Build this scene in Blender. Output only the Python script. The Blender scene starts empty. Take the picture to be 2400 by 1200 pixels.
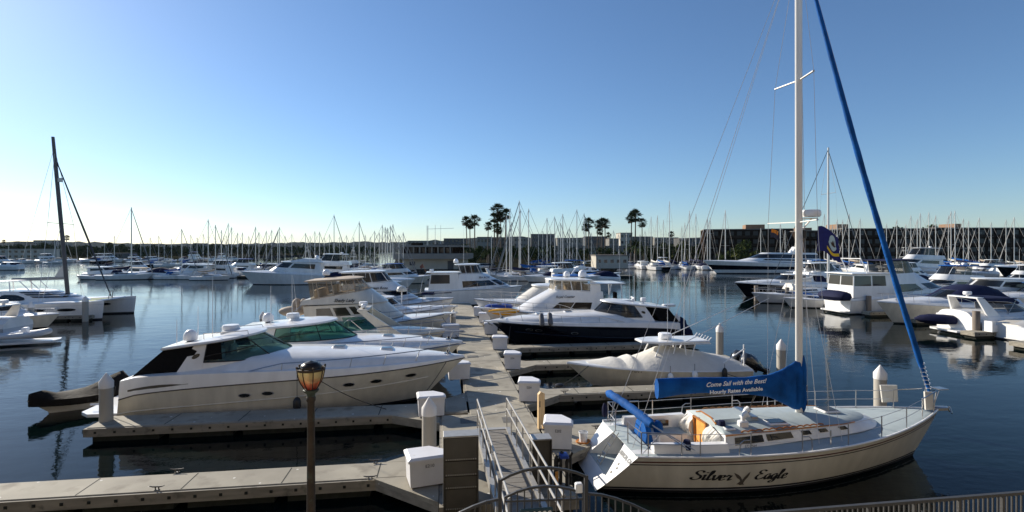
import bpy, bmesh, math, random
from mathutils import Vector, Matrix
rnd = random.Random(7)
SC = bpy.context.scene
COL = SC.collection
R = math.radians
# ---------------------------------------------------------------- camera geometry
F, CH, HY, TH = 1200.0, 6.6, 585.0, R(7.9)
CT, ST = math.cos(TH), math.sin(TH)
def DX(px, D):                       # picture column + distance -> ground point
    a = (px - 1200) / F * D
    return (a * CT + D * ST, -a * ST + D * CT)
def ray(px, py, z):
    return DX(px, F * (CH - z) / (py - HY))
def onY(px, py, Y):                  # point of the vertical plane y = Y seen at a pixel
    r = (px - 1200) / F
    D = Y / (CT - r * ST)
    return (D * (r * CT + ST), CH - (py - HY) * D / F)
def lerp(a, b, t): return a + (b - a) * t
# ---------------------------------------------------------------- materials
MATS = {}
def mat(name, col, rough=.5, metal=0., noise=None, bump=None, coat=0., spec=.5, alpha=None, dirt=None, emit=None, specks=None):
    if name in MATS: return MATS[name]
    m = bpy.data.materials.new(name); m.use_nodes = True
    nt = m.node_tree; b = nt.nodes['Principled BSDF']
    N = nt.nodes.new; Lk = nt.links.new
    b.inputs['Base Color'].default_value = (*col, 1)
    b.inputs['Roughness'].default_value = rough
    b.inputs['Metallic'].default_value = metal
    b.inputs['Specular IOR Level'].default_value = spec
    if coat: b.inputs['Coat Weight'].default_value = coat; b.inputs['Coat Roughness'].default_value = .06
    tc = N('ShaderNodeTexCoord')
    if noise:                                    # noise = (scale, amount) or (scale, amount, stretch vector)
        mp = N('ShaderNodeMapping'); Lk(tc.outputs['Object'], mp.inputs[0])
        if len(noise) > 2: mp.inputs['Scale'].default_value = noise[2]
        nz = N('ShaderNodeTexNoise'); nz.inputs['Scale'].default_value = noise[0]; nz.inputs['Detail'].default_value = 5
        Lk(mp.outputs[0], nz.inputs['Vector'])
        rp = N('ShaderNodeValToRGB'); Lk(nz.outputs['Fac'], rp.inputs[0])
        k = noise[1]
        rp.color_ramp.elements[0].position = .3; rp.color_ramp.elements[1].position = .7
        rp.color_ramp.elements[0].color = (*[c * (1 - k) for c in col], 1)
        rp.color_ramp.elements[1].color = (*[min(1, c * (1 + k * .6)) for c in col], 1)
        out = rp.outputs[0]
        if dirt:                                 # dirt = (scale, colour, threshold)
            n2 = N('ShaderNodeTexNoise'); n2.inputs['Scale'].default_value = dirt[0]; n2.inputs['Detail'].default_value = 8
            Lk(tc.outputs['Object'], n2.inputs['Vector'])
            r2 = N('ShaderNodeValToRGB'); Lk(n2.outputs['Fac'], r2.inputs[0])
            r2.color_ramp.elements[0].position = dirt[2]; r2.color_ramp.elements[1].position = min(1, dirt[2] + .16)
            mx = N('ShaderNodeMix'); mx.data_type = 'RGBA'
            Lk(r2.outputs[0], mx.inputs[0]); Lk(out, mx.inputs[6]); mx.inputs[7].default_value = (*dirt[1], 1)
            out = mx.outputs[2]
        if specks:                               # bird droppings: (scale, colour, radius)
            vo = N('ShaderNodeTexVoronoi'); vo.inputs['Scale'].default_value = specks[0]; Lk(tc.outputs['Object'], vo.inputs['Vector'])
            sp = N('ShaderNodeSeparateColor'); Lk(vo.outputs['Color'], sp.inputs[0])
            ra = N('ShaderNodeMath'); ra.operation = 'MULTIPLY'; ra.inputs[1].default_value = specks[2]; Lk(sp.outputs[0], ra.inputs[0])
            lt = N('ShaderNodeMath'); lt.operation = 'LESS_THAN'; Lk(vo.outputs['Distance'], lt.inputs[0]); Lk(ra.outputs[0], lt.inputs[1])
            m3 = N('ShaderNodeMix'); m3.data_type = 'RGBA'; Lk(lt.outputs[0], m3.inputs[0]); Lk(out, m3.inputs[6]); m3.inputs[7].default_value = (*specks[1], 1); out = m3.outputs[2]
        Lk(out, b.inputs['Base Color'])
    if bump:                                     # bump = (scale, strength, distance)
        n3 = N('ShaderNodeTexNoise'); n3.inputs['Scale'].default_value = bump[0]; n3.inputs['Detail'].default_value = 6
        Lk(tc.outputs['Object'], n3.inputs['Vector'])
        bp = N('ShaderNodeBump'); bp.inputs['Strength'].default_value = bump[1]; bp.inputs['Distance'].default_value = bump[2]
        Lk(n3.outputs['Fac'], bp.inputs['Height']); Lk(bp.outputs[0], b.inputs['Normal'])
    if alpha is not None:
        tr = N('ShaderNodeBsdfTransparent'); tr.inputs[0].default_value = (*alpha[1], 1)
        ms = N('ShaderNodeMixShader'); ms.inputs[0].default_value = alpha[0]
        Lk(b.outputs[0], ms.inputs[1]); Lk(tr.outputs[0], ms.inputs[2])
        Lk(ms.outputs[0], nt.nodes['Material Output'].inputs[0])
    if emit:
        b.inputs['Emission Color'].default_value = (*emit[0], 1); b.inputs['Emission Strength'].default_value = emit[1]
    MATS[name] = m
    return m
GEL = mat('gelcoat_white', (.78, .77, .75), .28, noise=(1.5, .10, (1.3, 1.3, .35)), coat=.3)
GELB = mat('gelcoat_cream', (.66, .61, .52), .3, noise=(1.4, .11, (1.6, 1.6, .25)), coat=.3)
GELG = mat('gelcoat_grey', (.52, .53, .55), .35, noise=(1.5, .06))
BEIGE = mat('hull_warm_white', (.66, .625, .54), .3, noise=(1.6, .13, (1.6, 1.6, .22)), coat=.3, dirt=(.9, (.56, .52, .43), .60))
NAVYH = mat('hull_navy', (.004, .0045, .010), .12, noise=(1.5, .2), coat=.5)
BOOT = mat('bottom_paint_black', (.012, .012, .016), .6, noise=(3, .4))
REDST = mat('stripe_maroon', (.10, .03, .025), .4)
BLKST = mat('stripe_black', (.015, .015, .018), .4)
DECKG = mat('deck_nonskid_grey', (.36, .415, .425), .8, noise=(4, .07), bump=(60, .2, .01))
DARKW = mat('window_dark', (.012, .014, .016), .07, spec=.6)
BRWNW = mat('window_brown', (.035, .026, .018), .08, spec=.6)
TEAL = mat('glass_teal', (.008, .05, .045), .04, alpha=(.60, (.36, .68, .60)), spec=.8)
TEALN = mat('glass_teal_dark', (.006, .028, .027), .04, alpha=(.62, (.46, .64, .60)), spec=.8)
CLEAR = mat('vinyl_clear', (.22, .20, .17), .08, alpha=(.72, (.85, .80, .72)), spec=.6)
SMOKE = mat('glass_smoke', (.02, .022, .025), .06, alpha=(.45, (.42, .42, .42)), spec=.6)
STEEL = mat('stainless_steel', (.42, .42, .43), .28, .9)
ALUM = mat('mast_aluminium', (.62, .60, .56), .38, .35, noise=(.6, .06))
WMAST = mat('mast_white_paint', (.78, .75, .69), .35, noise=(.5, .05))
FWIRE = mat('far_wire', (.20, .20, .20), .6)
MASTD = mat('mast_dark_grey', (.085, .08, .085), .5, noise=(.6, .1))
RAILD = mat('railing_grey', (.07, .068, .066), .5, .3, noise=(6, .12))
WIRE = mat('rigging_wire', (.62, .61, .60), .5, .2)
BLUEC = mat('canvas_blue', (.003, .080, .30), .78, spec=.2, noise=(2.2, .38), bump=(14, .5, .03))
NAVYC = mat('canvas_navy', (.010, .013, .045), .8, spec=.2, noise=(4, .2), bump=(10, .4, .03))
BLACKC = mat('canvas_black', (.006, .0055, .0055), .85, spec=.15, noise=(4, .25), bump=(12, .4, .03))
BROWNC = mat('canvas_brown_black', (.011, .0095, .0085), .85, spec=.15, noise=(4, .35), bump=(7, .6, .04))
TANC = mat('canvas_tan', (.42, .34, .26), .8, noise=(4, .1), bump=(9, .4, .03))
WHTC = mat('canvas_white', (.66, .63, .57), .8, noise=(3, .07), bump=(6, .5, .04))
TEAK = mat('teak_varnished', (.42, .16, .035), .35, noise=(9, .35, (.3, 4, 1)))
TEAKL = mat('companion_wood', (.78, .36, .085), .4, noise=(8, .2, (4, .4, 1)))
PLANK = mat('raw_plank', (.66, .46, .24), .7, noise=(6, .18, (4, 4, .3)))
CONC = mat('dock_concrete', (.315, .285, .225), .85, noise=(.8, .24), dirt=(1.7, (.20, .175, .135), .54), bump=(25, .25, .01), specks=(2.6, (.62, .60, .55), .13))
WALER = mat('dock_waler', (.28, .25, .20), .85, noise=(2.5, .28, (.4, 2, 3)), dirt=(3, (.10, .09, .07), .58))
FLOATM = mat('dock_float_slime', (.016, .018, .013), .9, noise=(5, .5))
PILEM = mat('pile_concrete', (.40, .37, .32), .85, noise=(1.2, .14, (2, 2, .5)), dirt=(1.6, (.27, .24, .20), .60), bump=(30, .2, .01))
PILEG = mat('pile_weathered', (.24, .20, .165), .9, noise=(1.5, .25, (3, 3, .4)))
CAPM = mat('pile_cap_white', (.74, .71, .68), .5, noise=(3, .06))
BOXW = mat('dock_box_fibreglass', (.72, .71, .72), .45, noise=(2.5, .06), dirt=(4, (.5, .45, .38), .66))
GREYP = mat('galvanised_panel', (.085, .076, .062), .55, .2, noise=(2.5, .22), dirt=(5, (.08, .07, .055), .6))
RAMPM = mat('gangway_deck', (.17, .155, .135), .8, noise=(4, .15), bump=(40, .4, .01))
GALV = mat('galvanised_rail', (.42, .40, .37), .45, .5, noise=(6, .12))
IRON = mat('painted_fence_iron', (.055, .055, .058), .45, .3, noise=(6, .15))
BRONZE = mat('lamp_bronze', (.042, .028, .018), .5, .35, noise=(7, .4), dirt=(9, (.05, .06, .045), .55))
RUBBER = mat('black_rubber', (.012, .012, .013), .5)
ROPE = mat('rope_dark', (.05, .045, .04), .9)
ROPEO = mat('rope_orange', (.55, .20, .04), .9, noise=(20, .3))
YELL = mat('kayak_yellow', (.80, .38, .02), .4, noise=(3, .08))
BLUEP = mat('plastic_blue', (.02, .06, .30), .5)
SEATM = mat('seat_vinyl', (.52, .44, .34), .6)
PINK = mat('hypalon_white', (.62, .62, .62), .6)
ENGM = mat('outboard_black', (.012, .014, .018), .22, coat=.5)
PLASTW = mat('plastic_white', (.82, .82, .82), .35)
# ---------------------------------------------------------------- mesh builder
class MB:
    def __init__(s): s.v = []; s.f = []; s.m = []; s.ms = []
    def mi(s, m):
        if m not in s.ms: s.ms.append(m)
        return s.ms.index(m)
    def face(s, ids, m): s.f.append(tuple(ids)); s.m.append(s.mi(m))
    def poly(s, pts, m):
        n = len(s.v); s.v += [tuple(p) for p in pts]; s.face(range(n, n + len(pts)), m)
    def loft(s, rings, m, closed=True, c0=True, c1=True, mf=None):
        n = len(s.v); k = len(rings[0])
        for r in rings: s.v += [tuple(p) for p in r]
        for i in range(len(rings) - 1):
            for j in range(k if closed else k - 1):
                a = n + i * k + j; b = n + i * k + (j + 1) % k
                s.face((a, b, b + k, a + k), mf(i, j) if mf else m)
        if closed and c0: s.face(range(n, n + k), mf(0, 0) if mf else m)
        if closed and c1: s.face([n + (len(rings) - 1) * k + j for j in range(k)], mf(len(rings) - 2, 0) if mf else m)
    def box(s, x0, x1, y0, y1, z0, z1, m, ch=0.):
        def rg(z, i, c):
            a, b, d, e = x0 + i, x1 - i, y0 + i, y1 - i
            if not c: return [(a, d, z), (b, d, z), (b, e, z), (a, e, z)]
            return [(a + c, d, z), (b - c, d, z), (b, d + c, z), (b, e - c, z), (b - c, e, z), (a + c, e, z), (a, e - c, z), (a, d + c, z)]
        if ch: s.loft([rg(z0, 0, ch), rg(z1 - ch, 0, ch), rg(z1, ch, ch * .6)], m)
        else: s.loft([rg(z0, 0, 0), rg(z1, 0, 0)], m)
    def tube(s, pts, r, m, n=6):
        pts = [Vector(p) for p in pts]; k = len(pts); rings = []
        up = None
        for i, p in enumerate(pts):
            d = (pts[min(i + 1, k - 1)] - pts[max(i - 1, 0)])
            if d.length < 1e-9: d = Vector((0, 0, 1))
            d.normalize()
            if up is None: up = d.cross(Vector((0, 0, 1)) if abs(d.z) < .9 else Vector((1, 0, 0))).normalized()
            a = (up - d * up.dot(d)).normalized(); b = d.cross(a); up = a
            rr = r[i] if isinstance(r, (list, tuple)) else r
            rings.append([p + (a * math.cos(2 * math.pi * j / n) + b * math.sin(2 * math.pi * j / n)) * rr for j in range(n)])
        s.loft(rings, m)
    def bar(s, p, q, w, h, m, up=(0, 0, 1)):
        p, q = Vector(p), Vector(q); d = (q - p).normalized(); u = Vector(up)
        if abs(d.dot(u)) > .99: u = Vector((1, 0, 0))
        a = d.cross(u).normalized() * (w / 2); b = a.cross(d).normalized() * (h / 2)
        s.loft([[e + a + b, e - a + b, e - a - b, e + a - b] for e in (p, q)], m)
    def lathe(s, prof, c, m, n=12, mf=None):
        s.loft([[(c[0] + r * math.cos(2 * math.pi * j / n), c[1] + r * math.sin(2 * math.pi * j / n), c[2] + z) for j in range(n)] for r, z in prof], m, mf=mf)
    def ell(s, c, rx, ry, rz, m, n=10, k=6, lo=-1.):
        pr = []
        for i in range(k + 1):
            a = lerp(math.asin(lo), math.pi / 2, i / k); pr.append((max(.02, math.cos(a)), math.sin(a)))
        s.loft([[(c[0] + rx * q * math.cos(2 * math.pi * j / n), c[1] + ry * q * math.sin(2 * math.pi * j / n), c[2] + rz * z) for j in range(n)] for q, z in pr], m)
    def prism(s, poly, y0, y1, m, fn=None):      # (x, z) outline extruded along y
        fn = fn or (lambda x, y, z: (x, y, z))
        s.loft([[fn(x, y, z) for x, z in poly] for y in (y0, y1)], m)
    def build(s, name, parent=None, smooth=38, recalc=True):
        me = bpy.data.meshes.new(name); me.from_pydata([tuple(v) for v in s.v], [], s.f)
        for m in s.ms: me.materials.append(m)
        me.polygons.foreach_set('material_index', s.m)
        if recalc:
            bm = bmesh.new(); bm.from_mesh(me); bmesh.ops.recalc_face_normals(bm, faces=bm.faces); bm.to_mesh(me); bm.free()
        if smooth:
            me.polygons.foreach_set('use_smooth', [True] * len(me.polygons))
            me.set_sharp_from_angle(angle=R(smooth))
        me.update()
        o = bpy.data.objects.new(name, me); COL.objects.link(o)
        if parent: o.parent = parent
        return o
def tag(o, label=None, cat=None, group=None, kind=None):
    if label: o['label'] = label
    if cat: o['category'] = cat
    if group: o['group'] = group
    if kind: o['kind'] = kind
    return o
def empty(name, loc, rz=0., label=None, cat=None, group=None):
    o = bpy.data.objects.new(name, None); COL.objects.link(o); o.location = loc; o.rotation_euler = (0, 0, rz); o.empty_display_size = .3
    return tag(o, label, cat, group)
def copy_tree(o, parent=None):
    c = o.copy(); COL.objects.link(c)
    if parent: c.parent = parent
    for ch in list(o.children): copy_tree(ch, c)
    return c
# ---------------------------------------------------------------- hulls
class Hull:
    z0 = -.12
    def __init__(s, L, B, fs, fb, Lw=None, tm=.45, st=.88, pw=2.3, wl=.86, wst=None, wpw=1.5, rake=0., draft=.45, fp=1., shp=2., rp=1., dip=0., xo=0.):
        s.L, s.B, s.fs, s.fb = L, B, fs, fb; s.Lw = Lw or L * .88; s.tm, s.st, s.pw, s.wl = tm, st, pw, wl
        s.wst = wst or st; s.wpw, s.rake, s.draft, s.fp, s.shp, s.rp, s.dip, s.xo = wpw, rake, draft, fp, shp, rp, dip, xo
    def A(s, z): return s.Lw + (s.L - s.Lw) * max(0, min(1.3, z / s.fb)) ** s.rp
    def sh(s, t): return s.fs + (s.fb - s.fs) * t ** s.shp - s.dip * math.sin(math.pi * t)
    def _b(s, t, st, pw):
        if t < s.tm: return st + (1 - st) * math.sin(math.pi / 2 * t / s.tm)
        return max(0., 1 - ((t - s.tm) / (1 - s.tm)) ** pw)
    def hb(s, t): return s.B / 2 * s._b(t, s.st, s.pw)
    def wb(s, t): return s.B / 2 * s.wl * s._b(t, s.wst, s.wpw)
    def xz(s, t, z): return s.xo + t * s.A(z) + (1 - t) * s.rake * z
    def P(s, t, u, sd):
        z = s.z0 + (s.sh(t) - s.z0) * u
        return (s.xz(t, z), sd * lerp(s.wb(t), s.hb(t), max(0, u) ** s.fp), z)
    def sheer(s, t, sd, inset=0., dz=0.):
        z = s.sh(t); return (s.xz(t, z), sd * max(0, s.hb(t) - inset), z + dz)
    def at(s, x, z, sd, eps=0.):                 # point of the side above (x, z)
        k = s.rake * z; t = max(0, min(1, (x - s.xo - k) / (s.A(z) - k))); u = (z - s.z0) / (s.sh(t) - s.z0)
        return (x, sd * (lerp(s.wb(t), s.hb(t), max(0, u) ** s.fp) + eps), z)
    def tx(s, x):                                # t of the sheer point at x
        lo, hi = 0., 1.
        for _ in range(30):
            m = (lo + hi) / 2
            if s.xz(m, s.sh(m)) < x: lo = m
            else: hi = m
        return lo
    def mesh(s, mb, rows, keel, nt=26, transom=None, cap=True):
        """rows: list of (kind 'z'/'u', value, material of the band above)"""
        ts = [1 - (1 - i / nt) ** 1.25 for i in range(nt + 1)]; ts[-1] = .9995
        grid = []
        for t in ts:
            half = []
            for k, val, m in rows:
                u = (val - s.z0) / (s.sh(t) - s.z0) if k == 'z' else val
                half.append((t, u))
            grid.append(half)
        n = len(rows)
        for i in range(nt):
            for sd in (-1, 1):
                for j in range(n - 1):
                    a, b = grid[i][j], grid[i][j + 1]; c, d = grid[i + 1][j + 1], grid[i + 1][j]
                    mb.poly([s.P(*a, sd), s.P(*b, sd), s.P(*c, sd), s.P(*d, sd)], rows[j][2])
                k0 = (s.xz(ts[i], -s.draft), 0, -s.draft * (1 - ts[i] ** 4)); k1 = (s.xz(ts[i + 1], -s.draft), 0, -s.draft * (1 - ts[i + 1] ** 4))
                mb.poly([k0, s.P(*grid[i][0], sd), s.P(*grid[i + 1][0], sd), k1], keel)
        if cap:
            g = grid[0]
            for j in range(n - 1):
                mb.poly([s.P(*g[j], -1), s.P(*g[j], 1), s.P(*g[j + 1], 1), s.P(*g[j + 1], -1)], transom or rows[j][2])
        return s
    def rim(s, mb, m, r=.04, dz=0., t0=0., t1=1., n=24, inset=0.):
        for sd in (-1, 1):
            mb.tube([s.sheer(lerp(t0, t1, i / n), sd, inset, dz) for i in range(n + 1)], r, m, 6)
    def deck(s, mb, prof, m, ts=None, n=26, mf=None):
        ts = ts or [i / n for i in range(n)] + [.9995]
        rings = []
        for t in ts:
            pr = prof(t); hb = s.hb(t); z = s.sh(t); x = s.xz(t, z)
            h = [(x, -hb * a, z + dz) for a, dz in pr]
            rings.append(h + [(p[0], -p[1], p[2]) for p in reversed(h[:-1])])
        mb.loft(rings, m, closed=False, mf=mf)
        mb.poly(rings[0], m)
def weld(o, d=.0008):
    bm = bmesh.new(); bm.from_mesh(o.data); bmesh.ops.remove_doubles(bm, verts=bm.verts, dist=d)
    bmesh.ops.recalc_face_normals(bm, faces=bm.faces); bm.to_mesh(o.data); bm.free()
    o.data.polygons.foreach_set('use_smooth', [True] * len(o.data.polygons)); o.data.set_sharp_from_angle(angle=R(32)); return o
# ---------------------------------------------------------------- plan-shaped superstructures
# ring = (z_aft, z_front, x_aft, x_front, half_width_aft, half_width_front, nose_length)
N0 = .42
def ol(r, s):
    za, zf, xa, xf, ha, hf, nl = r; a = abs(s); sg = 1 if s >= 0 else -1
    if a < N0:
        p = a / N0 * math.pi / 2; x = xf - nl * (1 - math.cos(p)); y = hf * math.sin(p)
    else:
        q = (a - N0) / (1 - N0); x = lerp(xf - nl, xa, q); y = lerp(hf, ha, q)
    return Vector((x, sg * y, lerp(za, zf, (x - xa) / max(1e-6, xf - xa))))
def ringpts(r, n=14): return [ol(r, -1 + i / n) for i in range(2 * n + 1)]
def house(mb, rings, m, n=14, c0=False, c1=True, mf=None): mb.loft([ringpts(r, n) for r in rings], m, True, c0, c1, mf)
def sv(rA, rB, s, v, eps=0.):
    p = ol(rA, s).lerp(ol(rB, s), v)
    if eps:
        d = .01; e = ol(rA, s + d).lerp(ol(rB, s + d), v) - ol(rA, s - d).lerp(ol(rB, s - d), v)
        up = ol(rB, s) - ol(rA, s); nn = e.cross(up)
        if nn.length > 1e-9:
            nn.normalize()
            if nn.dot(Vector((p.x - (rA[2] + rA[3]) / 2, p.y, 0))) < 0: nn = -nn
            p = p + nn * eps
    return p
def pane(mb, rA, rB, s0, s1, v0, v1, m, eps=.012, n=6, sl0=0., sl1=0., rnd_=0.):
    """patch of a wall between rings; sl0/sl1 shift the top corners along s; rnd_ rounds the ends"""
    lo, hi = [], []
    for i in range(n + 1):
        q = i / n; k = 0.
        if rnd_:
            e = min(q, 1 - q) / rnd_
            if e < 1: k = 1 - math.sqrt(max(0, 1 - (1 - e) ** 2))
        a, b = v0 + (v1 - v0) * .5 * k, v1 - (v1 - v0) * .5 * k
        lo.append(sv(rA, rB, lerp(s0, s1, q), a, eps)); hi.append(sv(rA, rB, lerp(s0 + sl0, s1 + sl1, q), b, eps))
    mb.loft([lo, hi], m, closed=False)
def both(mb, rA, rB, s0, s1, v0, v1, m, **k):
    pane(mb, rA, rB, s0, s1, v0, v1, m, **k)
    k['sl0'], k['sl1'] = -k.get('sl0', 0), -k.get('sl1', 0); pane(mb, rA, rB, -s0, -s1, v0, v1, m, **k)
def roof(mb, r, m, th=.12, over=.06, crown=.10, n=14):
    za, zf, xa, xf, ha, hf, nl = r
    def g(dz, o): return (za + dz, zf + dz, xa - o, xf + o, max(.05, ha + o), max(.05, hf + o), max(.05, nl + o * .5))
    house(mb, [g(0, over - .05), g(th * .35, over), g(th, over - .03), g(th + crown * .6, -min(ha, hf) * .25), g(th + crown, -min(ha, hf) * .6)], m, n, True, True)
def rail(mb, h, t0, t1, hgt, k, m, inset=.1, r=.018, lean=.0, mid=False, sides=(-1, 1), dz=0., n=14):
    for sd in sides:
        top = []
        for i in range(n + 1):
            t = lerp(t0, t1, i / n); p = h.sheer(t, sd, inset); f = min(1, i / n * 5)
            top.append((p[0] + lean * i / n, p[1], p[2] + dz + hgt * (.35 + .65 * f) if i < 3 else p[2] + dz + hgt))
        mb.tube(top, r, m, 5)
        if mid: mb.tube([(p[0], p[1], p[2] - hgt * .5) for p in top[2:]], r * .7, m, 4)
        for i in range(k):
            q = int((i + .5) / k * n); t = lerp(t0, t1, q / n)
            mb.tube([h.sheer(t, sd, inset, dz - .02), top[q]], r * .8, m, 5)
    if len(sides) == 2 and t1 > .95: pass
def dome(mb, c, r, m, h=None): mb.lathe([(r * .8, 0), (r, .12 * r), (r, .6 * r), (r * .93, 1.0 * r), (r * .7, 1.4 * r), (r * .35, 1.62 * r), (.02, 1.68 * r)], c, m, 14)
def whip(mb, p, h, m, lean=(0, 0), r=.016): mb.tube([p, (p[0] + lean[0], p[1] + lean[1], p[2] + h)], [r, r * .5], m, 5)
def radar(mb, c, r, m): mb.lathe([(r * .9, 0), (r, .05), (r, .2), (r * .9, .25), (.02, .26)], c, m, 14)
# ---------------------------------------------------------------- lettering
def text2d(s, size, shear=0., bold=0., align='CENTER'):
    cu = bpy.data.curves.new('tmp', 'FONT'); cu.body = s; cu.size = size; cu.shear = shear; cu.offset = bold; cu.align_x = align; cu.resolution_u = 3
    o = bpy.data.objects.new('tmp', cu); me = bpy.data.meshes.new_from_object(o)
    vs = [tuple(v.co) for v in me.vertices]; fs = [tuple(p.vertices) for p in me.polygons]
    bpy.data.objects.remove(o); bpy.data.curves.remove(cu); bpy.data.meshes.remove(me)
    return vs, fs
def lettering(name, s, size, fn, m, parent, shear=0., bold=0., align='CENTER', label=None):
    vs, fs = text2d(s, size, shear, bold, align)
    mb = MB(); mb.v = [fn(v[0], v[1]) for v in vs]
    for f in fs: mb.face(f, m)
    o = mb.build(name, parent, smooth=0, recalc=False)
    return tag(o, label) if label else o
def pen(strokes, fn, m, mb, w0=.09, w1=.035, ang=.9):
    """broad-pen strokes (polylines in a unit box) laid as ribbons through fn"""
    for st in strokes:
        pts = []
        n = len(st) - 1
        for i in range(n):                      # Catmull-Rom
            p0, p1, p2, p3 = st[max(0, i - 1)], st[i], st[i + 1], st[min(n, i + 2)]
            for q in range(6):
                t = q / 6
                pts.append(tuple(.5 * ((2 * p1[k]) + (-p0[k] + p2[k]) * t + (2 * p0[k] - 5 * p1[k] + 4 * p2[k] - p3[k]) * t * t + (-p0[k] + 3 * p1[k] - 3 * p2[k] + p3[k]) * t ** 3) for k in (0, 1)))
        pts.append(tuple(st[-1]))
        L, Rr = [], []
        for i, p in enumerate(pts):
            a, b = pts[max(0, i - 1)], pts[min(len(pts) - 1, i + 1)]
            dx, dy = b[0] - a[0], b[1] - a[1]; l = math.hypot(dx, dy) or 1
            th = math.atan2(dy, dx); w = lerp(w1, w0, abs(math.sin(th - .35)) ** 1.2) / 2
            L.append(fn(p[0] - dy / l * w, p[1] + dx / l * w)); Rr.append(fn(p[0] + dy / l * w, p[1] - dx / l * w))
        mb.loft([L, Rr], m, closed=False)
# ================================================================ world, sun, camera
SUN_AZ, SUN_EL = R(-44), R(24)        # compass angle from +Y towards +X
w = bpy.data.worlds.new('World'); SC.world = w; w.use_nodes = True
sky = w.node_tree.nodes.new('ShaderNodeTexSky'); sky.sky_type = 'NISHITA'; sky.sun_disc = False
sky.sun_elevation = SUN_EL; sky.sun_rotation = SUN_AZ
sky.air_density = 1.0; sky.dust_density = .18; sky.ozone_density = 5.5; sky.altitude = 0
bg = w.node_tree.nodes['Background']; bg.inputs[1].default_value = .090
w.node_tree.links.new(sky.outputs[0], bg.inputs[0])
sd = bpy.data.lights.new('sun', 'SUN'); sd.energy = 5.0; sd.angle = R(.55); sd.color = (1, .92, .79)
so = bpy.data.objects.new('sun', sd); COL.objects.link(so)
sv_ = Vector((math.sin(SUN_AZ) * math.cos(SUN_EL), math.cos(SUN_AZ) * math.cos(SUN_EL), math.sin(SUN_EL)))
so.rotation_euler = (-sv_).to_track_quat('-Z', 'Y').to_euler(); so.location = (-30, 30, 40)
cd = bpy.data.cameras.new('camera'); cd.sensor_width = 36; cd.lens = 18; cd.shift_y = -15 / 2400; cd.clip_end = 20000; cd.clip_start = .1
co = bpy.data.objects.new('camera', cd); COL.objects.link(co); co.location = (0, 0, CH); co.rotation_euler = (R(90), 0, -TH); SC.camera = co
SC.view_settings.view_transform = 'Standard'; SC.view_settings.look = 'None'; SC.view_settings.exposure = .55; SC.view_settings.gamma = 1
SC.cycles.max_bounces = 7; SC.cycles.glossy_bounces = 4; SC.cycles.transparent_max_bounces = 16; SC.cycles.transmission_bounces = 4
SC.cycles.use_denoising = True; SC.cycles.caustics_reflective = False; SC.cycles.caustics_refractive = False
SC.cycles.sample_clamp_indirect = 4

def structure(o): o['kind'] = 'structure'; return o
# ---------------------------------------------------------------- water
def water_material():
    m = bpy.data.materials.new('harbour_water'); m.use_nodes = True; nt = m.node_tree; N = nt.nodes.new; Lk = nt.links.new
    b = nt.nodes['Principled BSDF']
    b.inputs['Base Color'].default_value = (.0012, .0045, .0045, 1); b.inputs['Roughness'].default_value = .03; b.inputs['IOR'].default_value = 1.20
    tc = N('ShaderNodeTexCoord')
    def noise(scale, rot, sx, sy, det):
        mp = N('ShaderNodeMapping'); mp.inputs['Rotation'].default_value = (0, 0, rot); mp.inputs['Scale'].default_value = (sx, sy, 1)
        Lk(tc.outputs['Object'], mp.inputs[0])
        n = N('ShaderNodeTexNoise'); n.inputs['Scale'].default_value = scale; n.inputs['Detail'].default_value = det; Lk(mp.outputs[0], n.inputs['Vector']); return n.outputs['Fac']
    def math_(op, a, bb):
        n = N('ShaderNodeMath'); n.operation = op
        for i, q in enumerate((a, bb)):
            if isinstance(q, (int, float)): n.inputs[i].default_value = q
            else: Lk(q, n.inputs[i])
        return n.outputs[0]
    big = noise(.55, .5, 1, 1.8, 2); small = noise(2.3, -.3, 1, 1.7, 3); tiny = noise(7, .2, 1, 1.5, 2)
    patch = noise(.035, .2, 1, 2.6, 3)
    rp = N('ShaderNodeValToRGB'); rp.color_ramp.elements[0].position = .38; rp.color_ramp.elements[1].position = .66
    rp.color_ramp.elements[0].color = (.30, .30, .30, 1); rp.color_ramp.elements[1].color = (1, 1, 1, 1); Lk(patch, rp.inputs[0])
    h = math_('ADD', math_('MULTIPLY', big, .024), math_('ADD', math_('MULTIPLY', small, .0085), math_('MULTIPLY', tiny, .0022)))
    h = math_('MULTIPLY', h, rp.outputs[0])
    bp = N('ShaderNodeBump'); bp.inputs['Strength'].default_value = 1; bp.inputs['Distance'].default_value = 1.0
    Lk(h, bp.inputs['Height']); Lk(bp.outputs[0], b.inputs['Normal'])
    return m
mb = MB(); mb.poly([(-6000, -400, 0), (6000, -400, 0), (6000, 9000, 0), (-6000, 9000, 0)], water_material())
structure(mb.build('water', smooth=0))
# ---------------------------------------------------------------- land
SOIL = mat('shore_ground', (.022, .023, .015), .95, spec=0, noise=(.08, .3), dirt=(.3, (.03, .028, .02), .5))
RIPRAP = mat('shore_stones', (.05, .047, .042), .95, spec=0, noise=(1.2, .5), bump=(1.2, 1, .3))
def land(pts, z, name):
    mb = MB(); n = len(pts)
    lo = [(x, y, -1.5) for x, y in pts]
    cx = sum(p[0] for p in pts) / n; cy = sum(p[1] for p in pts) / n
    hi = []
    for x, y in pts:
        d = math.hypot(cx - x, cy - y); hi.append((x + (cx - x) / d * 2.2, y + (cy - y) / d * 2.2, z))
    mb.loft([lo, hi], RIPRAP, True, False, False); mb.poly(hi, SOIL)
    return structure(mb.build(name, smooth=0))
land([DX(905, 135), DX(1010, 131), DX(1245, 131), DX(1300, 160), DX(1400, 168), DX(1480, 186), DX(1650, 206), DX(2000, 216), DX(2500, 222), DX(2900, 260), DX(2900, 2600), DX(940, 2600), DX(930, 620)], 1.4, 'shore')
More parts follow.
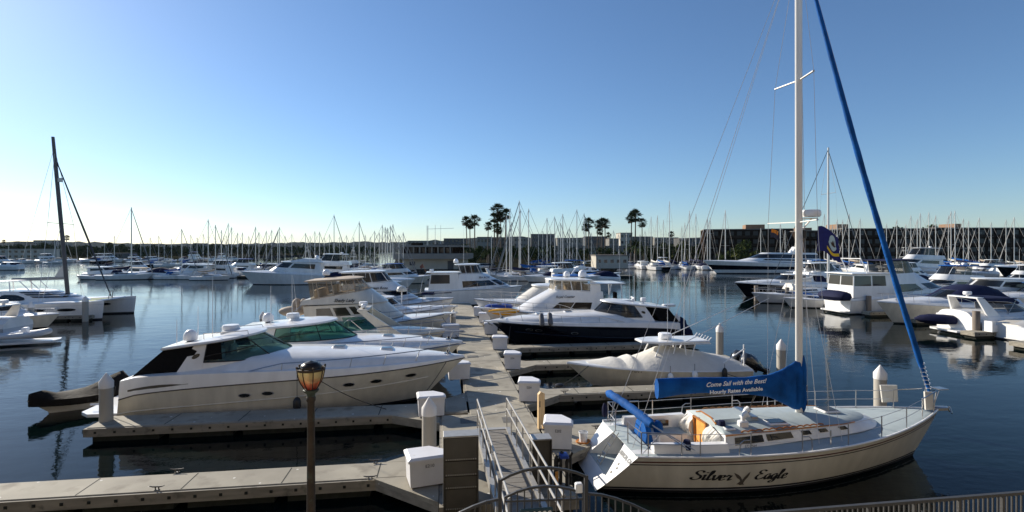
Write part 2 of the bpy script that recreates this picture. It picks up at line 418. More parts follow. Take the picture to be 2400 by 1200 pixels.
land([DX(-500, 235), DX(0, 262), DX(200, 280), DX(420, 306), DX(600, 410), DX(760, 560), DX(830, 800), DX(940, 2600), DX(-500, 2600)], 1.2, 'shore')
PROM = mat('promenade_concrete', (.30, .27, .22), .9, noise=(1, .15))
mb = MB(); mb.box(-60, 3.6, -12, 9.0, -2, 1.2, PROM); mb.box(3.6, 60, -12, 7.95, -2, 1.198, PROM); structure(mb.build('promenade', smooth=0))
# far hills
HILLM = mat('far_hillside', (.026, .032, .034), 1, spec=0, noise=(.012, .4), dirt=(.05, (.05, .052, .052), .58))
def hill(prof, D0, D1, name):
    mb = MB(); rings = []
    for i in range(len(prof) * 6 - 5):
        a, q = divmod(i, 6)
        if a >= len(prof) - 1: px, h = prof[-1]
        else: px, h = lerp(prof[a][0], prof[a + 1][0], q / 6), lerp(prof[a][1], prof[a + 1][1], q / 6)
        j = rnd.uniform(-.10, .10) * h if 0 < i else 0
        rings.append([(*DX(px, lerp(D0, D1, f)), max(-.5, (h + j) * g - .5 * (g == 0))) for f, g in ((0, 0), (.12, .55), (.35, .9), (.6, 1.), (1, .2))])
    mb.loft(rings, HILLM, closed=False); return structure(mb.build(name, smooth=0))
hill([(-900, 60), (-400, 66), (0, 62), (130, 60), (240, 58), (330, 47), (420, 50), (500, 46), (560, 44), (640, 54), (700, 57), (760, 52), (830, 60), (900, 58), (960, 66), (1050, 74), (1150, 88), (1300, 92), (1500, 88), (1800, 80), (2200, 70), (2700, 60), (3200, 50)], 2600, 4200, 'hills')
# ================================================================ docks
def dock(name, x0, x1, y0, y1, label, joints='x', step=2.43, ztop=.5, cat='dock', gus=()):
    e = empty(name, ((x0 + x1) / 2, (y0 + y1) / 2, 0), 0, label, cat); ox, oy = (x0 + x1) / 2, (y0 + y1) / 2
    X0, X1, Y0, Y1 = x0 - ox, x1 - ox, y0 - oy, y1 - oy
    mb = MB(); mb.box(X0, X1, Y0, Y1, ztop - .11, ztop, CONC, .012)
    L = (X1 - X0) if joints == 'x' else (Y1 - Y0); k = int(L / step)
    for i in range(1, k + 1):
        q = (X0 if joints == 'x' else Y0) + i * step
        if joints == 'x' and q < X1 - .2: mb.box(q - .014, q + .014, Y0 + .03, Y1 - .03, ztop - .01, ztop + .004, FLOATM)
        elif joints == 'y' and q < Y1 - .2: mb.box(X0 + .03, X1 - .03, q - .014, q + .014, ztop - .01, ztop + .004, FLOATM)
    for tri in gus:                                   # triangular knees at the dock
        P2 = [(x - ox, y - oy) for x, y in tri]
        mb.loft([[(x, y, ztop - .115) for x, y in P2], [(x, y, ztop - .004) for x, y in P2]], CONC)
    mb.build('deck_slab', e, 0)
    mb = MB(); a = .075
    mb.box(X0, X1, Y0 - a, Y0 - .001, ztop - .30, ztop - .025, WALER); mb.box(X0, X1, Y1 + .001, Y1 + a, ztop - .30, ztop - .025, WALER)
    mb.box(X0 - a, X0 - .001, Y0 - a, Y1 + a, ztop - .30, ztop - .025, WALER); mb.box(X1 + .001, X1 + a, Y0 - a, Y1 + a, ztop - .30, ztop - .025, WALER)
    q = X0 + .3
    if joints == 'x':
        while q < X1:
            mb.box(q - .035, q + .035, Y0 - a - .02, Y0 - a, ztop - .19, ztop - .12, FLOATM); q += .61
    for tri in gus:
        P2 = [(x - ox, y - oy) for x, y in tri]
        mb.loft([[(x, y, ztop - .30) for x, y in P2], [(x, y, ztop - .118) for x, y in P2]], WALER)
    mb.build('waler', e, 0)
    mb = MB()
    if joints == 'x':
        q = X0 + .15
        while q < X1 - .3:
            mb.box(q, min(q + 2.1, X1 - .1), Y0 + .04, Y1 - .04, -.35, ztop - .112, FLOATM); q += 2.43
    else: mb.box(X0 + .05, X1 - .05, Y0 + .05, Y1 - .05, -.35, ztop - .112, FLOATM)
    mb.build('float', e, 0)
    return e
d = dock('main_dock', 1.08, 3.27, 19.0, 58.5, 'long straight grey concrete floating walkway running away between the slips', 'y', 3.0)
LIDM = mat('vault_lid', (.12, .115, .105), .8, noise=(6, .2))
for x, y in ((1.55, 18.2), (2.75, 18.6), (2.15, 24.4), (1.8, 29.2), (2.3, 34.), (1.7, 39.5), (2.4, 45)):
    if y > 19: mb = MB(); mb.box(x - .32 - 2.175, x + .32 - 2.175, y - .3 - 38.75, y + .3 - 38.75, .499, .505, LIDM); mb.build('vault_lid', d, 0)
d = dock('landing_dock', .03, 3.3, 12.35, 18.985, 'wide concrete landing float at the foot of the gangway', 'y', 2.2)
for x, y in ((1.0, 18.3), (2.5, 18.2)): mb = MB(); mb.box(x - .32 - 1.665, x + .32 - 1.665, y - .3 - 15.6675, y + .3 - 15.6675, .499, .505, LIDM); mb.build('vault_lid', d, 0)
dock('finger_dock', -26, -.06, 14.05, 15.05, 'sunlit concrete finger dock crossing the bottom left corner below the cruisers', gus=[[(-1.8, 14.04), (-.06, 14.04), (-.06, 12.5)], [(-1.6, 15.06), (-.06, 16.1), (-.06, 15.06)]])
dock('finger_dock', -12.0, 1.0, 19.35, 20.6, 'concrete finger dock lying along the nearest large white cruiser', gus=[[(-1.9, 19.34), (-.05, 19.34), (-.05, 18.2)], [(-.4, 20.61), (1.0, 21.9), (1.0, 20.61)]])
dock('finger_dock', -12.0, 1.0, 34.6, 35.6, 'half hidden concrete finger dock before the tan canopied flybridge boat')
RF = [(16.4, 17.4, 'concrete finger dock behind the blue trimmed sailboat, bearing a white bucket'),
      (21.1, 22.0, 'concrete finger dock between the blue trimmed sailboat and the covered fishing boat'),
      (26.7, 27.7, 'concrete finger dock just behind the white covered fishing boat'),
      (31.5, 32.4, 'concrete finger dock along the black hulled cruiser'),
      (37.0, 37.9, 'concrete finger dock between the black hulled cruiser and the tall flybridge boat'),
      (43.2, 44.1, 'far concrete finger dock behind the tall flybridge boat with yellow kayak'),
      (51.0, 51.9, 'farthest concrete finger dock on the right side of the walkway')]
for y0, y1, l in RF:
    g = [[(3.32, y0 - .01), (5.0, y0 - .01), (3.32, y0 - 1.35)], [(3.32, y1 + .01), (4.6, y1 + .01), (3.32, y1 + 1.0)]]
    if y0 < 17: g[0] = [(3.36, y0 - .01), (6.1, y0 - .01), (4.9, y0 - .75), (3.36, y0 - 1.9)]
    dock('finger_dock', 3.36, 16.3, y0, y1, l, gus=g)
# ---------------------------------------------------------------- pilings
def piling(x, y, label, h=2.25, r=.21, g='concrete pilings of the near docks', m=PILEM, cap=True):
    e = empty('piling', (x, y, 0), 0, label, 'piling', g)
    mb = MB(); mb.lathe([(r, -1.5), (r, h - .50)], (0, 0, 0), m, 16); mb.build('shaft', e)
    if cap:
        mb = MB(); mb.lathe([(r * 1.06, h - .52), (r * 1.06, h - .30), (.02, h)], (0, 0, 0), CAPM, 16); mb.build('cap', e)
    return e
piling(*DX(1006, 15.1), 'piling with white pointed cap between the two nearest white dock boxes')
piling(*DX(249, 18.25), 'piling with pointed cap at the stern of the nearest white cruiser', 2.2)
piling(*DX(2063, 19.3), 'thick piling with white pointed cap behind the bow of the blue trimmed sailboat')
piling(*DX(1831, 24.9), 'piling with white pointed cap just left of the tall white mast')
piling(*DX(1687, 30.3), 'piling with white pointed cap behind the covered boat outboards')
piling(*DX(1586, 35.5), 'piling with white cap at the stern of the black hulled cruiser', 2.2)
piling(*DX(1062, 37.5), 'slim piling with pointed cap at the walkway edge, near the tan canopied boat', 2.2, .2)
piling(*DX(616, 36.0), 'piling tip with pointed cap showing behind the green glass cruiser', 2.25)
piling(*DX(200, 47.0), 'grey piling beside the white catamaran', 2.35, .24, m=PILEM)
piling(*DX(73, 43.5), 'pale piling by the small wooden decked boat, far left', 2.2, .22)
for px, D, l in ((2139, 46.5, 'brown piling left of the covered dinghy on the right basin fingers'), (2288, 38.8, 'brown piling beside the cruiser with the navy bimini'), (2036, 51.5, 'brown piling at the stern of the aft cabin yacht'),
                 (1845, 63, 'brown piling just left of the tall white mast, in the right basin'), (1772, 66, 'brown piling before the small grey boat in the right basin')):
    piling(*DX(px, D), l, 2.45, .24, 'brown pilings of the right basin', PILEG, False)
# ---------------------------------------------------------------- dock boxes
def dock_box(x, y, rz, label, txt=None, s=1.0, wide=1.0):
    e = empty('dock_box', (x, y, .5), rz, label, 'dock box', 'white fibreglass dock boxes')
    e.scale = (s * wide, s, s)
    def P5(k): return [(-.50 - k, -.36 - k), (.50 + k, -.36 - k), (.50 + k, .02), (.12, .42 + k), (-.50 - k, .42 + k)]
    mb = MB(); mb.loft([[(a * .97, b * .97, .03) for a, b in P5(-.03)], [(a, b, .66) for a, b in P5(-.02)]], BOXW)
    mb.box(-.40, -.25, -.30, .3, 0, .04, GREYP); mb.box(.22, .38, -.30, .1, 0, .04, GREYP)
    mb.build('box_body', e, 30)
    mb = MB(); mb.loft([[(a, b, .655) for a, b in P5(.015)], [(a, b, .715) for a, b in P5(.02)], [(a * .9, b * .9, .765) for a, b in P5(.0)]], BOXW); mb.build('lid', e, 30)
    if txt: lettering('lettering', txt, .11, lambda a, b: (a, -.352, .5 + b), BLKST, e, 0, .0)
    return e
def W(px, py, z=.5): return ray(px, py, z)
x, y = W(1001, 1138); dock_box(x, y + .25, R(12), 'white dock box with black number E210, nearest one left of the gangway', 'E210', 1.02, 1.05)
x, y = W(1010, 975); dock_box(x, y + .2, R(5), 'white dock box behind the capped piling, by the cruiser bow', None, 1.0)
x, y = W(1313, 1052); dock_box(x, y + .25, R(-14), 'white dock box with blue label beside the white bucket', 'E202', 1.1, .8)
x, y = W(1243, 940); dock_box(x, y + .2, R(-12), 'white dock box on the corner just behind the upright wooden plank', 'E204', 1.1, .8)
x, y = W(1203, 865); dock_box(x, y + .2, R(-10), 'white dock box on the knee of the finger along the black hulled cruiser', 'E206', 1.1, .8)
x, y = W(1173, 819); dock_box(x, y + .2, R(-8), 'white dock box below the bow pulpit of the black hulled cruiser', None, 1.05, .9)
x, y = W(1152, 784); dock_box(x, y + .3, R(-8), 'white dock box below the yellow kayak', None, 1.1, .9)
x, y = W(1137, 757); dock_box(x, y + .3, R(-8), 'small far white dock box left of the yellow kayak', None, 1.1, .9)
x, y = W(1124, 741); dock_box(x, y + .3, R(-8), 'farthest white dock box on the right edge of the walkway', None, 1.1, .9)
x, y = W(1080, 889); dock_box(x - .1, y + .2, R(5), 'white dock box under the bow of the nearest cruiser', None, 1.05)
x, y = W(1056, 791); dock_box(x, y + .2, R(5), 'white dock box before the piling on the left walkway edge', None, 1.2)
x, y = W(1040, 762); dock_box(x + .2, y + .2, R(5), 'white dock box just behind the piling on the left walkway edge', None, 1.2)
# ---------------------------------------------------------------- cleats
CLEATM = mat('cleat_iron', (.10, .095, .09), .5, .5, noise=(20, .3))
def cleat_mesh():
    mb = MB(); mb.box(-.06, .06, -.04, .04, 0, .015, CLEATM); mb.tube([(-.04, 0, .01), (-.045, 0, .08)], .017, CLEATM, 5); mb.tube([(.04, 0, .01), (.045, 0, .08)], .017, CLEATM, 5)
    mb.tube([(-.19, 0, .11), (-.1, 0, .088), (.1, 0, .088), (.19, 0, .11)], [.012, .02, .02, .012], CLEATM, 6); return mb
cl0 = None
for (px, py, l) in ((415, 1107, 'iron cleat on the far edge of the bottom left finger dock'), (368, 1148, 'iron cleat on the near edge of the bottom left finger dock'), (880, 1085, 'iron cleat behind the lamp post on the bottom left dock'),
                    (868, 1124, 'iron cleat right of the lamp post near the box marked E210'), (1323, 921, 'iron cleat on the finger behind the upright wooden plank'), (1398, 1004, 'iron cleat on the finger with the white bucket')):
    x, y = W(px, py)
    if cl0 is None: cl0 = cleat_mesh().build('cleat'); o = cl0
    else: o = cl0.copy(); COL.objects.link(o)
    o.location = (x, y, .5); o.scale = (.92,) * 3; tag(o, l, 'cleat', 'dock cleats')
# ---------------------------------------------------------------- gangway, gate, fence, lamp
g = empty('gangway', (1.72, 13, 0), 0, 'grey metal gangway ramp with double pipe handrails leading down to the float', 'gangway')
ya, za, yb, zb = 9.0 - 13, 1.15, 17.0 - 13, .58
def gz(y): return lerp(za, zb, (y - ya) / (yb - ya))
mb = MB(); mb.loft([[(-.42, q, gz(q) - .06), (.42, q, gz(q) - .06), (.42, q, gz(q)), (-.42, q, gz(q))] for q in (ya, yb)], RAMPM)
for i in range(1, 26):
    q = lerp(ya, yb, i / 26); mb.box(-.40, .40, q - .012, q + .012, gz(q) - .004, gz(q) + .006, RAMPM)
mb.build('ramp_deck', g, 0)
for sd in (-1, 1):
    mb = MB(); mb.loft([[(sd * .43, q, gz(q) - .16), (sd * .56, q, gz(q) - .16), (sd * .56, q, gz(q) + .06), (sd * .43, q, gz(q) + .06)] for q in (ya, yb + .1)], GALV); mb.build('side_beam', g, 0)
    mb = MB()
    for hh in (.98, .62): mb.tube([(sd * .50, q, gz(q) + hh) for q in (ya + .1, yb + .3)] + [(sd * .5, yb + .36, gz(yb) + hh - .12)], .026, GALV, 8)
    for i in range(8): q = lerp(ya + .25, yb + .3, i / 7); mb.tube([(sd * .5, q, gz(q) - .05), (sd * .5, q, gz(q) + .97)], .02, GALV, 6)
    mb.build('handrail', g)
mb = MB(); mb.loft([[(-.5, yb, .60), (.5, yb, .60), (.5, yb, .575), (-.5, yb, .575)], [(-.5, yb + .45, .512), (.5, yb + .45, .512), (.5, yb + .45, .506), (-.5, yb + .45, .506)]], GALV); mb.build('toe_plate', g, 0)
def steel_box(px0, px1, D, top, label, seg):
    x0, y0 = DX(px0, D); x1, _ = DX(px1, D); e = empty('panel_guard', ((x0 + x1) / 2, y0, 0), 0, label, 'panel guard', 'grey panel guards flanking the gangway'); wd = (x1 - x0) / 2
    mb = MB(); zs = [-.2] + seg + [top]
    for i in range(len(zs) - 1):
        mb.box(-wd, wd, -.02 * i, .30, zs[i] + .02, zs[i + 1] - .008, GREYP, .012)
        for q in range(14):
            if i: xx = lerp(-wd + .04, wd - .04, q / 13); mb.box(xx - .012, xx + .012, -.02 * i - .012, -.02 * i - .001, zs[i] + .03, zs[i] + .06, GALV)
    mb.build('panel_face', e, 0)
    mb = MB(); mb.box(-wd - .03, -wd - .001, -.08, .32, -.3, top, GREYP); mb.box(wd + .001, wd + .03, -.08, .32, -.3, top, GREYP); mb.build('corner_post', e, 0)
    mb = MB(); mb.box(-wd - .03, wd + .03, -.085, .33, top + .001, top + .035, GALV, .006); mb.build('top_cap', e, 0)
steel_box(1042, 1119, 12.1, 2.17, 'tall dark grey segmented metal panel left of the gangway', [.42, .93, 1.24, 1.61])
steel_box(1249, 1291, 13.3, 1.66, 'narrower dark grey metal panel right of the gangway', [.9])
def pipe_stack(px, D):
    x, y = DX(px, D); e = empty('utility_pipe', (x, y, 0), 0, 'black utility pipes and hoses standing beside the right panel guard', 'utility pipes')
    mb = MB()
    for i, (dx, dy, h) in enumerate(((0, 0, 1.28), (.16, .1, 1.34), (.30, .0, 1.22), (.42, .12, 1.30), (.1, .25, 1.1))): mb.tube([(dx, dy, -.4), (dx, dy, h - .1), (dx + .05, dy + .02, h)], .045, RUBBER, 8)
    mb.build('pipe', e)
    mb = MB(); mb.box(.12, .34, -.08, .2, 1.22, 1.30, BLUEP, .02); mb.box(-.02, .06, -.06, .0, .5, .9, TEAKL, .01); mb.build('valve_box', e)
pipe_stack(1302, 13.2)
# gate
GY = 8.3
def gp(px, py): x, z = onY(px, py, GY); return x, z
ge = empty('arched_gate', (1.6, GY, 1.2), 0, 'dark iron arched gate at the head of the gangway', 'gate')
def gl(px, py): x, z = gp(px, py); return (x - 1.6, 0, z - 1.2)
mb = MB()
arch = [(1171, 1127), (1195, 1114), (1225, 1103), (1258, 1097), (1292, 1096.5), (1325, 1101), (1352, 1108), (1374, 1117)]
pa = [gl(*p) for p in arch]
for a, b in zip(pa, pa[1:]): mb.bar(a, b, .04, .04, IRON)
mb.build('outer_arch', ge, 30)
for px, py in ((1171.5, 1126), (1373.5, 1116)):
    q = gl(px, py); mb = MB(); mb.box(q[0] - .03, q[0] + .03, -.03, .03, 0, q[2] + .02, IRON); mb.build('gate_post', ge, 0)
mb = MB(); arc2 = [(1183, 1166), (1210, 1153), (1240, 1144), (1275, 1139.5), (1310, 1141), (1340, 1147), (1366, 1155)]
pb = [gl(*p) for p in arc2]
for a, b in zip(pb, pb[1:]): mb.bar(a, b, .036, .036, IRON)
for i in range(12):
    f = i / 11 * (len(pb) - 1); k = min(len(pb) - 2, int(f)); p = Vector(pb[k]).lerp(Vector(pb[k + 1]), f - k)
    mb.bar((p.x, 0, .12), (p.x, 0, p.z), .02, .02, IRON)
p = gl(1183, 1172); q = gl(1366, 1166); mb.bar((p[0], 0, p[2] - .02), (q[0], 0, q[2] - .02), .03, .03, IRON); mb.bar((p[0], 0, .15), (q[0], 0, .15), .04, .04, IRON)
mb.build('gate_leaf', ge, 0)
mb = MB(); q = gl(1362, 1150); mb.box(q[0] - .10, q[0] + .02, -.04, .06, q[2] - .02, q[2] + .13, PLASTW, .015); mb.build('lock_case', ge)
SIGNM = mat('sign_teal', (.012, .045, .065), .5, noise=(5, .15))
se = empty('gate_sign', (*[gp(1256, 1190)[0], GY - .05], 1.2), 0, 'dark teal slip number sign hung on the gate bars', 'sign')
sz = gp(1256, 1186)[1] - 1.2
mb = MB(); mb.box(-.27, .27, -.03, .0, sz - .42, sz, SIGNM, .01); mb.build('sign_board', se, 0)
lettering('lettering', 'E 1000', .17, lambda a, b: (a, -.034, sz - .165 + b), CAPM, se, .2, .004)
def curved_fence(pts, base, n, label):
    P3 = [gp(*p) for p in pts]; e = empty('fence', (P3[0][0], GY, 1.2), 0, label, 'fence'); o = P3[0][0]
    mb = MB(); Q = [Vector((x - o, 0, z - 1.2)) for x, z in P3]
    for a, b in zip(Q, Q[1:]): mb.bar(a, b, .04, .04, IRON)
    mb.build('top_rail', e, 30)
    mb = MB()
    for i in range(n):
        f = i / n * (len(Q) - 1) + .12; k = min(len(Q) - 2, int(f)); p = Q[k].lerp(Q[k + 1], f - k); mb.bar((p.x, 0, .02), (p.x, 0, p.z), .02, .02, IRON)
    mb.build('bars', e, 0)
    mb = MB(); mb.box(min(Q[0].x, Q[-1].x), max(Q[0].x, Q[-1].x), -.02, .02, .0, .05, IRON); mb.build('bottom_rail', e, 0)
curved_fence([(1168, 1170), (1140, 1176), (1110, 1187), (1080, 1201), (1050, 1222)], 0, 9, 'iron fence curving down on the left of the arched gate')
curved_fence([(1378, 1157), (1410, 1160), (1445, 1169), (1485, 1184), (1525, 1203), (1570, 1230)], 0, 11, 'iron fence curving down on the right of the arched gate')
RY = 7.7
e = empty('railing', (5.2, RY, 1.2), 0, 'straight grey picket railing in the bottom right corner', 'railing')
mb = MB(); (xa, z_a), (xb, z_b) = onY(1760, 1206, RY), onY(2470, 1149, RY); mb.bar((xa - 5.2, 0, z_a - 1.2), (xb - 5.2, 0, z_b - 1.2), .06, .05, RAILD); mb.bar((xa - 5.2, 0, .12), (xb - 5.2, 0, .12), .05, .04, GALV); mb.build('top_rail', e, 0)
mb = MB(); n = 60
for i in range(n + 1):
    x = lerp(xa, xb, i / n); z = lerp(z_a, z_b, i / n); t = .05 if i % 9 == 4 else .022; mb.bar((x - 5.2, 0, 0 if t > .03 else .12), (x - 5.2, 0, z - 1.2), t, t, RAILD)
mb.build('bars', e, 0)
# lamp
lx, ly = DX(729, 8.3); e = empty('street_lamp', (lx, ly, 1.2), 0, 'bronze lamp post with amber tinted urn shaped glass lantern', 'lamp post')
def lz(py): return CH - (py - HY) * 8.3 / F - 1.2
mb = MB(); mb.lathe([(.17, 0), (.17, .1), (.12, .16), (.10, .5), (.075, .6), (.062, lz(1050)), (.058, lz(942)), (.075, lz(938)), (.075, lz(932)), (.062, lz(928))], (0, 0, 0), BRONZE, 14); mb.build('pole', e)
PATI = mat('lamp_patina', (.045, .06, .045), .6, .2, noise=(12, .4))
mb = MB(); mb.lathe([(.062, lz(929)), (.07, lz(922)), (.115, lz(917)), (.125, lz(913)), (.09, lz(911))], (0, 0, 0), PATI, 14); mb.build('neck', e)
def amber():
    m = bpy.data.materials.new('lamp_glass_amber'); m.use_nodes = True; nt = m.node_tree; N = nt.nodes.new; Lk = nt.links.new; b = nt.nodes['Principled BSDF']
    b.inputs['Roughness'].default_value = .35
    tc = N('ShaderNodeTexCoord'); sp = N('ShaderNodeSeparateXYZ'); Lk(tc.outputs['Object'], sp.inputs[0])
    nz = N('ShaderNodeTexNoise'); nz.inputs['Scale'].default_value = 14; Lk(tc.outputs['Object'], nz.inputs['Vector'])
    ad = N('ShaderNodeMath'); ad.operation = 'MULTIPLY_ADD'; ad.inputs[1].default_value = .12; Lk(nz.outputs['Fac'], ad.inputs[0]); Lk(sp.outputs['Z'], ad.inputs[2])
    mr = N('ShaderNodeMapRange'); mr.inputs[1].default_value = lz(908) + .06; mr.inputs[2].default_value = lz(865) + .06; Lk(ad.outputs[0], mr.inputs[0])
    rp = N('ShaderNodeValToRGB'); el = rp.color_ramp.elements; el[0].color = (.30, .05, .03, 1); el[1].position = .62; el[1].color = (.74, .62, .30, 1)
    k = rp.color_ramp.elements.new(.28); k.color = (.55, .16, .07, 1); Lk(mr.outputs[0], rp.inputs[0]); Lk(rp.outputs[0], b.inputs['Base Color'])
    tl = N('ShaderNodeBsdfTranslucent'); Lk(rp.outputs[0], tl.inputs[0]); ms = N('ShaderNodeMixShader'); ms.inputs[0].default_value = .55
    Lk(b.outputs[0], ms.inputs[1]); Lk(tl.outputs[0], ms.inputs[2])
    tr = N('ShaderNodeBsdfTransparent'); m2 = N('ShaderNodeMixShader'); m2.inputs[0].default_value = .18; Lk(ms.outputs[0], m2.inputs[1]); Lk(tr.outputs[0], m2.inputs[2])
    Lk(m2.outputs[0], nt.nodes['Material Output'].inputs[0]); return m
mb = MB(); mb.lathe([(.085, lz(911)), (.115, lz(905)), (.15, lz(896)), (.182, lz(885)), (.20, lz(873)), (.205, lz(866))], (0, 0, 0), amber(), 20); mb.build('lantern_glass', e)
mb = MB(); mb.lathe([(.03, lz(910)), (.035, lz(880)), (.02, lz(872))], (0, 0, 0), PLASTW, 8); mb.build('bulb', e)
mb = MB(); mb.lathe([(.205, lz(868)), (.222, lz(867.5)), (.226, lz(862)), (.205, lz(861)), (.195, lz(864))], (0, 0, 0), BRONZE, 20)
for j in range(8):
    a = 2 * math.pi * (j + .5) / 8; ca, sa = math.cos(a), math.sin(a)
    mb.tube([(r * ca, r * sa, lz(q)) for r, q in ((.10, 911), (.125, 905), (.16, 896), (.19, 885), (.208, 873), (.215, 860))], .009, BRONZE, 5)
    mb.ell((.216 * ca, .216 * sa, lz(859)), .02, .02, .022, BRONZE, 6, 4)
mb.build('cage', e)
mb = MB(); mb.lathe([(.17, lz(863)), (.165, lz(857)), (.14, lz(853)), (.11, lz(850.5)), (.105, lz(849)), (.09, lz(848)), (.03, lz(846.5)), (.015, lz(845))], (0, 0, 0), mat('lamp_cap', (.03, .022, .018), .3, .5, noise=(6, .4)), 20); mb.build('cap', e)
# ---------------------------------------------------------------- small dock things
x, y = W(1268, 1004); e = empty('wooden_plank', (x, y, .5), R(8), 'raw wooden plank standing upright at the walkway edge', 'plank')
mb = MB()
mb.prism([(-.11, 0), (-.11, 1.17), (-.03, 1.26), (.11, 1.20), (.11, 0), (.06, 0), (.04, .14), (-.03, .15), (-.05, 0)], -.07, .07, PLANK); mb.build('plank_board', e, 0)
mb = MB(); mb.box(-.08, -.05, -.075, -.07, .75, .95, BLKST); mb.build('slot', e, 0)
x, y = W(1367, 1037); e = empty('bucket', (x, y, .5), 0, 'white plastic bucket standing in a coil of orange rope', 'bucket')
mb = MB(); mb.lathe([(.115, .0), (.14, .31), (.15, .31), (.15, .34), (.138, .34), (.11, .05), (.02, .05)], (0, 0, 0), PLASTW, 16); mb.build('pail', e)
mb = MB(); mb.tube([(.145 * math.cos(a), -.02 - .05 * math.sin(a), .31 + .0 * a) for a in [math.pi * i / 8 for i in range(9)]], .006, STEEL, 4); mb.build('handle', e)
mb = MB(); mb.tube([((.19 + .012 * i / 12 + .03 * math.sin(i * .9)) * math.cos(i * .45), (.19 + .03 * math.cos(i * 1.3)) * math.sin(i * .45), .02 + .02 * (i % 28) / 14) for i in range(56)], .014, ROPEO, 5)
o = mb.build('rope_coil'); o.location = (x, y, .5); tag(o, 'loose coil of orange rope around the foot of the bucket', 'rope')
# ================================================================ motor boats of the near docks
def start(name, x, y, d, label, cat='motorboat', group=None):
    """d = +1: bow towards +x, -1: bow towards -x (x, y = transom centre)"""
    return empty(name, (x, y, 0), 0 if d > 0 else math.pi, label, cat, group)
def hull_part(e, h, side, boot=BLKST, keel=BOOT, upper=None, nt=26, transom=None, zb=.12):
    mb = MB(); h.mesh(mb, [('z', h.z0, keel), ('z', .02, boot), ('z', zb, side), ('u', .42, side), ('u', .62, side), ('u', .82, upper or side), ('u', 1., side)], keel, nt, transom)
    return weld(mb.build('hull', e))
def deck_prof(da, db, hump, hp=3., gun=.5, q=.8, cut=False):
    def f(t):
        d = lerp(da, db, t ** q); k = max(0, 1 - t ** hp) * hump
        if cut: c_ = max(0, min(1, (t - .14) / .22)); k *= c_ * c_ * (3 - 2 * c_)
        return [(1, 0), (.985, d * gun), (.955, d), (.86, d + .02), (.76, d + .02 + .45 * k), (.62, d + .02 + .75 * k), (.35, d + .02 + .93 * k), (0, d + .02 + k)]
    return f
def deck_part(e, h, prof, m=GEL, nm='deck'):
    mb = MB(); h.deck(mb, prof, m); return weld(mb.build(nm, e))
def rub(e, h, m=GREYP, r=.024):
    mb = MB(); h.rim(mb, m, r); return mb.build('rub_rail', e)
def portholes(e, h, xs, m=DARKW, a=.20, b=.075, rim=STEEL, nm='porthole'):
    for sd in (-1, 1):
        for x, z in xs:
            o = MB()
            def ring(k, ep): return [h.at(x + a * k * math.cos(q * math.pi / 7), z + b * k * math.sin(q * math.pi / 7), sd, ep) for q in range(14)]
            o.loft([ring(1.16, .004), ring(1.12, .016), ring(.96, .018)], rim, True, False, False); o.poly(ring(.97, .014), m); o.build(nm, e)
def bow_rail(e, h, t0=.42, t1=.985, hgt=.5, k=7, inset=.14, dz=.25, mid=False, lean=.12, r=.02):
    for sd in (-1, 1):
        mb = MB(); rail(mb, h, t0, t1, hgt, k, STEEL, inset, r, lean, mid, (sd,), dz); mb.build('bow_rail', e)
def pulpit(e, h, ln=.7, z=None, w=.22):
    zz = (z or h.fb) + .02; mb = MB(); x = h.L
    mb.loft([[(x - .5, -w * 1.6, zz - .1), (x - .5, w * 1.6, zz - .1), (x - .5, w * 1.6, zz + .04), (x - .5, -w * 1.6, zz + .04)], [(x + ln, -w * .5, zz - .03), (x + ln, w * .5, zz - .03), (x + ln, w * .5, zz + .05), (x + ln, -w * .5, zz + .05)]], GEL); mb.build('pulpit', e, 0)
    mb = MB(); mb.tube([(x + ln * .9, 0, zz + .08), (x + ln * .2, 0, zz - .12), (x - .1, 0, zz - .3)], .035, STEEL, 6); mb.tube([(x + ln * .2, -.2, zz - .2), (x + ln * .35, 0, zz - .1), (x + ln * .2, .2, zz - .2)], .03, STEEL, 5); mb.build('anchor', e)
def platform(e, h, ln=1.2, z=.42, w=.9, m=GEL):
    b = h.B / 2 * h.st * w; mb = MB()
    mb.loft([[(.15, -b, zz), (-ln * .7, -b, zz), (-ln, -b * .8, zz), (-ln, b * .8, zz), (-ln * .7, b, zz), (.15, b, zz)] for zz in (z - .12, z)], m); mb.build('swim_platform', e, 0)
def glass_band(e, r1, r2, s0, s1, m=TEAL, n=12, nm='windshield'):
    mb = MB(); pane(mb, r1, r2, s0, s1, 0, 1, m, eps=0, n=n); return mb.build(nm, e)
def frame_lines(e, r1, r2, lines, m=BLKST, r=.02, nm='window_frame'):
    mb = MB()
    for ln in lines: mb.tube([sv(r1, r2, s, v, .012) for s, v in ln], r, m, 5)
    return mb.build(nm, e)
def hrun(s0, s1, v, n=14, v1=None): return [(lerp(s0, s1, i / n), lerp(v, v if v1 is None else v1, i / n)) for i in range(n + 1)]
def antennas(e, items):
    for p, hh, ln in items:
        mb = MB(); whip(mb, p, hh, PLASTW, ln); mb.build('antenna', e)
def domes(e, items):
    for k, p, r in items:
        mb = MB()
        if k == 'sat': mb.lathe([(r * .5, -.02), (r * .5, .05)], p, BLKST, 10); dome(mb, (p[0], p[1], p[2] + .05), r, PLASTW)
        elif k == 'radar': mb.lathe([(r * .35, -.02), (r * .3, .12)], p, PLASTW, 10); radar(mb, (p[0], p[1], p[2] + .12), r, PLASTW)
        else:
            mb.lathe([(.16, -.02), (.14, .16), (.05, .22)], p, PLASTW, 10); mb.bar((p[0] - .1, p[1] - r, p[2] + .27), (p[0] + .1, p[1] + r, p[2] + .27), .09, .07, PLASTW)
        mb.build({'sat': 'satellite_dome', 'radar': 'radome'}.get(k, 'radar_scanner'), e)
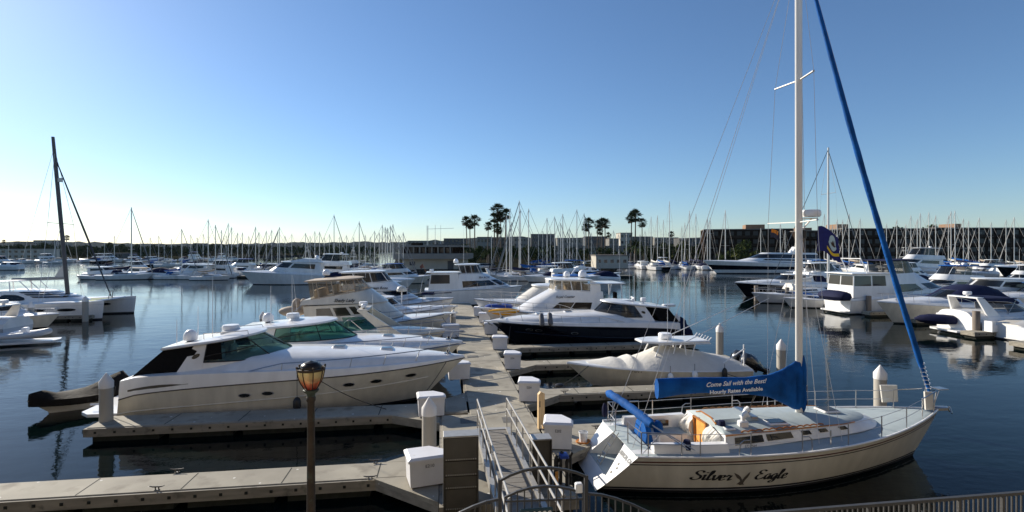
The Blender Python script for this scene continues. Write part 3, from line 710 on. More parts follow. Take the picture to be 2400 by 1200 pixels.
def seat(mb, x, y, z, m=SEATM, s=1.):
    mb.box(x - .28 * s, x + .28 * s, y - .3 * s, y + .3 * s, z, z + .45 * s, m, .05); mb.box(x - .34 * s, x - .18 * s, y - .3 * s, y + .3 * s, z + .4 * s, z + .98 * s, m, .05)
def express_hardtop(name, x, y, d, label, L, B, fs, fb, shp, da, tip, zw, roofr, side=BEIGE, glass=TEAL, gs=.5, dark=True, ws=(.69, .74), canvas=None, boot=BLKST, hullkw={}, plat=1.35, ports=(), vent=True, nl1=2.9, pil=(0, .2), railk={}, hump=.62):
    """roofr = (z_aft, z_front, x_aft, x_front)"""
    e = start(name, x, y, d, label, 'cruiser')
    h = Hull(L, B, fs, fb, **{**dict(Lw=L * .86, shp=shp, st=.93, pw=2.6, wl=.80, wpw=1.7, fp=.75, rp=1.1, rake=.25), **hullkw})
    hull_part(e, h, side, boot); rub(e, h)
    for sd in (-1, 1): mb = MB(); mb.tube([Vector(h.P(i / 24 * .93, lerp(.46, .66, i / 24), sd)) for i in range(25)], .028, side, 6); mb.build('spray_rail', e)
    deck_part(e, h, deck_prof(da, .10, hump, cut=True))
    hw = B * .375
    r0 = (fs + da - .05, zw - .12, .9, tip + .05, hw * 1.04, hw * 1.0, nl1 + .1); r1 = (zw - .02, zw + .04, 1.1, tip, hw, hw * .98, nl1)
    za, zf, xa, xf = roofr; r2 = (za, zf, xa + .25, xf - .15, hw * .84, hw * .84, nl1 * .47)
    mb = MB(); pane(mb, r0, r1, -gs, gs, 0, 1, GEL, eps=0, n=30); mb.build('coach_side', e)
    for sg in (1, -1):
        mb = MB(); rings = []
        for i in range(9):
            q = i / 8; s_ = sg * lerp(gs, ws[1], q); st_ = sg * lerp(gs, ws[0], q)
            rings.append([sv(r0, r2, lerp(s_, st_, v), v, ep) for ep in (0, -.06) for v in ((0, .3, .65, 1) if ep == 0 else (1, .65, .3, 0))])
        mb.loft(rings, GEL); mb.build('roof_wing', e)
        if canvas:
            p = sv(r0, r2, sg * .60, .62, .03); u_ = sv(r0, r2, sg * .5, .72) - p; u_.normalize(); n_ = Vector((0, sg, .12)); mb = MB(); mb.poly([p + n_ * .012 + u_ * (.15 * math.cos(a)) + Vector((0, -sg * .01, .085 * math.sin(a))) for a in [2 * math.pi * i / 14 for i in range(14)]], NAVYH); mb.build('emblem', e, 0)
    glass_band(e, r1, r2, -gs, gs, glass, 22)
    L_ = [hrun(-gs, gs, 0, 24), hrun(-gs, gs, .985, 24)] + [[(q, 0), (q * .95, 1)] for q in pil] + [[(-q, 0), (-q * .95, 1)] for q in pil if q] + [[(s * gs, 0), (s * gs, 1)] for s in (1, -1)]
    L_ += [hrun(s * .2, s * gs, .62, 10, .30) for s in (1, -1)]
    frame_lines(e, r1, r2, L_, BLKST, .022)
    if dark:
        for sg in (1, -1): mb = MB(); pane(mb, r1, r2, sg * .385, sg * gs, .12, 1, BLACKC, eps=.006, n=6, sl0=-.02 * sg); mb.build('side_curtain', e)
    mb = MB(); roof(mb, (za, zf, xa, xf, hw * .92, hw * .9, nl1 * .55), GEL, .11, .05, .10, 16); rf = mb.build('hardtop', e)
    mb = MB(); mb.box(lerp(xa, xf, .52), lerp(xa, xf, .78), -hw * .35, hw * .35, lerp(za, zf, .62) + .16, lerp(za, zf, .70) + .245, GEL, .04); mb.build('roof_hatch', e)
    if canvas:
        mb = MB()
        def fn(px, yy, z): return (px, yy * (1 - .1 * (z - canvas[0][1])), z)
        mb.prism(canvas, -hw * .98, hw * .98, BLACKC, fn); mb.build('cockpit_canvas', e, 0)
    mb = MB(); zc = fs + da + hump * .6
    for yy in (-.7, .55): seat(mb, tip - 2.7, yy, zc - .35, GEL, .9)
    mb.box(tip - 3.9, tip - 3.4, -1.2, 1.2, zc - .4, zc + .35, SEATM, .06); mb.build('seat', e)
    mb = MB(); mb.loft([[(tip - 2.0, yy, zc - .5), (tip - 1.5, yy, zc + .22), (tip - .8, yy, zc + .12), (tip - .5, yy, zc - .5)] for yy in (-1.0, 1.0)], BLKST); mb.build('dashboard', e)
    bow_rail(e, h, **{**dict(t0=.30, hgt=.55, k=7, inset=.22, dz=.10, lean=.25), **railk})
    if ports: portholes(e, h, ports)
    platform(e, h, plat)
    for hx, hy in ((tip + 1.6, 0), (tip + 3.6, 0)):
        if hx < L - 1.2:
            t = h.tx(hx); zz = h.sh(t) + deck_prof(da, .10, hump)(t)[-1][1]
            mb = MB(); mb.box(hx - .28, hx + .28, hy - .28, hy + .28, zz - .03, zz + .05, GEL, .05); mb.box(hx - .22, hx + .22, hy - .22, hy + .22, zz + .045, zz + .06, SMOKE if hx < tip + 2 else DARKW); mb.build('deck_hatch', e)
    if vent:
        for sg in (1, -1):
            mb = MB()
            def vp(q, w_): return (lerp(.55, 2.7, q), sg * (h.hb(h.tx(lerp(.55, 2.7, q))) * .985 + .014), lerp(fs + da * .45, fs + da * .80, q) + w_)
            mb.loft([[vp(i / 10, -.015), vp(i / 10, .10 * math.sin(math.pi * min(1, (i / 10 + .12))) ** .7)] for i in range(11)], GREYP, closed=False); mb.build('engine_vent', e)
    mb = MB(); mb.box(L - .95, L - .6, -.16, .16, fb + .1, fb + .26, STEEL, .04); mb.ell((L - .75, 0, fb + .3), .09, .07, .08, BLKST, 8, 4); mb.build('windlass', e)
    return e, h
# hero cruiser -------------------------------------------------------
e, h = express_hardtop('express_cruiser', -12.2, 23.0, 1, 'largest white cruiser in front, with black cockpit canvas and teal windshield, beside the lamp post', 13.25, 4.3, .97, 1.76, .5, .68, 6.25, 2.2, (2.68, 3.10, 1.5, 4.8), canvas=[(.35, 1.62), (2.15, 1.62), (2.72, 2.62), (2.55, 2.70), (1.55, 2.72)], glass=TEALN,
                       ports=[(4.7, .98), (5.55, 1.03), (8.55, 1.2), (9.6, 1.24), (10.95, 1.32)])
hero = e
domes(e, [('sat', (2.1, -.55, 2.86), .26), ('radar', (3.4, .1, 3.05), .34)])
antennas(e, [((3.0, -.7, 2.95), 2.6, (0, 0)), ((1.75, -.9, 2.85), .95, (0, 0)), ((1.75, .9, 2.85), 1.3, (0, 0))])
for sg in (-1, 1):
    mb = MB(); mb.tube([(2.75, sg * .85, 2.85), (2.7, sg * .8, 3.2), (4.4, sg * .85, 3.3), (4.45, sg * .9, 3.1)], .02, STEEL, 5); mb.build('roof_rail', e)
mb = MB(); mb.tube([(-.6, -1.2, .46), (-.62, -1.2, .62), (-1.2, -1.2, .62)], .03, STEEL, 6); mb.build('platform_rail', e)
# second cruiser -----------------------------------------------------
e, h = express_hardtop('express_cruiser', -10.7, 27.5, 1, 'white cruiser with large green tinted side windows, second one back on the left', 11.85, 4.0, 1.0, 1.62, .5, .52, 6.35, 2.12, (2.62, 2.95, .8, 5.35), gs=.66, dark=False, ws=(.95, .99), pil=(0, .30), hump=.5, nl1=2.6)
domes(e, [('sat', (1.9, .3, 2.86), .27), ('radar', (3.2, 0, 2.98), .32)])
antennas(e, [((3.4, -.9, 2.95), 2.4, (0, 0)), ((2.4, -.9, 2.9), 1.9, (0, 0))])
# black hulled cruiser -----------------------------------------------
e, h = express_hardtop('express_cruiser', 16.3, 34.6, -1, 'cruiser with black hull, white deck and black cockpit canvas, on the right of the walkway', 12.95, 4.2, 1.16, 1.72, .6, .46, 6.0, 2.02, (2.56, 2.98, .9, 5.2), side=NAVYH, boot=NAVYH, canvas=[(.1, 1.58), (1.5, 1.58), (2.0, 2.5), (1.8, 2.6), (.95, 2.62)], ports=[(10.5, 1.28), (9.9, 1.25), (7.6, 1.1)], glass=SMOKE, dark=False, hullkw=dict(fp=.9), vent=False)
dark_cruiser = e
pulpit(e, h, .55, 1.72)
domes(e, [('scan', (2.9, 0, 2.95), .55), ('radar', (2.2, .2, 2.85), .2)])
antennas(e, [((3.3, .4, 3.0), 3.3, (0, 0)), ((2.6, -.5, 3.0), 3.3, (0, 0))])
mb = MB(); mb.box(6.9, 9.1, -.85, .85, 1.98, 2.10, NAVYC, .05); mb.build('sun_pad', e)
mb = MB(); mb.box(-.2, .7, -.2, .25, 2.55, 2.72, GEL, .06); mb.build('lamp_arch_wing', e)
# -------------------------------------------------------------------- fenders and lines as things of their own
def fender(x, y, z, label, h=.6, r=.13, m=RUBBER, tilt=0, line=.5):
    e = empty('fender', (x, y, z), 0, label, 'fender'); e.rotation_euler = (tilt, 0, 0)
    mb = MB(); mb.lathe([(.03, -h / 2 - .02), (r * .8, -h / 2 + .03), (r, -h / 2 + .12), (r, h / 2 - .12), (r * .7, h / 2 - .03), (.03, h / 2 + .03)], (0, 0, 0), m, 12); mb.build('bumper', e)
    mb = MB(); mb.tube([(0, 0, h / 2), (0, 0, h / 2 + line)], .012, ROPE, 5); mb.build('lanyard', e)
def line(pts, label, r=.016, m=ROPE):
    mb = MB(); P_ = []
    for a, b in zip(pts, pts[1:]):
        for i in range(6):
            q = i / 6; P_.append((lerp(a[0], b[0], q), lerp(a[1], b[1], q), lerp(a[2], b[2], q) - .16 * math.sin(math.pi * q) * math.dist(a, b) * .25))
    P_.append(pts[-1]); mb.tube(P_, r, m, 5); return tag(mb.build('mooring_line'), label, 'mooring line', 'mooring lines')
fx, fz = onY(697, 945, 20.75); fender(fx, 20.70, fz, 'black fender hanging on the side of the nearest white cruiser', .45, .15, line=.95)
fx, fz = onY(1269, 753, 32.75); fender(fx, 32.7, fz + .1, 'grey fender lying over the black hulled cruiser deck edge, left of a pair', .85, .17, mat('fender_grey', (.10, .10, .11), .6), -.5, .2)
fx, fz = onY(1289, 751, 32.75); fender(fx, 32.72, fz + .1, 'grey fender lying over the black hulled cruiser deck edge, right of a pair', .85, .17, MATS['fender_grey'], -.5, .2)
bx, bz = onY(1046, 848, 22.3); wx, wz = ray(975, 946, .5)
line([(bx, 22.3, bz), (wx, wz, .52)], 'dark bow line of the nearest white cruiser')
ax, az = onY(748, 890, 20.85); wx, wz = ray(905, 960, .5); line([(ax, 20.8, az), (wx, wz, .52)], 'dark spring line slanting down the side of the nearest white cruiser')
line([(-12.0, 20.9, 1.5), (-12.05, 20.75, .9), (-11.9, 20.5, .52)], 'short dark stern line at the corner of the nearest white cruiser')
# ================================================================ flybridge boats
def fly_house(e, rings, panes, m=GEL, nm='deckhouse'):
    mb = MB(); house(mb, rings, m, 16, False, True); mb.build(nm, e)
    for (i, s0, s1, v0, v1, pm, kw) in panes:
        for sg in (1, -1):
            mb = MB(); k = dict(kw); k['sl0'] = sg * k.get('sl0', 0); k['sl1'] = sg * k.get('sl1', 0)
            pane(mb, rings[i], rings[i + 1], sg * s0, sg * s1, v0, v1, pm, **k); mb.build('window', e)
def enclosure(e, r1, r2, m, fm, pil, top, topm, v=True, th=.07):
    mb = MB(); pane(mb, r1, r2, -1, 1, 0, 1, m, eps=0, n=40); mb.loft([[sv(r1, r2, s, q) for s in (-1, 1)] for q in (0, 1)], m, closed=False); mb.build('clear_curtain', e)
    mb = MB()
    for s in pil:
        for sg in (1, -1): mb.tube([sv(r1, r2, s * sg, 0, .01), sv(r1, r2, s * sg, 1, .01)], .035, fm, 5)
    mb.tube([sv(r1, r2, *q, .01) for q in hrun(-1, 1, .06, 40)], .035, fm, 5); mb.tube([sv(r1, r2, *q, .01) for q in hrun(-1, 1, .97, 40)], .035, fm, 5); mb.build('curtain_frame', e)
    mb = MB(); roof(mb, top, topm, th, .05, .08); mb.build('canopy', e)
# tan canopied flybridge (nearest on the left)
e = start('flybridge_boat', -10.6, 37.3, 1, 'cream flybridge boat with tan canvas top and clear curtains, left of the walkway', 'motor yacht')
h = Hull(11.3, 4.0, 1.25, 2.0, Lw=9.9, shp=1.6, st=.92, pw=2.4, wl=.82, fp=.8, rp=1.0); hull_part(e, h, GELB); rub(e, h); deck_part(e, h, deck_prof(.12, .05, .18), GEL)
rs = [(1.35, 1.95, 1.7, 8.0, 1.68, 1.55, 1.6), (2.80, 2.95, 1.5, 6.8, 1.62, 1.5, 1.5)]
fly_house(e, rs, [(0, .90, .75, .42, .86, BRWNW, dict(sl0=-.02)), (0, .725, .60, .42, .86, BRWNW, {}), (0, .57, .51, .45, .88, BRWNW, {}), (0, .48, .30, .45, .9, BRWNW, dict(sl1=.08, n=8))], GELB)
fr = [(2.90, 2.98, 1.3, 6.9, 1.70, 1.58, 1.5), (3.2, 3.86, 1.45, 5.75, 1.58, 1.45, 1.3)]
mb = MB(); house(mb, fr, GELB, 16, True, True); mb.build('flybridge', e)
enclosure(e, (3.2, 3.86, 2.0, 5.72, 1.56, 1.44, 1.2), (4.45, 4.62, 1.75, 5.0, 1.42, 1.4, .7), CLEAR, TANC, (.2, .45, .66, .88), (4.42, 4.60, 1.55, 5.15, 1.5, 1.45, .7), TANC)
mb = MB(); seat(mb, 3.6, -.5, 3.1, SEATM, 1.1); seat(mb, 3.6, .5, 3.1, SEATM, 1.1); mb.box(4.7, 5.1, -.9, .9, 3.2, 4.1, GEL, .08); mb.box(2.1, 2.5, -1.2, 1.2, 3.1, 3.9, SEATM, .08); mb.build('seat', e)
lettering('lettering', 'Shady Lady', .30, lambda a, b: (4.15 + a, -lerp(1.66, 1.58, .3) - .03, 3.08 + b), BLKST, e, .35, .008)
bow_rail(e, h, .45, .99, .6, 7, .12, .15, True); pulpit(e, h, .5, 2.0); portholes(e, h, [(8.6, 1.25), (7.4, 1.2)], a=.22, b=.08)
domes(e, [('sat', (2.6, .2, 4.75), .25)]); antennas(e, [((2.2, -1.35, 3.0), 4.2, (-.5, 0)), ((1.2, -1.5, 1.5), 3.2, (-.35, 0))])
mb = MB(); mb.box(-.5, .5, -1.5, 1.5, 1.3, 1.42, GEL, .03); mb.tube([(.1, -1.4, 1.4), (.7, -1.35, 2.3), (1.4, -1.4, 2.9)], .03, STEEL, 6); mb.tube([(.1, 1.4, 1.4), (.7, 1.35, 2.3), (1.4, 1.4, 2.9)], .03, STEEL, 6); mb.build('cockpit_rail', e)
o = MB(); o.ell((0, 0, 0), .95, .5, .36, TANC, 12, 8); o.ell((.25, .1, .35), .38, .36, .55, TANC, 10, 6); o.ell((.75, -.1, .45), .3, .3, .45, TANC, 10, 6); oo = o.build('covered_tender', None); oo.location = (-10.1, 37.0, 2.35); tag(oo, 'small tender and motor wrapped in tan covers on the stern of the tan canopied boat', 'tender')
# open cruiser with arch (between)
e = start('open_cruiser', -9.6, 32.3, 1, 'open white cruiser with slanted arch, just before the tan canopied boat', 'cruiser')
h = Hull(9.9, 3.4, 1.0, 1.55, Lw=8.6, shp=.7, st=.92, pw=2.5, wl=.8, fp=.8); hull_part(e, h, GELB); rub(e, h, GELG); deck_part(e, h, deck_prof(.42, .08, .35), GELB)
r1 = (1.75, 1.85, 3.2, 6.1, 1.25, 1.2, 1.9); r2 = (2.35, 2.40, 3.2, 5.0, 1.05, 1.0, 1.2)
glass_band(e, r1, r2, -.8, .8, TEAL, 22); frame_lines(e, r1, r2, [hrun(-.8, .8, 0, 20), hrun(-.8, .8, 1, 20)] + [[(s, 0), (s, 1)] for s in (-.3, 0, .3, -.8, .8)], STEEL, .022)
mb = MB()
P_ = [(-.1, -1.5, 1.55)]
for sg in (-1, 1): mb.loft([[(6.35 - 3.1, sg * 1.40, 1.45), (7.45 - 3.1, sg * 1.40, 1.45), (7.45 - 3.1, sg * 1.30, 1.45), (6.35 - 3.1, sg * 1.3, 1.45)], [(4.65 - 3.1, sg * 1.2, 2.95), (5.15 - 3.1, sg * 1.2, 2.95), (5.15 - 3.1, sg * 1.1, 2.95), (4.65 - 3.1, sg * 1.1, 2.95)]], GELB)
mb.box(1.5, 2.1, -1.2, 1.2, 2.95, 3.06, GELB, .03)
for i, v in enumerate(mb.v): mb.v[i] = (v[0] + 3.2, v[1], v[2])
mb.build('radar_arch', e); domes(e, [('radar', (4.9, 0, 3.05), .26), ('sat', (5.0, -.6, 3.06), .15)])
mb = MB(); seat(mb, 4.2, -.5, 1.3); seat(mb, 4.2, .5, 1.3); mb.box(1.6, 2.2, -1.2, 1.2, 1.4, 1.85, SEATM, .06); mb.build('seat', e); bow_rail(e, h, .5, .985, .5, 6, .14, .15); antennas(e, [((5.6, -1.2, 2.4), 1.6, (0, 0))])
# boats further down on the left
e = start('sedan_cruiser', -9.2, 43.0, 1, 'white boat with cream radar dome on a post, behind the tan canopied boat', 'motorboat')
h = Hull(10.2, 3.6, 1.2, 1.85, Lw=9, shp=1.4, st=.92, pw=2.5, wl=.82, fp=.8); hull_part(e, h, GEL); rub(e, h); deck_part(e, h, deck_prof(.2, .08, .35), GEL)
fly_house(e, [(1.4, 1.9, 1.0, 6.2, 1.4, 1.3, 1.4), (2.6, 2.7, 1.0, 5.2, 1.3, 1.2, 1.2)], [(0, .85, .5, .4, .85, DARKW, {}), (0, .4, .05, .4, .9, DARKW, dict(n=8))])
mb = MB(); roof(mb, (2.6, 2.7, .6, 5.4, 1.35, 1.25, 1.2), GEL, .08, .05, .08); mb.build('cabin_roof', e)
mb = MB(); mb.tube([(6.0, 0, 2.0), (6.0, 0, 3.15)], .05, PLASTW, 8); mb.build('post', e); mb = MB(); mb.lathe([(.36, 3.15), (.42, 3.2), (.40, 3.4), (.3, 3.55), (.1, 3.62), (.02, 3.63)], (6.0, 0, 0), GELB, 14); mb.build('radome', e)
bow_rail(e, h, .45, .99, .6, 6, .12, .1); pulpit(e, h, .4, 1.85); antennas(e, [((6.5, -.9, 2.0), 3.2, (0, 0))])
e = start('flybridge_boat', -10.2, 48.6, 1, 'white flybridge boat with smoked curtains and blue brow, second behind the tan canopied boat', 'motor yacht')
h = Hull(11.4, 3.9, 1.3, 2.0, Lw=10, shp=1.5, st=.92, pw=2.5, wl=.82, fp=.8); hull_part(e, h, GEL, nt=18); rub(e, h); deck_part(e, h, deck_prof(.15, .08, .4), GEL)
rs = [(1.4, 2.2, 1.2, 8.1, 1.6, 1.5, 2.0), (2.75, 2.9, 1.2, 6.6, 1.5, 1.4, 1.7)]
fly_house(e, rs, [(0, .85, .5, .45, .85, DARKW, {}), (0, .42, .02, .45, .95, DARKW, dict(n=8))]); mb = MB(); house(mb, [(2.8, 2.95, 1.0, 7.0, 1.6, 1.5, 1.8), (3.4, 3.7, 1.0, 5.9, 1.45, 1.35, 1.4)], GEL, 16, True, True); mb.build('flybridge', e)
enclosure(e, (3.4, 3.7, 1.6, 5.8, 1.43, 1.33, 1.3), (4.5, 4.6, 1.4, 5.0, 1.3, 1.25, .8), SMOKE, GEL, (.2, .5, .8), (4.5, 4.6, 1.2, 5.1, 1.38, 1.3, .8), GEL)
lettering('lettering', 'Ocean Rose', .34, lambda a, b: (4.6 + a, -1.58, 3.05 + b), BLKST, e, .35, .008)
mb = MB(); roof(mb, (2.72, 2.9, 5.8, 7.3, .3, 1.45, 1.5), NAVYC, .05, .02, .03); mb.build('windshield_brow', e)
bow_rail(e, h, .45, .99, .6, 6, .12, .1); antennas(e, [((3.5, -1.3, 3.4), 4.4, (0, 0)), ((2.5, -1.3, 3.4), 5, (0, 0))])
mb = MB(); mb.box(8.4, 9.6, -.35, .35, 2.35, 2.62, NAVYC, .06); mb.tube([(9.4, 0, 2.5), (11.2, 0, 2.55)], .05, NAVYC, 6); o = mb.build('covered_windlass', e)
# aft cabin yacht across the end of the walkway
e = start('aft_cabin_yacht', -1.9, 62.3, 1, 'white aft cabin yacht with dark saloon windows, lying across the far end of the walkway', 'motor yacht')
h = Hull(11.8, 4.1, 1.7, 2.1, Lw=10.6, shp=1.4, st=.93, pw=2.4, wl=.85, fp=.8); hull_part(e, h, GEL); rub(e, h); deck_part(e, h, deck_prof(.15, .08, .1), GEL)
rs = [(1.75, 1.8, .4, 4.2, 1.75, 1.8, .12), (3.85, 3.85, .7, 4.0, 1.65, 1.7, .1)]
fly_house(e, rs, [(0, .98, .60, .40, .90, SMOKE, dict(n=4))]); mb = MB(); roof(mb, (3.85, 3.85, .2, 4.4, 1.75, 1.75, .2), GEL, .08, .05, .05); mb.build('aft_roof', e)
rs = [(1.75, 2.25, 4.0, 10.2, 1.75, 1.6, 2.3), (2.95, 3.05, 4.0, 8.6, 1.7, 1.5, 2.0), (3.7, 3.75, 4.0, 7.1, 1.55, 1.4, 1.4)]
fly_house(e, rs, [(0, .92, .30, .28, .92, DARKW, dict(n=8)), (0, .26, .02, .2, .95, DARKW, dict(n=5))])
enclosure(e, (3.7, 3.75, 4.2, 7.0, 1.5, 1.36, 1.2), (4.75, 4.8, 3.9, 6.4, 1.4, 1.3, .8), SMOKE, GEL, (.25, .5, .75, .98), (4.75, 4.8, 3.6, 6.6, 1.5, 1.35, .8), GEL)
lettering('lettering', 'SEA ROSE', .3, lambda a, b: (7.0 + a, -1.62, 3.2 + b), BLKST, e, 0, .005)
domes(e, [('sat', (3.7, 0, 4.95), .3)]); antennas(e, [((4.6, -.6, 4.8), 5.5, (0, 0))]); bow_rail(e, h, .4, .99, .7, 7, .12, .12)
mb = MB(); mb.tube([(.2, -1.6, 3.9), (-.3, -1.6, 2.8), (-.5, -1.6, 1.6)], .03, STEEL, 5); mb.tube([(.2, -1.2, 3.9), (-.3, -1.2, 2.8), (-.5, -1.2, 1.6)], .03, STEEL, 5); mb.build('ladder', e)
mb = MB(); mb.box(.55, 1.05, -.3, .3, 3.98, 4.25, GEL, .05); mb.build('life_raft', e); mb = MB(); mb.bar((.1, 0, 3.9), (-.3, 0, 4.9), .03, .03, TEAK); mb.poly([(-.1, 0, 4.5), (-.3, 0, 4.9), (-.62, .1, 4.6), (-.5, .05, 4.25)], REDST); mb.build('ensign_staff', e)
# right: tall flybridge with yellow kayak
e = start('flybridge_boat', 15.6, 40.4, -1, 'tall white flybridge yacht with brown saloon windows, behind the black hulled cruiser', 'motor yacht')
h = Hull(12.3, 4.2, 1.35, 1.95, Lw=10.8, shp=1.4, st=.93, pw=2.5, wl=.82, fp=.8); hull_part(e, h, GEL); rub(e, h); deck_part(e, h, deck_prof(.15, .08, .12), GEL)
rs = [(1.45, 1.75, 3.0, 9.9, 1.75, 1.6, 2.0), (2.62, 2.66, 3.0, 8.45, 1.7, 1.5, 1.9), (3.3, 3.4, 3.0, 7.05, 1.55, 1.4, 1.5)]
fly_house(e, rs, [(0, .86, .655, .40, .86, BRWNW, dict(sl0=0, n=4)), (0, .645, .46, .40, .86, BRWNW, dict(n=4))])
lettering('lettering', 'Royal Coaster', .26, lambda a, b: (15.6 - 9.55 - a, 1.645, 2.85 + b), BLKST, e, .25, .006)
enclosure(e, (3.3, 3.4, 4.2, 7.0, 1.5, 1.38, 1.4), (4.15, 4.2, 4.2, 6.8, 1.42, 1.36, 1.0), CLEAR, GEL, (.12, .3, .5, .8), (4.15, 4.2, 3.9, 7.25, 1.6, 1.5, 1.2), GEL, th=.1)
mb = MB(); seat(mb, 5.3, .5, 3.3, SEATM, 1); seat(mb, 5.3, -.5, 3.3, SEATM, 1); mb.box(6.2, 6.7, -1, 1, 3.2, 3.75, GEL, .08); mb.box(4.4, 4.7, -1.2, 1.2, 3.2, 4.0, TANC, .1); mb.build('seat', e)
mb = MB(); roof(mb, (3.88, 3.88, 1.2, 4.7, 1.55, 1.55, .4), GEL, .08, .05, .05); mb.build('aft_hardtop', e)
for sg in (1, -1):
    mb = MB(); mb.loft([[(3.0, sg * 1.62, 1.6), (4.1, sg * 1.66, 1.6), (4.1, sg * 1.58, 1.6), (3.0, sg * 1.54, 1.6)], [(3.2, sg * 1.5, 3.9), (4.0, sg * 1.5, 4.2), (4.0, sg * 1.42, 4.2), (3.2, sg * 1.42, 3.9)]], GEL)
    mb.tube([(1.5, sg * 1.5, 3.9), (1.4, sg * 1.6, 2.0)], .05, GEL, 6); mb.tube([(2.3, sg * 1.5, 3.9), (2.7, sg * 1.6, 2.0)], .05, GEL, 6); mb.build('roof_strut', e)
mb = MB(); mb.box(.4, 3.2, -1.6, 1.6, 2.0, 2.14, GEL, .03); seat(mb, 1.9, .4, 2.1, BROWNC, 1.1); mb.build('aft_deck', e)
domes(e, [('sat', (4.3, .3, 4.35), .34), ('sat', (5.4, -.5, 4.35), .27)]); antennas(e, [((5.9, .2, 4.3), 3.4, (0, 0)), ((1.6, 1.4, 3.9), 2.6, (0, 0))])
bow_rail(e, h, .42, .99, .65, 7, .12, .12, True); pulpit(e, h, .45, 1.95)
mb = MB(); mb.ell((7.6, .3, 2.85), .13, .08, .07, BLKST, 8, 4); mb.ell((7.6, .0, 2.85), .13, .08, .07, BLKST, 8, 4); mb.build('spot_lamp', e)
kx, kz = onY(1181, 731, 38.9)
mb = MB(); mb.loft([[(x, y * w_, z * w_ + .06 * (x / 1.15) ** 2) for y, z in ((0, -.3), (.22, -.24), (.34, -.02), (.25, .17), (0, .26), (-.25, .17), (-.34, -.02), (-.22, -.24))] for x, w_ in [(-1.25, .06), (-1.1, .32), (-.8, .66), (-.4, .92), (0, 1.), (.4, .92), (.8, .66), (1.1, .32), (1.25, .06)]], YELL)
o = mb.build('kayak'); o.location = (kx, 38.8, kz + .03); tag(o, 'yellow kayak lying on the bow of the tall flybridge yacht', 'kayak')
bx, bz = onY(1171, 718, 40.6)
mb = MB(); mb.loft([[(x, y * w_, z * w_) for y, z in ((-.5, -.16), (.5, -.16), (.55, 0), (.4, .17), (-.4, .17), (-.55, 0))] for x, w_ in [(-1.15, .3), (-.9, .75), (-.3, 1.), (.5, 1.), (.95, .7), (1.1, .2)]], BLUEP); mb.box(-.15, .15, -.3, .3, .155, .2, BLKST)
o = mb.build('inflatable_raft'); o.location = (bx, 40.7, bz); tag(o, 'blue inflatable raft behind the yellow kayak', 'raft')
# right: white boat with blue bimini
e = start('sedan_cruiser', 15.2, 47.2, -1, 'white flybridge cruiser with covered windshield and bright blue bimini, left of the tall flybridge yacht', 'motor yacht')
h = Hull(12.2, 4.1, 1.3, 2.0, Lw=10.7, shp=1.4, st=.93, pw=2.5, wl=.82, fp=.8); hull_part(e, h, GEL); rub(e, h); deck_part(e, h, deck_prof(.15, .08, .15), GEL)
rs = [(1.45, 1.95, 2.0, 8.4, 1.7, 1.5, 2.0), (3.15, 3.2, 2.4, 6.55, 1.5, 1.4, 1.6)]
fly_house(e, rs, [(0, .50, .02, .12, .93, WHTC, dict(n=12)), (0, .82, .60, .42, .8, DARKW, dict(n=4, sl1=-.05))])
mb = MB(); roof(mb, (3.15, 3.2, 2.2, 6.75, 1.6, 1.5, 1.6), GEL, .14, .08, .10); mb.build('cabin_roof', e)
r1, r2 = (3.3, 3.3, 2.2, 5.1, 1.3, 1.2, .5), (4.1, 4.1, 2.2, 4.6, 1.25, 1.15, .3)
enclosure(e, r1, r2, CLEAR, PLASTW, (.2, .5, .9), (4.1, 4.1, 2.0, 4.7, 1.35, 1.25, .3), BLUEC, th=.1)
bow_rail(e, h, .42, .99, .65, 7, .12, .12, True); portholes(e, h, [(8.2, 1.2), (9.1, 1.25)], a=.25, b=.07); mb = MB(); mb.tube([(3.0, 0, 4.2), (2.4, 0, 5.0)], .08, PLASTW, 6); mb.tube([(2.6, -.5, 4.85), (2.4, .5, 5.0)], .05, PLASTW, 6); mb.build('radar_mast', e)
# ================================================================ the blue trimmed sailing yacht
SX, SY = 4.2, 14.5
e = start('sailing_yacht', SX, SY, 1, 'cream sailing yacht with blue sail cover and the name Silver Eagle on its side', 'sailboat')
h = Hull(11.75, 3.6, 1.06, 1.45, Lw=10.75, tm=.42, st=.82, pw=2.1, wl=.84, wst=.50, wpw=1.55, rake=.92, draft=.55, fp=.62, shp=1.8, dip=.10, rp=.9)
mb = MB()
h.mesh(mb, [('z', -.12, BOOT), ('z', .10, GELG), ('z', .115, BOOT), ('z', .17, BEIGE), ('u', .35, BEIGE), ('u', .55, BEIGE), ('u', .75, BEIGE), ('u', .82, BLKST), ('u', .845, BEIGE), ('u', .88, REDST), ('u', .915, BEIGE), ('u', 1, BEIGE)], BOOT, 34, cap=False)
us = [-.0 + i / 10 for i in range(11)]
for sg in (-1, 1):
    out = [h.P(0, u, sg) for u in us]
    yi = sg * .48; yb_ = sg * .82
    zt, zf_ = out[-1][2], .34
    inner = [(h.xz(0, zt), yi, zt), (h.xz(0, zf_), yb_, zf_), (h.xz(0, zf_), 0, zf_), (h.xz(0, -.12), 0, -.12)]
    mb.poly(out + inner, GEL)
    mb.poly([(h.xz(0, zt), yi, zt), (h.xz(0, zf_), yb_, zf_), (1.5, yi, zf_)], GEL); mb.poly([(h.xz(0, zt), yi, zt), (1.5, yi, zf_), (1.5, yi, zt)], GEL)
mb.poly([(h.xz(0, .34), -.82, .34), (h.xz(0, .34), .82, .34), (1.5, .48, .34), (1.5, -.48, .34)], DECKG)
mb.poly([(1.5, -.48, .34), (1.5, .48, .34), (1.5, .48, .62), (1.5, -.48, .62)], GEL)
weld(mb.build('hull', e))
h.rim
mb = MB(); h.rim(mb, GEL, .03, .02); mb.build('toe_rail', e)
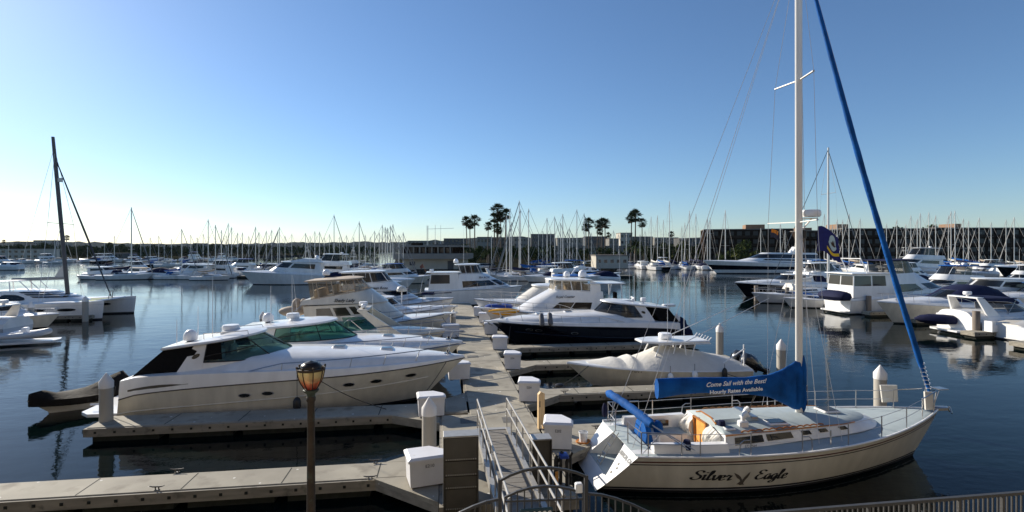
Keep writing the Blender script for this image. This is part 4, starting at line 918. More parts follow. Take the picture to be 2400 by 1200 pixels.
YF = [1, .99, .965, .955, .84, .80, .68, .66, .30, .29, 0]
tA, tB = .055, h.tx(3.62)
def sprof(t):
    if tA <= t <= tB: dz = [0, .03, .03, .0, .02, .24, .24, -.14, -.14, -.50, -.50]
    else: dz = [0, .03, .03, .0, .015, .02, .03, .03, .06, .06, .07]
    if t < .0001: dz = [0, .03, .03, 0, .01, .01, .01, .01, .01, .01, .01]
    return list(zip(YF, dz))
ts = [0, .02, tA - .0015, tA] + [lerp(tA, tB, i / 6) for i in range(1, 6)] + [tB - .0005, tB + .001] + [lerp(tB + .001, .9995, (i / 16)) for i in range(1, 17)]
mb = MB()
def dk(i, j):
    jj = j if j < 10 else 19 - j
    return DECKG if jj in (3, 7, 9) or (i > 9 and jj >= 3) else GEL
h.deck(mb, sprof, GEL, ts, mf=dk)
o = weld(mb.build('deck', e), .0002)
# coachroof
c0 = (1.0, 1.28, 3.62, 9.3, 1.26, 1.02, 1.9); c1 = (1.40, 1.47, 3.68, 8.85, 1.14, .90, 1.7)
c2 = (1.50, 1.53, 3.72, 8.4, .85, .66, 1.4); c3 = (1.55, 1.57, 3.8, 8.0, .40, .3, 1.2)
mb = MB(); house(mb, [c0, c1, c2, c3], GEL, 20, False, True, mf=lambda i, j: GEL if i == 0 else DECKG); mb.build('coachroof', e)
def sx(r, x): return N0 + (1 - N0) * (r[3] - r[6] - x) / (r[3] - r[6] - r[2])
for (xa, xb, va, vb) in ((3.92, 4.86, .30, .80), (4.98, 5.85, .32, .80), (6.2, 6.5, .42, .76), (6.8, 7.1, .46, .78)):
    for sg in (1, -1): mb = MB(); pane(mb, c0, c1, sg * sx(c0, xa), sg * sx(c0, xb), va, vb, DARKW, n=4); mb.build('window', e)
for sg in (1, -1): mb = MB(); pane(mb, c0, c1, sg * .40, sg * .36, .48, .80, DARKW, n=3); mb.build('window', e)
for sg in (-1, 1):
    mb = MB(); pts = []
    for i in range(49): s_ = lerp(sx(c1, 4.2), sx(c1, 6.9), i / 48); p = sv(c0, c1, sg * s_, 1.0); pts.append((p.x, p.y * .97, p.z + .035 + .035 * abs(math.sin(i * math.pi / 4))))
    mb.tube(pts, .022, TEAK, 5); mb.build('grab_rail', e)
    mb = MB(); pts = [sv(c0, c1, sg * lerp(.28, 1, i / 20), .98, .012) for i in range(21)]; mb.tube(pts, .02, TEAK, 5); mb.build('trim_strip', e)
def hatch(x, y, z, a, b, m=DARKW, nm='hatch'):
    mb = MB(); mb.box(x - a, x + a, y - b, y + b, z, z + .05, GEL, .03); mb.box(x - a + .05, x + a - .05, y - b + .05, y + b - .05, z + .045, z + .062, m); mb.build(nm, e)
hatch(5.55, -.62, 1.50, .30, .22); hatch(7.75, 0, 1.575, .27, .27, SMOKE); hatch(5.3, .6, 1.50, .28, .2, SMOKE); hatch(3.95, -.85, 1.47, .16, .12)
mb = MB(); mb.loft([[(3.7, -.55, 1.5), (3.7, .55, 1.5), (5.1, .50, 1.56), (5.1, -.50, 1.56)], [(3.72, -.5, 1.62), (3.72, .5, 1.62), (5.05, .45, 1.64), (5.05, -.45, 1.64)]], DECKG); mb.build('sliding_hatch', e, 0)
mb = MB(); mb.tube([(3.72, -.58, 1.53), (3.72, -.3, 1.63), (3.72, .3, 1.63), (3.72, .58, 1.53)], .025, TEAK, 5); mb.build('hatch_trim', e)
mb = MB(); mb.loft([[(3.56, -.24, .62), (3.56, .24, .62), (3.60, .36, 1.46), (3.60, -.36, 1.46)], [(3.52, -.24, .62), (3.52, .24, .62), (3.56, .36, 1.48), (3.56, -.36, 1.48)]], TEAKL)
mb.build('companionway_board', e, 0)
mb = MB()
for s0, s1 in (((-.25, .6), (-.38, 1.48)), ((.25, .6), (.38, 1.48))): mb.bar((3.515, *s0), (3.515, *s1), .05, .05, TEAK, up=(1, 0, 0))
mb.bar((3.515, -.38, 1.48), (3.515, .38, 1.48), .05, .05, TEAK, up=(1, 0, 0)); mb.build('board_frame', e)
for sg in (-1, 1):
    mb = MB(); n = 14; rings = []
    for i in range(n + 1):
        q = i / n; y = sg * lerp(.40, 1.02, q); f = .05 * math.sin(i * 2.4) + .03 * math.sin(i * 4.1)
        top = lerp(1.47, 1.33, q); rings.append([(3.60, y, top + .02), (3.40 + f, y, lerp(top, .9, .35)), (3.36 + f * 1.4, y, lerp(top, .9, .7)), (3.45 + f, y, .86), (3.6, y, .86)])
    mb.loft(rings, WHTC); mb.build('folded_dodger', e, 60)
# wheel, pedestal, winches
mb = MB(); rings = []
for i in range(13):
    a = math.pi * i / 12; y = -.46 * math.cos(a); zt = 1.12 + .52 * math.sin(a) ** .8; rings.append([(1.62, y, .55), (1.60, y * 1.02, .9), (1.66, y, zt - .05), (1.74, y, zt), (1.82, y, zt - .05), (1.88 + .02 * math.sin(i * 2), y * 1.02, .9), (1.86, y, .55)])
mb.loft(rings, BLUEC); mb.build('wheel_cover', e)
mb = MB(); mb.ell((2.2, 0, 1.30), .15, .16, .22, BLUEC, 10, 6); mb.tube([(2.2, 0, .55), (2.2, 0, 1.2)], .07, PLASTW, 8); mb.build('pedestal', e)
mb = MB(); mb.ell((1.35, .1, .75), .20, .28, .26, NAVYC, 10, 6); mb.build('helm_cushion', e)
for (px, py, Y) in ((1610, 1047, 13.25), (1691, 1000, 13.85), (1637, 975, 15.4), (1537, 998, 15.6)):
    X, z = onY(px, py, Y); mb = MB(); mb.lathe([(.125, -.06), (.115, .02), (.10, .14), (.085, .18), (.02, .19)], (X - SX, Y - SY, z), NAVYC if py > 990 else BLUEC, 12); mb.build('winch_cover', e)
for sg, zz in ((-1, 1.02), (1, 1.02)):
    mb = MB(); p = h.at(2.4, .8, sg); mb.box(2.35, 3.0, sg * 1.02 - .01, sg * 1.02 + .01, .98, 1.16, BRWNW); mb.build('coaming_locker', e, 0)
# mast & boom
MX = 6.8; ZT = 16.4
mb = MB()
def msec(z, k=1): return [(MX - .02 * (z - 1.5) / 15 + .115 * k * math.cos(a), .075 * k * math.sin(a), z) for a in [2 * math.pi * i / 14 for i in range(14)]]
mb.loft([msec(1.5), msec(6), msec(12), msec(15), msec(ZT, .75)], WMAST); mast = mb.build('mast', e)
mb = MB()
for z, yn, yf, dx in ((7.45, -.98, 1.28, -.16), (11.85, -.78, .98, -.12)):
    for yy in (yn, yf): mb.bar((MX, 0, z), (MX + dx, yy, z + .02), .065, .03, WMAST); mb.ell((MX + dx, yy, z + .02), .03, .03, .03, STEEL, 6, 4)
mb.build('spreader', mast)
mb = MB(); mb.lathe([(.24, 0), (.27, .05), (.27, .15), (.24, .21), (.02, .23)], (MX + .40, -.02, 7.62), PLASTW, 16); mb.build('radome', mast)
mb = MB(); mb.bar((MX + .08, 0, 7.55), (MX + .6, 0, 7.58), .12, .03, WMAST); mb.bar((MX + .08, 0, 7.2), (MX + .42, 0, 7.56), .05, .03, WMAST); mb.build('radar_bracket', mast)
mb = MB(); mb.box(MX + .11, MX + .23, -.05, .05, 6.95, 7.2, BLKST, .02); mb.build('deck_light', mast)
mb = MB()
def cv(px, py):
    X, z = onY(px, py, SY); return X - SX, z
top = [cv(*p) for p in ((1539, 887), (1590, 885), (1640, 884), (1700, 884), (1745, 884), (1800, 878), (1832, 866), (1858, 850), (1875, 838), (1886, 832))]
bot = [cv(*p) for p in ((1547, 934), (1595, 925), (1640, 921), (1700, 921), (1750, 923), (1800, 930), (1832, 944), (1858, 958), (1875, 963), (1886, 966))]
rings = []; sect = []
for i in range(37):
    f = i / 36 * 9; k = min(8, int(f)); q = f - k
    x0, zt = lerp(top[k][0], top[k + 1][0], q), lerp(top[k][1], top[k + 1][1], q); zb = lerp(bot[k][1], bot[k + 1][1], q)
    x0 = min(x0, MX + .14); wd = .15 if f < 8.6 else .17; fold = .024 * math.sin(i * 1.9) + .018 * math.sin(i * 4.3)
    sect.append((x0, zb, zt, wd)); rings.append([(x0, (wd + fold * (1 + math.sin(a * 3 + i))) * math.cos(a) * (.8 if math.sin(a) > .6 else 1), (zt + zb) / 2 + (zt - zb) / 2 * math.copysign(abs(math.sin(a)) ** .62, math.sin(a))) for a in [2 * math.pi * j / 16 for j in range(16)]])
mb.loft(rings, BLUEC); cover = mb.build('sail_cover', e, 60)
def ctext(cpx, cpy, wpx):
    cx, cz = cv(cpx, cpy)
    wm = wpx * 15.5 / F
    def place(nm, s, size, **kw):
        vs, _ = text2d(s, size, kw.get('shear', 0), kw.get('bold', 0)); x0 = min(v[0] for v in vs); x1 = max(v[0] for v in vs); k = wm / (x1 - x0)
        lettering(nm, s, size, lambda a, b: (cx + a * k, -.205 - .003 * math.sin(a * 9), cz + b + a * k * .03), PLASTW, cover, **kw)
    return place
ctext(1716, 898, 150)('lettering', 'Come Sail with the Best!', .185, shear=.35, bold=.004)
ctext(1717, 915, 132)('lettering', 'Hourly Rates Available', .155, bold=.005)
mb = MB(); bx0, bz0 = cv(1545, 905); mb.tube([(bx0 - .05, 0, bz0 - .1), (MX, 0, 2.35)], .07, WMAST, 8); mb.build('boom', e)
mb = MB(); mb.tube([(5.35, 0, 2.3), (5.0, -.15, 1.65)], .012, ROPE, 4); mb.tube([(5.45, 0, 2.3), (5.15, .1, 1.65)], .012, ROPE, 4); mb.box(4.9, 5.1, -.5, .5, 1.60, 1.66, STEEL, .01); mb.build('mainsheet', e)
# rigging
mt = (MX - .02, 0, ZT - .15); mb = MB(); WR = .008
mb.tube([(11.45, 0, 1.55), (MX + .05, 0, ZT - .1)], .012, WIRE, 4)
for yy in (-.95, .95): mb.tube([mt, (1.05, yy, 1.12)], WR, WIRE, 4)
mb.tube([mt, (bx0, 0, bz0 + .12)], WR * .8, WIRE, 4)
for yn, s1, s2 in ((-1, -.98, -.78), (1, 1.28, .98)):
    ch = (MX - .1, yn * 1.42, 1.08)
    mb.tube([ch, (MX - .16, s1, 7.47), (MX - .12, s2, 11.87), mt], WR, WIRE, 4); mb.tube([(MX - .4, yn * 1.35, 1.08), (MX, 0, 7.4)], WR, WIRE, 4); mb.tube([(MX + .35, yn * 1.33, 1.08), (MX, 0, 7.4)], WR, WIRE, 4)
    mb.tube([ch, (ch[0], ch[1] * .997, 1.5)], .022, STEEL, 6)
mb.tube([(MX + .3, 0, 1.6), (MX + .1, 0, 12)], .008, WIRE, 4); mb.build('rigging', e)
mb = MB(); a, b = Vector((11.42, 0, 1.95)), Vector((MX + .06, 0, ZT - .3)); pts = []
for i in range(41): q = i / 40; p = a.lerp(b, q); pts.append((p.x - .10 * math.sin(math.pi * q), 0, p.z - .05 * math.sin(math.pi * q)))
mb.tube(pts, [(.03 if i == 0 else .055 if i < 3 else .085 if i < 24 else lerp(.085, .045, (i - 24) / 16)) * (1 + .07 * math.sin(i * 2.1)) for i in range(41)], BLUEC, 10); mb.build('furled_headsail', e)
mb = MB()
for i in range(7): z = 2.1 + i * .13; p = a.lerp(b, (z - 1.95) / 14); mb.tube([(p.x + .085 * math.cos(q), .085 * math.sin(q), z + .012 * q) for q in [k * .9 for k in range(8)]], .012, PLASTW, 4)
mb.build('furling_lash', e)
# lifelines
for sg in (-1, 1):
    xs = [1.3, 2.7, 4.1, 5.6, 7.1, 8.4, 9.6]; P_ = []
    for x in xs: P_.append(h.sheer(h.tx(x), sg, .09))
    for i, p in enumerate(P_):
        mb = MB(); mb.tube([p, (p[0], p[1], p[2] + .62)], .016, STEEL, 5); mb.build('stanchion', e)
    for i in (2, 3): mb = MB(); p = P_[i]; mb.tube([(p[0] + (.30 if i == 3 else -.35), p[1], p[2]), (p[0] + (.28 if i == 3 else -.3), p[1], p[2] + .35), (p[0] + (.2 if i == 3 else -.2), p[1], p[2] + .42), (p[0], p[1], p[2] + .42)], .016, STEEL, 5); mb.build('boarding_rail', e)
    mb = MB(); f = h.sheer(h.tx(10.6), sg, .1)
    for hh in (.60, .32): mb.tube([(p[0], p[1], p[2] + hh) for p in P_] + [(f[0], f[1], f[2] + hh)], .009, WIRE, 4)
    mb.build('lifeline', e)
mb = MB(); f = [h.sheer(h.tx(10.6), s, .1) for s in (-1, 1)]; b_ = [h.sheer(h.tx(11.35), s, .05) for s in (-1, 1)]
mb.tube([f[0], (f[0][0], f[0][1], f[0][2] + .62), (b_[0][0] + .1, b_[0][1], 2.08), (b_[1][0] + .1, b_[1][1], 2.08), (f[1][0], f[1][1], f[1][2] + .62), f[1]], .018, STEEL, 6)
for q in b_: mb.tube([q, (q[0] + .1, q[1], 2.08)], .018, STEEL, 6)
mb.build('bow_pulpit', e)
mb = MB(); mb.box(11.62, 11.95, -.16, .16, 2.10, 2.13, STEEL, .01); mb.tube([(11.55, 0, 1.55), (11.78, 0, 2.1)], .012, STEEL, 5); mb.build('pulpit_seat', e)
for x, y, sx_ in ((10.65, .72, .33), (11.2, -.18, .16)):
    mb = MB(); mb.loft([[(x - sx_ * .75, y, 1.5), (x + sx_, y, 1.5), (x + sx_ * .9, y, 2.05), (x - sx_, y, 2.08)], [(x - sx_ * .75, y + .05, 1.5), (x + sx_, y + .05, 1.5), (x + sx_ * .9, y + .05, 2.05), (x - sx_, y + .05, 2.08)]], WHTC); mb.build('weather_cloth', e, 0)
mb = MB(); mb.box(11.3, 12.0, -.1, .1, 1.42, 1.52, STEEL, .02); mb.tube([(11.4, 0, 1.55), (12.05, 0, 1.5), (12.15, 0, 1.35)], .03, STEEL, 6); mb.tube([(12.0, -.2, 1.36), (12.15, 0, 1.5), (12.0, .2, 1.36)], .025, STEEL, 5); mb.build('anchor_roller', e)
mb = MB()
for sg in (-1, 1):
    q = [h.sheer(h.tx(x), sg, .1) for x in (1.12, 2.2)]
    mb.tube([(q[1][0], q[1][1], q[1][2]), (q[1][0], q[1][1], q[1][2] + .62), (q[0][0], q[0][1], q[0][2] + .64), (q[0][0] - .05, sg * .52, q[0][2] + .64), (q[0][0] - .05, sg * .52, q[0][2])], .017, STEEL, 6)
    mb.tube([(q[1][0], q[1][1], q[1][2] + .33), (q[0][0], q[0][1], q[0][2] + .33), (q[0][0] - .05, sg * .52, q[0][2] + .33)], .014, STEEL, 5); mb.tube([q[0], (q[0][0], q[0][1], q[0][2] + .64)], .017, STEEL, 6)
mb.build('stern_pushpit', e)
mb = MB(); mb.tube([(.35, .16, .3), (.95, .16, 1.25)], .016, STEEL, 5); mb.tube([(.35, -.10, .3), (.95, -.10, 1.25)], .016, STEEL, 5)
for i in range(4): q = i / 3; mb.tube([(lerp(.4, .85, q), -.1, lerp(.4, 1.1, q)), (lerp(.4, .85, q), .16, lerp(.4, 1.1, q))], .014, STEEL, 5)
mb.build('boarding_ladder', e)
# bimini
mb = MB(); P0, P1 = Vector((1.45, -1.32, 1.86)), Vector((1.12, 1.42, 1.99))
mb.tube([P0.lerp(P1, i / 16) + Vector((0, 0, .05 * math.sin(math.pi * i / 16))) for i in range(17)], [.09 + .035 * (i % 16 > 0) + .014 * math.sin(i * 2.2) for i in range(17)], BLUEC, 10); mb.build('folded_bimini', e, 60)
for sg, P_ in ((-1, P0), (1, P1)):
    mb = MB()
    for dx in (2.55, 2.7): mb.tube([P_, (dx, sg * 1.36, 1.1)], .015, STEEL, 5)
    mb.tube([P_ + Vector((.3, 0, -.2)), (1.15, sg * 1.36, 1.7 - .6)], .014, STEEL, 5); mb.build('bimini_frame', e)
mb = MB(); mb.ell((1.0, 1.35, 1.45), .10, .09, .24, MATS['canvas_navy'], 8, 6); mb.build('rolled_flag', e)
# cowl vents
for x, y in ((4.75, -.35), (4.45, -.75)):
    mb = MB(); mb.box(x - .14, x + .14, y - .1, y + .1, 1.48, 1.66, GEL, .03); mb.tube([(x, y, 1.62), (x, y, 1.74), (x + .06, y, 1.82), (x + .13, y, 1.84)], [.06, .065, .085, .10], GEL, 10); mb.build('cowl_vent', e)
# name on the side
TX0, TY0 = 1619, 1128
def hp(px, py):
    X, z = onY(px, py, 12.86); return h.at(X - SX, z, -1, .006)
GL = {'S': (.60, [[(.52, .80), (.42, .98), (.20, .98), (.10, .78), (.25, .58), (.45, .42), (.48, .18), (.30, 0), (.08, .02), (-.02, .18), (.1, .26)]]),
      'i': (.27, [[(.02, .42), (.09, .56), (.08, .12), (.14, 0), (.27, .15)], [(.10, .76), (.12, .82), (.14, .78)]]), 'l': (.27, [[(.02, .3), (.16, .75), (.16, 1.0), (.08, .98), (.06, .6), (.07, .1), (.14, 0), (.28, .15)]]),
      'v': (.42, [[(.0, .42), (.07, .54), (.1, .2), (.2, 0), (.34, .3), (.36, .55), (.46, .45)]]), 'e': (.35, [[(.04, .22), (.22, .34), (.24, .5), (.14, .55), (.04, .38), (.06, .1), (.16, 0), (.36, .16)]]),
      'r': (.36, [[(0, .4), (.1, .6), (.1, .5), (.24, .52), (.2, .2), (.24, .02), (.38, .15)]]), 'E': (.56, [[(.5, .85), (.35, .98), (.15, .92), (.12, .7), (.3, .56), (.12, .48), (.02, .22), (.15, .0), (.38, .04), (.52, .2)]]),
      'a': (.43, [[(.32, .48), (.18, .55), (.04, .35), (.06, .06), (.18, .02), (.32, .4), (.31, .1), (.36, 0), (.46, .14)]]), 'g': (.43, [[(.32, .48), (.18, .55), (.04, .35), (.06, .06), (.18, .02), (.32, .42), (.3, -.2), (.16, -.38), (.02, -.3), (.2, -.1), (.46, .14)]])}
mb = MB()
def word(wd, x0, y0, hgt, kx, slope):
    u = 0
    for c in wd:
        adv, st = GL[c]
        def fn(a, b, u=u): q = (u + a + .30 * b) * kx; return hp(x0 + q, y0 - b * hgt - q * slope)
        pen(st, fn, BLKST, mb, .155, .06); u += adv
word('Silver', 1622, 1127.5, 23, 39.5, .012); mb.build('name_lettering', e, 0, False); mb = MB(); word('Eagle', 1766, 1121.5, 23, 36, .035); mb.build('name_lettering', e, 0, False)
mb = MB(); EAG = mat('emblem_grey', (.10, .085, .07), .5)
for poly in ([(1735, 1130), (1733, 1124), (1726, 1119), (1722, 1113), (1718.5, 1106.5), (1724, 1109), (1730, 1112), (1735, 1117), (1738, 1123), (1739, 1128)], [(1738, 1129), (1739, 1123), (1743, 1117), (1747, 1112), (1751, 1107), (1755.5, 1103), (1754, 1110), (1750.5, 1117), (1746, 1123), (1742, 1130)],
             [(1735, 1127), (1742, 1127), (1742, 1133), (1738, 1137), (1734, 1137.5), (1730, 1135.5), (1726, 1136), (1729, 1133)], [(1739, 1132), (1744, 1135), (1742, 1137), (1738, 1135)]):
    mb.poly([hp(*p) for p in poly], EAG)
mb.build('eagle_emblem', e, 0, False)
lettering('lettering', 'BEACH, CA', .16, lambda a, b: (.92 * (.86 + b * .72) - .012, -1.0 - a, .86 + b * .72 + .008), BLKST, e, 0, .008)
mb = MB()
for yy, zz in ((-.95, .70), (-1.02, .62), (-.92, .48)): mb.poly([(.92 * (zz + .028 * math.sin(a)) - .010, yy + .035 * math.cos(a), zz + .028 * math.sin(a) + .006) for a in [2 * math.pi * i / 10 for i in range(10)]], GREYP)
mb.build('drain_fitting', e, 0)
lettering('lettering', 'SILVER EAGLE', .12, lambda a, b: h.at(10.35 + a, 1.12 + b + a * .06, -1, .006), GELG, e, .2, 0)
lettering('lettering', '573 7564', .10, lambda a, b: (4.4 + a, sv(c0, c1, -sx(c0, 4.4 + a), .12, .014).y, 1.06 + b), BLKST, e, 0, 0)
# flags
def flag(name, loc, rz, w_, hh, m, label, cat='flag', deco=None, droop=.35):
    ee = empty(name, loc, rz, label, cat); mb = MB(); N_ = 12; rows = []
    def fp(u, v): return (u * w_, .07 * math.sin(u * 8 + v * 2) * u, -v * hh - droop * u * u * hh * .9 + .05 * math.sin(u * 7) * hh)
    for th in (0, .006): rows.append(None)
    mb.loft([[fp(i / N_, j / 6) for j in range(7)] for i in range(N_ + 1)], m, closed=False); mb.build('flag_cloth', ee)
    if deco: deco(ee, fp)
    return ee
FLAGB = mat('flag_navy_cloth', (.012, .018, .16), .8, noise=(8, .2))
def navy_deco(ee, fp):
    def P3(u, v, d): p = fp(u, v); return (p[0], p[1] + d, p[2])
    for d in (-.008, .008):
        mb = MB(); mb.poly([P3(.68 + .23 * math.cos(a) * (1 if math.sin(a) < 0 else .8), .40 - .30 * math.sin(a), d) for a in [2 * math.pi * i / 18 for i in range(18)]], mat('flag_pale_blue', (.45, .62, .72), .8)); mb.build('flag_seal', ee, 0)
        mb = MB(); mb.poly([P3(u, v, d * 1.6) for u, v in ((.55, .44), (.62, .52), (.80, .52), (.86, .44), (.80, .42), (.74, .25), (.70, .40), (.66, .30), (.62, .42))], mat('flag_brown', (.06, .04, .03), .8)); mb.build('flag_ship', ee, 0)
        mb = MB(); mb.loft([[P3(lerp(.40, .98, i / 10), .70 + .10 * math.sin(i / 10 * math.pi) - .06 * (i / 10), d * 1.3), P3(lerp(.40, .98, i / 10), .82 + .10 * math.sin(i / 10 * math.pi) - .06 * (i / 10), d * 1.3)] for i in range(11)], mat('flag_yellow', (.75, .55, .04), .8), closed=False); mb.build('flag_scroll', ee, 0)
fX, fZ = onY(1916, 531, 13.55)
flag('ensign_flag', (fX, 13.55, fZ), R(-12), .62, .72, FLAGB, 'navy blue flag with ship seal and yellow scroll flying right of the tall white mast', deco=navy_deco, droop=.55)
fX, fZ = onY(1806, 536, 15.7)
def pen_deco(ee, fp):
    for d in (-.008, .008):
        mb = MB(); mb.loft([[(*fp(.1 + .8 * i / 6, v)[:1], fp(.1 + .8 * i / 6, v)[1] + d, fp(.1 + .8 * i / 6, v)[2]) for v in (.05, .45)] for i in range(7)], mat('flag_orange', (.65, .22, .02), .8), closed=False); mb.build('flag_band', ee, 0)
flag('burgee_flag', (fX, 15.7, fZ), R(-10), .30, .30, mat('flag_dark', (.03, .03, .06), .8), 'small dark and orange burgee below the left spreader of the tall white mast', deco=pen_deco)
# ================================================================ covered centre console fishing boat
e = start('fishing_boat', 14.95, 24.2, -1, 'white open fishing boat under a pale tent cover with a T shaped hard top', 'fishing boat')
h = Hull(8.9, 2.9, .74, 1.10, Lw=7.6, shp=1.4, st=.92, pw=2.3, wl=.78, wpw=1.4, fp=.7, rp=.9); hull_part(e, h, BEIGE, GELB, BEIGE, zb=.10); rub(e, h, GEL, .035)
deck_part(e, h, deck_prof(.06, .05, .02), GEL)
ridge = [(0, .95), (.4, 1.12), (1.0, 1.28), (1.6, 1.38), (2.0, 1.48), (3.0, 1.66), (3.9, 1.82), (4.3, 1.78), (5.0, 1.50), (5.5, 1.30), (5.75, 1.44), (6.2, 1.24), (6.65, 1.33), (7.3, 1.2), (7.9, 1.14)]
mb = MB(); rings = []
for i in range(61):
    x = 7.9 * i / 60; k = 0
    while k < len(ridge) - 2 and ridge[k + 1][0] < x: k += 1
    zr = lerp(ridge[k][1], ridge[k + 1][1], (x - ridge[k][0]) / (ridge[k + 1][0] - ridge[k][0])); t = h.tx(x); hb = h.hb(t) - .03; s_ = h.sh(t) + .05; wv = .006 * math.sin(i * 1.7) - .022 * abs(math.sin(i * .63))
    half = [(x, hb, s_ - .10), (x, hb - .01, s_), (x, hb * .80, lerp(s_, zr, .36) + wv), (x, hb * .5, lerp(s_, zr, .74) + wv * .8), (x, hb * .22, lerp(s_, zr, .95)), (x, 0, zr)]
    rings.append(half + [(p[0], -p[1], p[2]) for p in reversed(half[:-1])])
mb.loft(rings, WHTC, closed=False); mb.poly(rings[0], WHTC); mb.poly(rings[-1], WHTC); mb.build('tent_cover', e, 24)
mb = MB(); tp = [(1.95, -.80), (1.95, .80), (4.5, .85), (5.3, .45), (5.3, -.45), (4.5, -.85)]
mb.loft([[(x, y, z) for x, y in tp] for z in (2.06, 2.12)] + [[(x * .97 + .1, y * .92, 2.16) for x, y in tp]], GEL); mb.build('hard_top', e, 20)
for sg in (-1, 1):
    mb = MB()
    for a, b in ((2.6, 2.9), (3.2, 3.1), (4.4, 4.8), (3.6, 3.9)): mb.tube([(a, sg * .62, 2.08), (b, sg * .72, 1.2)], .03, PLASTW, 6)
    mb.tube([(1.9, sg * .8, 2.02), (4.6, sg * .8, 2.02)], .025, PLASTW, 6); mb.build('top_frame', e)
domes(e, [('radar', (3.9, 0, 2.08), .33)])
mb = MB()
for i in range(6): mb.tube([(1.98, -.7 + .28 * i, 2.12), (1.82, -.7 + .28 * i, 2.30)], .025, PLASTW, 6)
mb.build('rod_holder', e)
for sg, px, py in ((1, 1765, 693), (-1, 1815, 697)):
    X, z = onY(px, py, 24.2); mb = MB(); mb.tube([(3.3, sg * .95, 2.15), (14.95 - X, sg * 1.3, z)], [.022, .012], PLASTW, 5); mb.build('outrigger', e)
antennas(e, [((4.0, .5, 2.15), 3.1, (0, 0)), ((2.6, -.6, 2.15), 3.0, (0, 0))])
mb = MB(); mb.tube([(1.6, .9, .9), (.2, .9, 1.75)], .025, PLASTW, 6); mb.tube([(.25, .9, 1.95), (.2, .85, .8)], .03, PLASTW, 6); mb.tube([(.2, .9, 1.75), (.45, .95, .8)], .025, PLASTW, 6); mb.build('tow_frame', e)
lettering('lettering', 'CF 9876 X', .13, lambda a, b: h.at(5.9 - a, .82 + b, 1, .006), BLKST, e, .1, 0)
for yy, l in ((.40, 'left'), (-.40, 'right')):
    mb = MB()
    ax = Vector((-.80, 0, -.42)).normalized(); up = Vector((-.42, 0, .80)).normalized(); c = Vector((-.05, yy, 1.14))
    rings = []
    for q, a, b in ((-.1, .15, .20), (-.02, .27, .34), (.2, .32, .40), (.55, .32, .38), (.80, .27, .30), (.92, .17, .22), (1.15, .12, .16), (1.32, .10, .14), (1.48, .16, .18), (1.58, .04, .04)): rings.append([c + ax * q + Vector((0, 1, 0)) * a * math.cos(k * math.pi / 6) + up * b * math.sin(k * math.pi / 6) for k in range(12)])
    mb.loft(rings, ENGM); mb.bar(c + ax * 1.4 - up * .25, c + ax * 1.5 + up * .1, .03, .22, ENGM); mb.build('outboard_motor', e)
for px, py in ((1570, 885), (1627, 880)):
    X, z = onY(px, py, 22.72); fender(X, 22.66, z, 'white fender on the side of the covered fishing boat, ' + ('left of two' if px < 1600 else 'right of two'), .42, .14, PLASTW, line=.35)
X, z = onY(1697, 875, 22.72); fender(X, 22.66, z, 'black fender near the stern of the covered fishing boat', .5, .12, line=.2)
bx, bz = onY(1379, 858, 23.3); wx, wz = ray(1311, 906, .5); line([(bx, 23.3, bz), (wx, wz, .53)], 'dark bow line from the covered fishing boat to the finger dock', .02)
o = MB(); o.ell((0, 0, .05), .22, .16, .09, RUBBER, 10, 5); oo = o.build('bump_pad'); oo.location = (wx, wz, .5); tag(oo, 'black rubber bump pad on the finger in front of the covered fishing boat', 'bump pad')
# ================================================================ tender under black cover
x0, y0 = DX(300, 23.0); x1, y1 = DX(62, 20.1); a = math.atan2(y1 - y0, x1 - x0); Lt = math.hypot(x1 - x0, y1 - y0)
e = empty('covered_tender', (x0, y0, .03), a, 'small boat under a brown black cover floating behind the nearest white cruiser', 'tender')
h = Hull(Lt, 1.8, .45, .62, Lw=Lt * .8, st=.9, pw=2.4, wl=.7, fp=.8, shp=1.6); hull_part(e, h, GEL, GEL, GEL, nt=16, zb=.1)
ridge = [(0, .85), (.2, 1.12), (.55, 1.02), (1.4, .68), (2.0, .58), (2.5, .66), (2.9, .86), (3.25, .82), (4.0, .62), (Lt - .05, .56)]
mb = MB(); rings = []
for i in range(41):
    x = .02 + (Lt - .08) * i / 40; k = 0
    while k < len(ridge) - 2 and ridge[k + 1][0] < x: k += 1
    zr = lerp(ridge[k][1], ridge[k + 1][1], (x - ridge[k][0]) / (ridge[k + 1][0] - ridge[k][0])) + .06; t = h.tx(x); hb = h.hb(t) + .02; s_ = h.sh(t) + .03; wv = .012 * math.sin(i * 2.1)
    half = [(x, hb, s_ - .27), (x, hb, s_), (x, hb * .72, lerp(s_, zr, .3) + wv), (x, hb * .35, lerp(s_, zr, .75) + wv), (x, 0, zr + .02)]
    rings.append(half + [(p[0], -p[1], p[2]) for p in reversed(half[:-1])])
mb.loft(rings, BROWNC, closed=False); mb.poly(rings[0], BROWNC); mb.poly(rings[-1], BROWNC); mb.build('boat_cover', e, 60)
# watercraft at the stern of the black hulled cruiser
X, z = onY(1600, 768, 35.0)
e = empty('jet_ski', (X, 35.0, .35), R(80), 'jet ski under navy and red cover behind the black hulled cruiser', 'jet ski')
mb = MB(); mb.loft([[(x, y * w_, zz * .5) for y, zz in ((-.5, .2), (-.42, .6), (.42, .6), (.5, .2), (.25, -.3), (-.25, -.3))] for x, w_ in ((-1.3, .8), (-.6, 1), (.6, 1), (1.2, .6), (1.5, .15))], REDST); mb.build('craft_hull', e)
mb = MB(); mb.loft([[(x, -.45 * w_, .3), (x, -.35 * w_, zt * .8), (x, 0, zt), (x, .35 * w_, zt * .8), (x, .45 * w_, .3)] for x, w_, zt in ((-1.25, .8, .75), (-.5, 1, .9), (.2, 1, 1.05), (.4, 1, 1.35), (.6, 1, 1.3), (1.1, .6, .8), (1.4, .2, .5))], NAVYC, True); mb.build('craft_cover', e, 60)
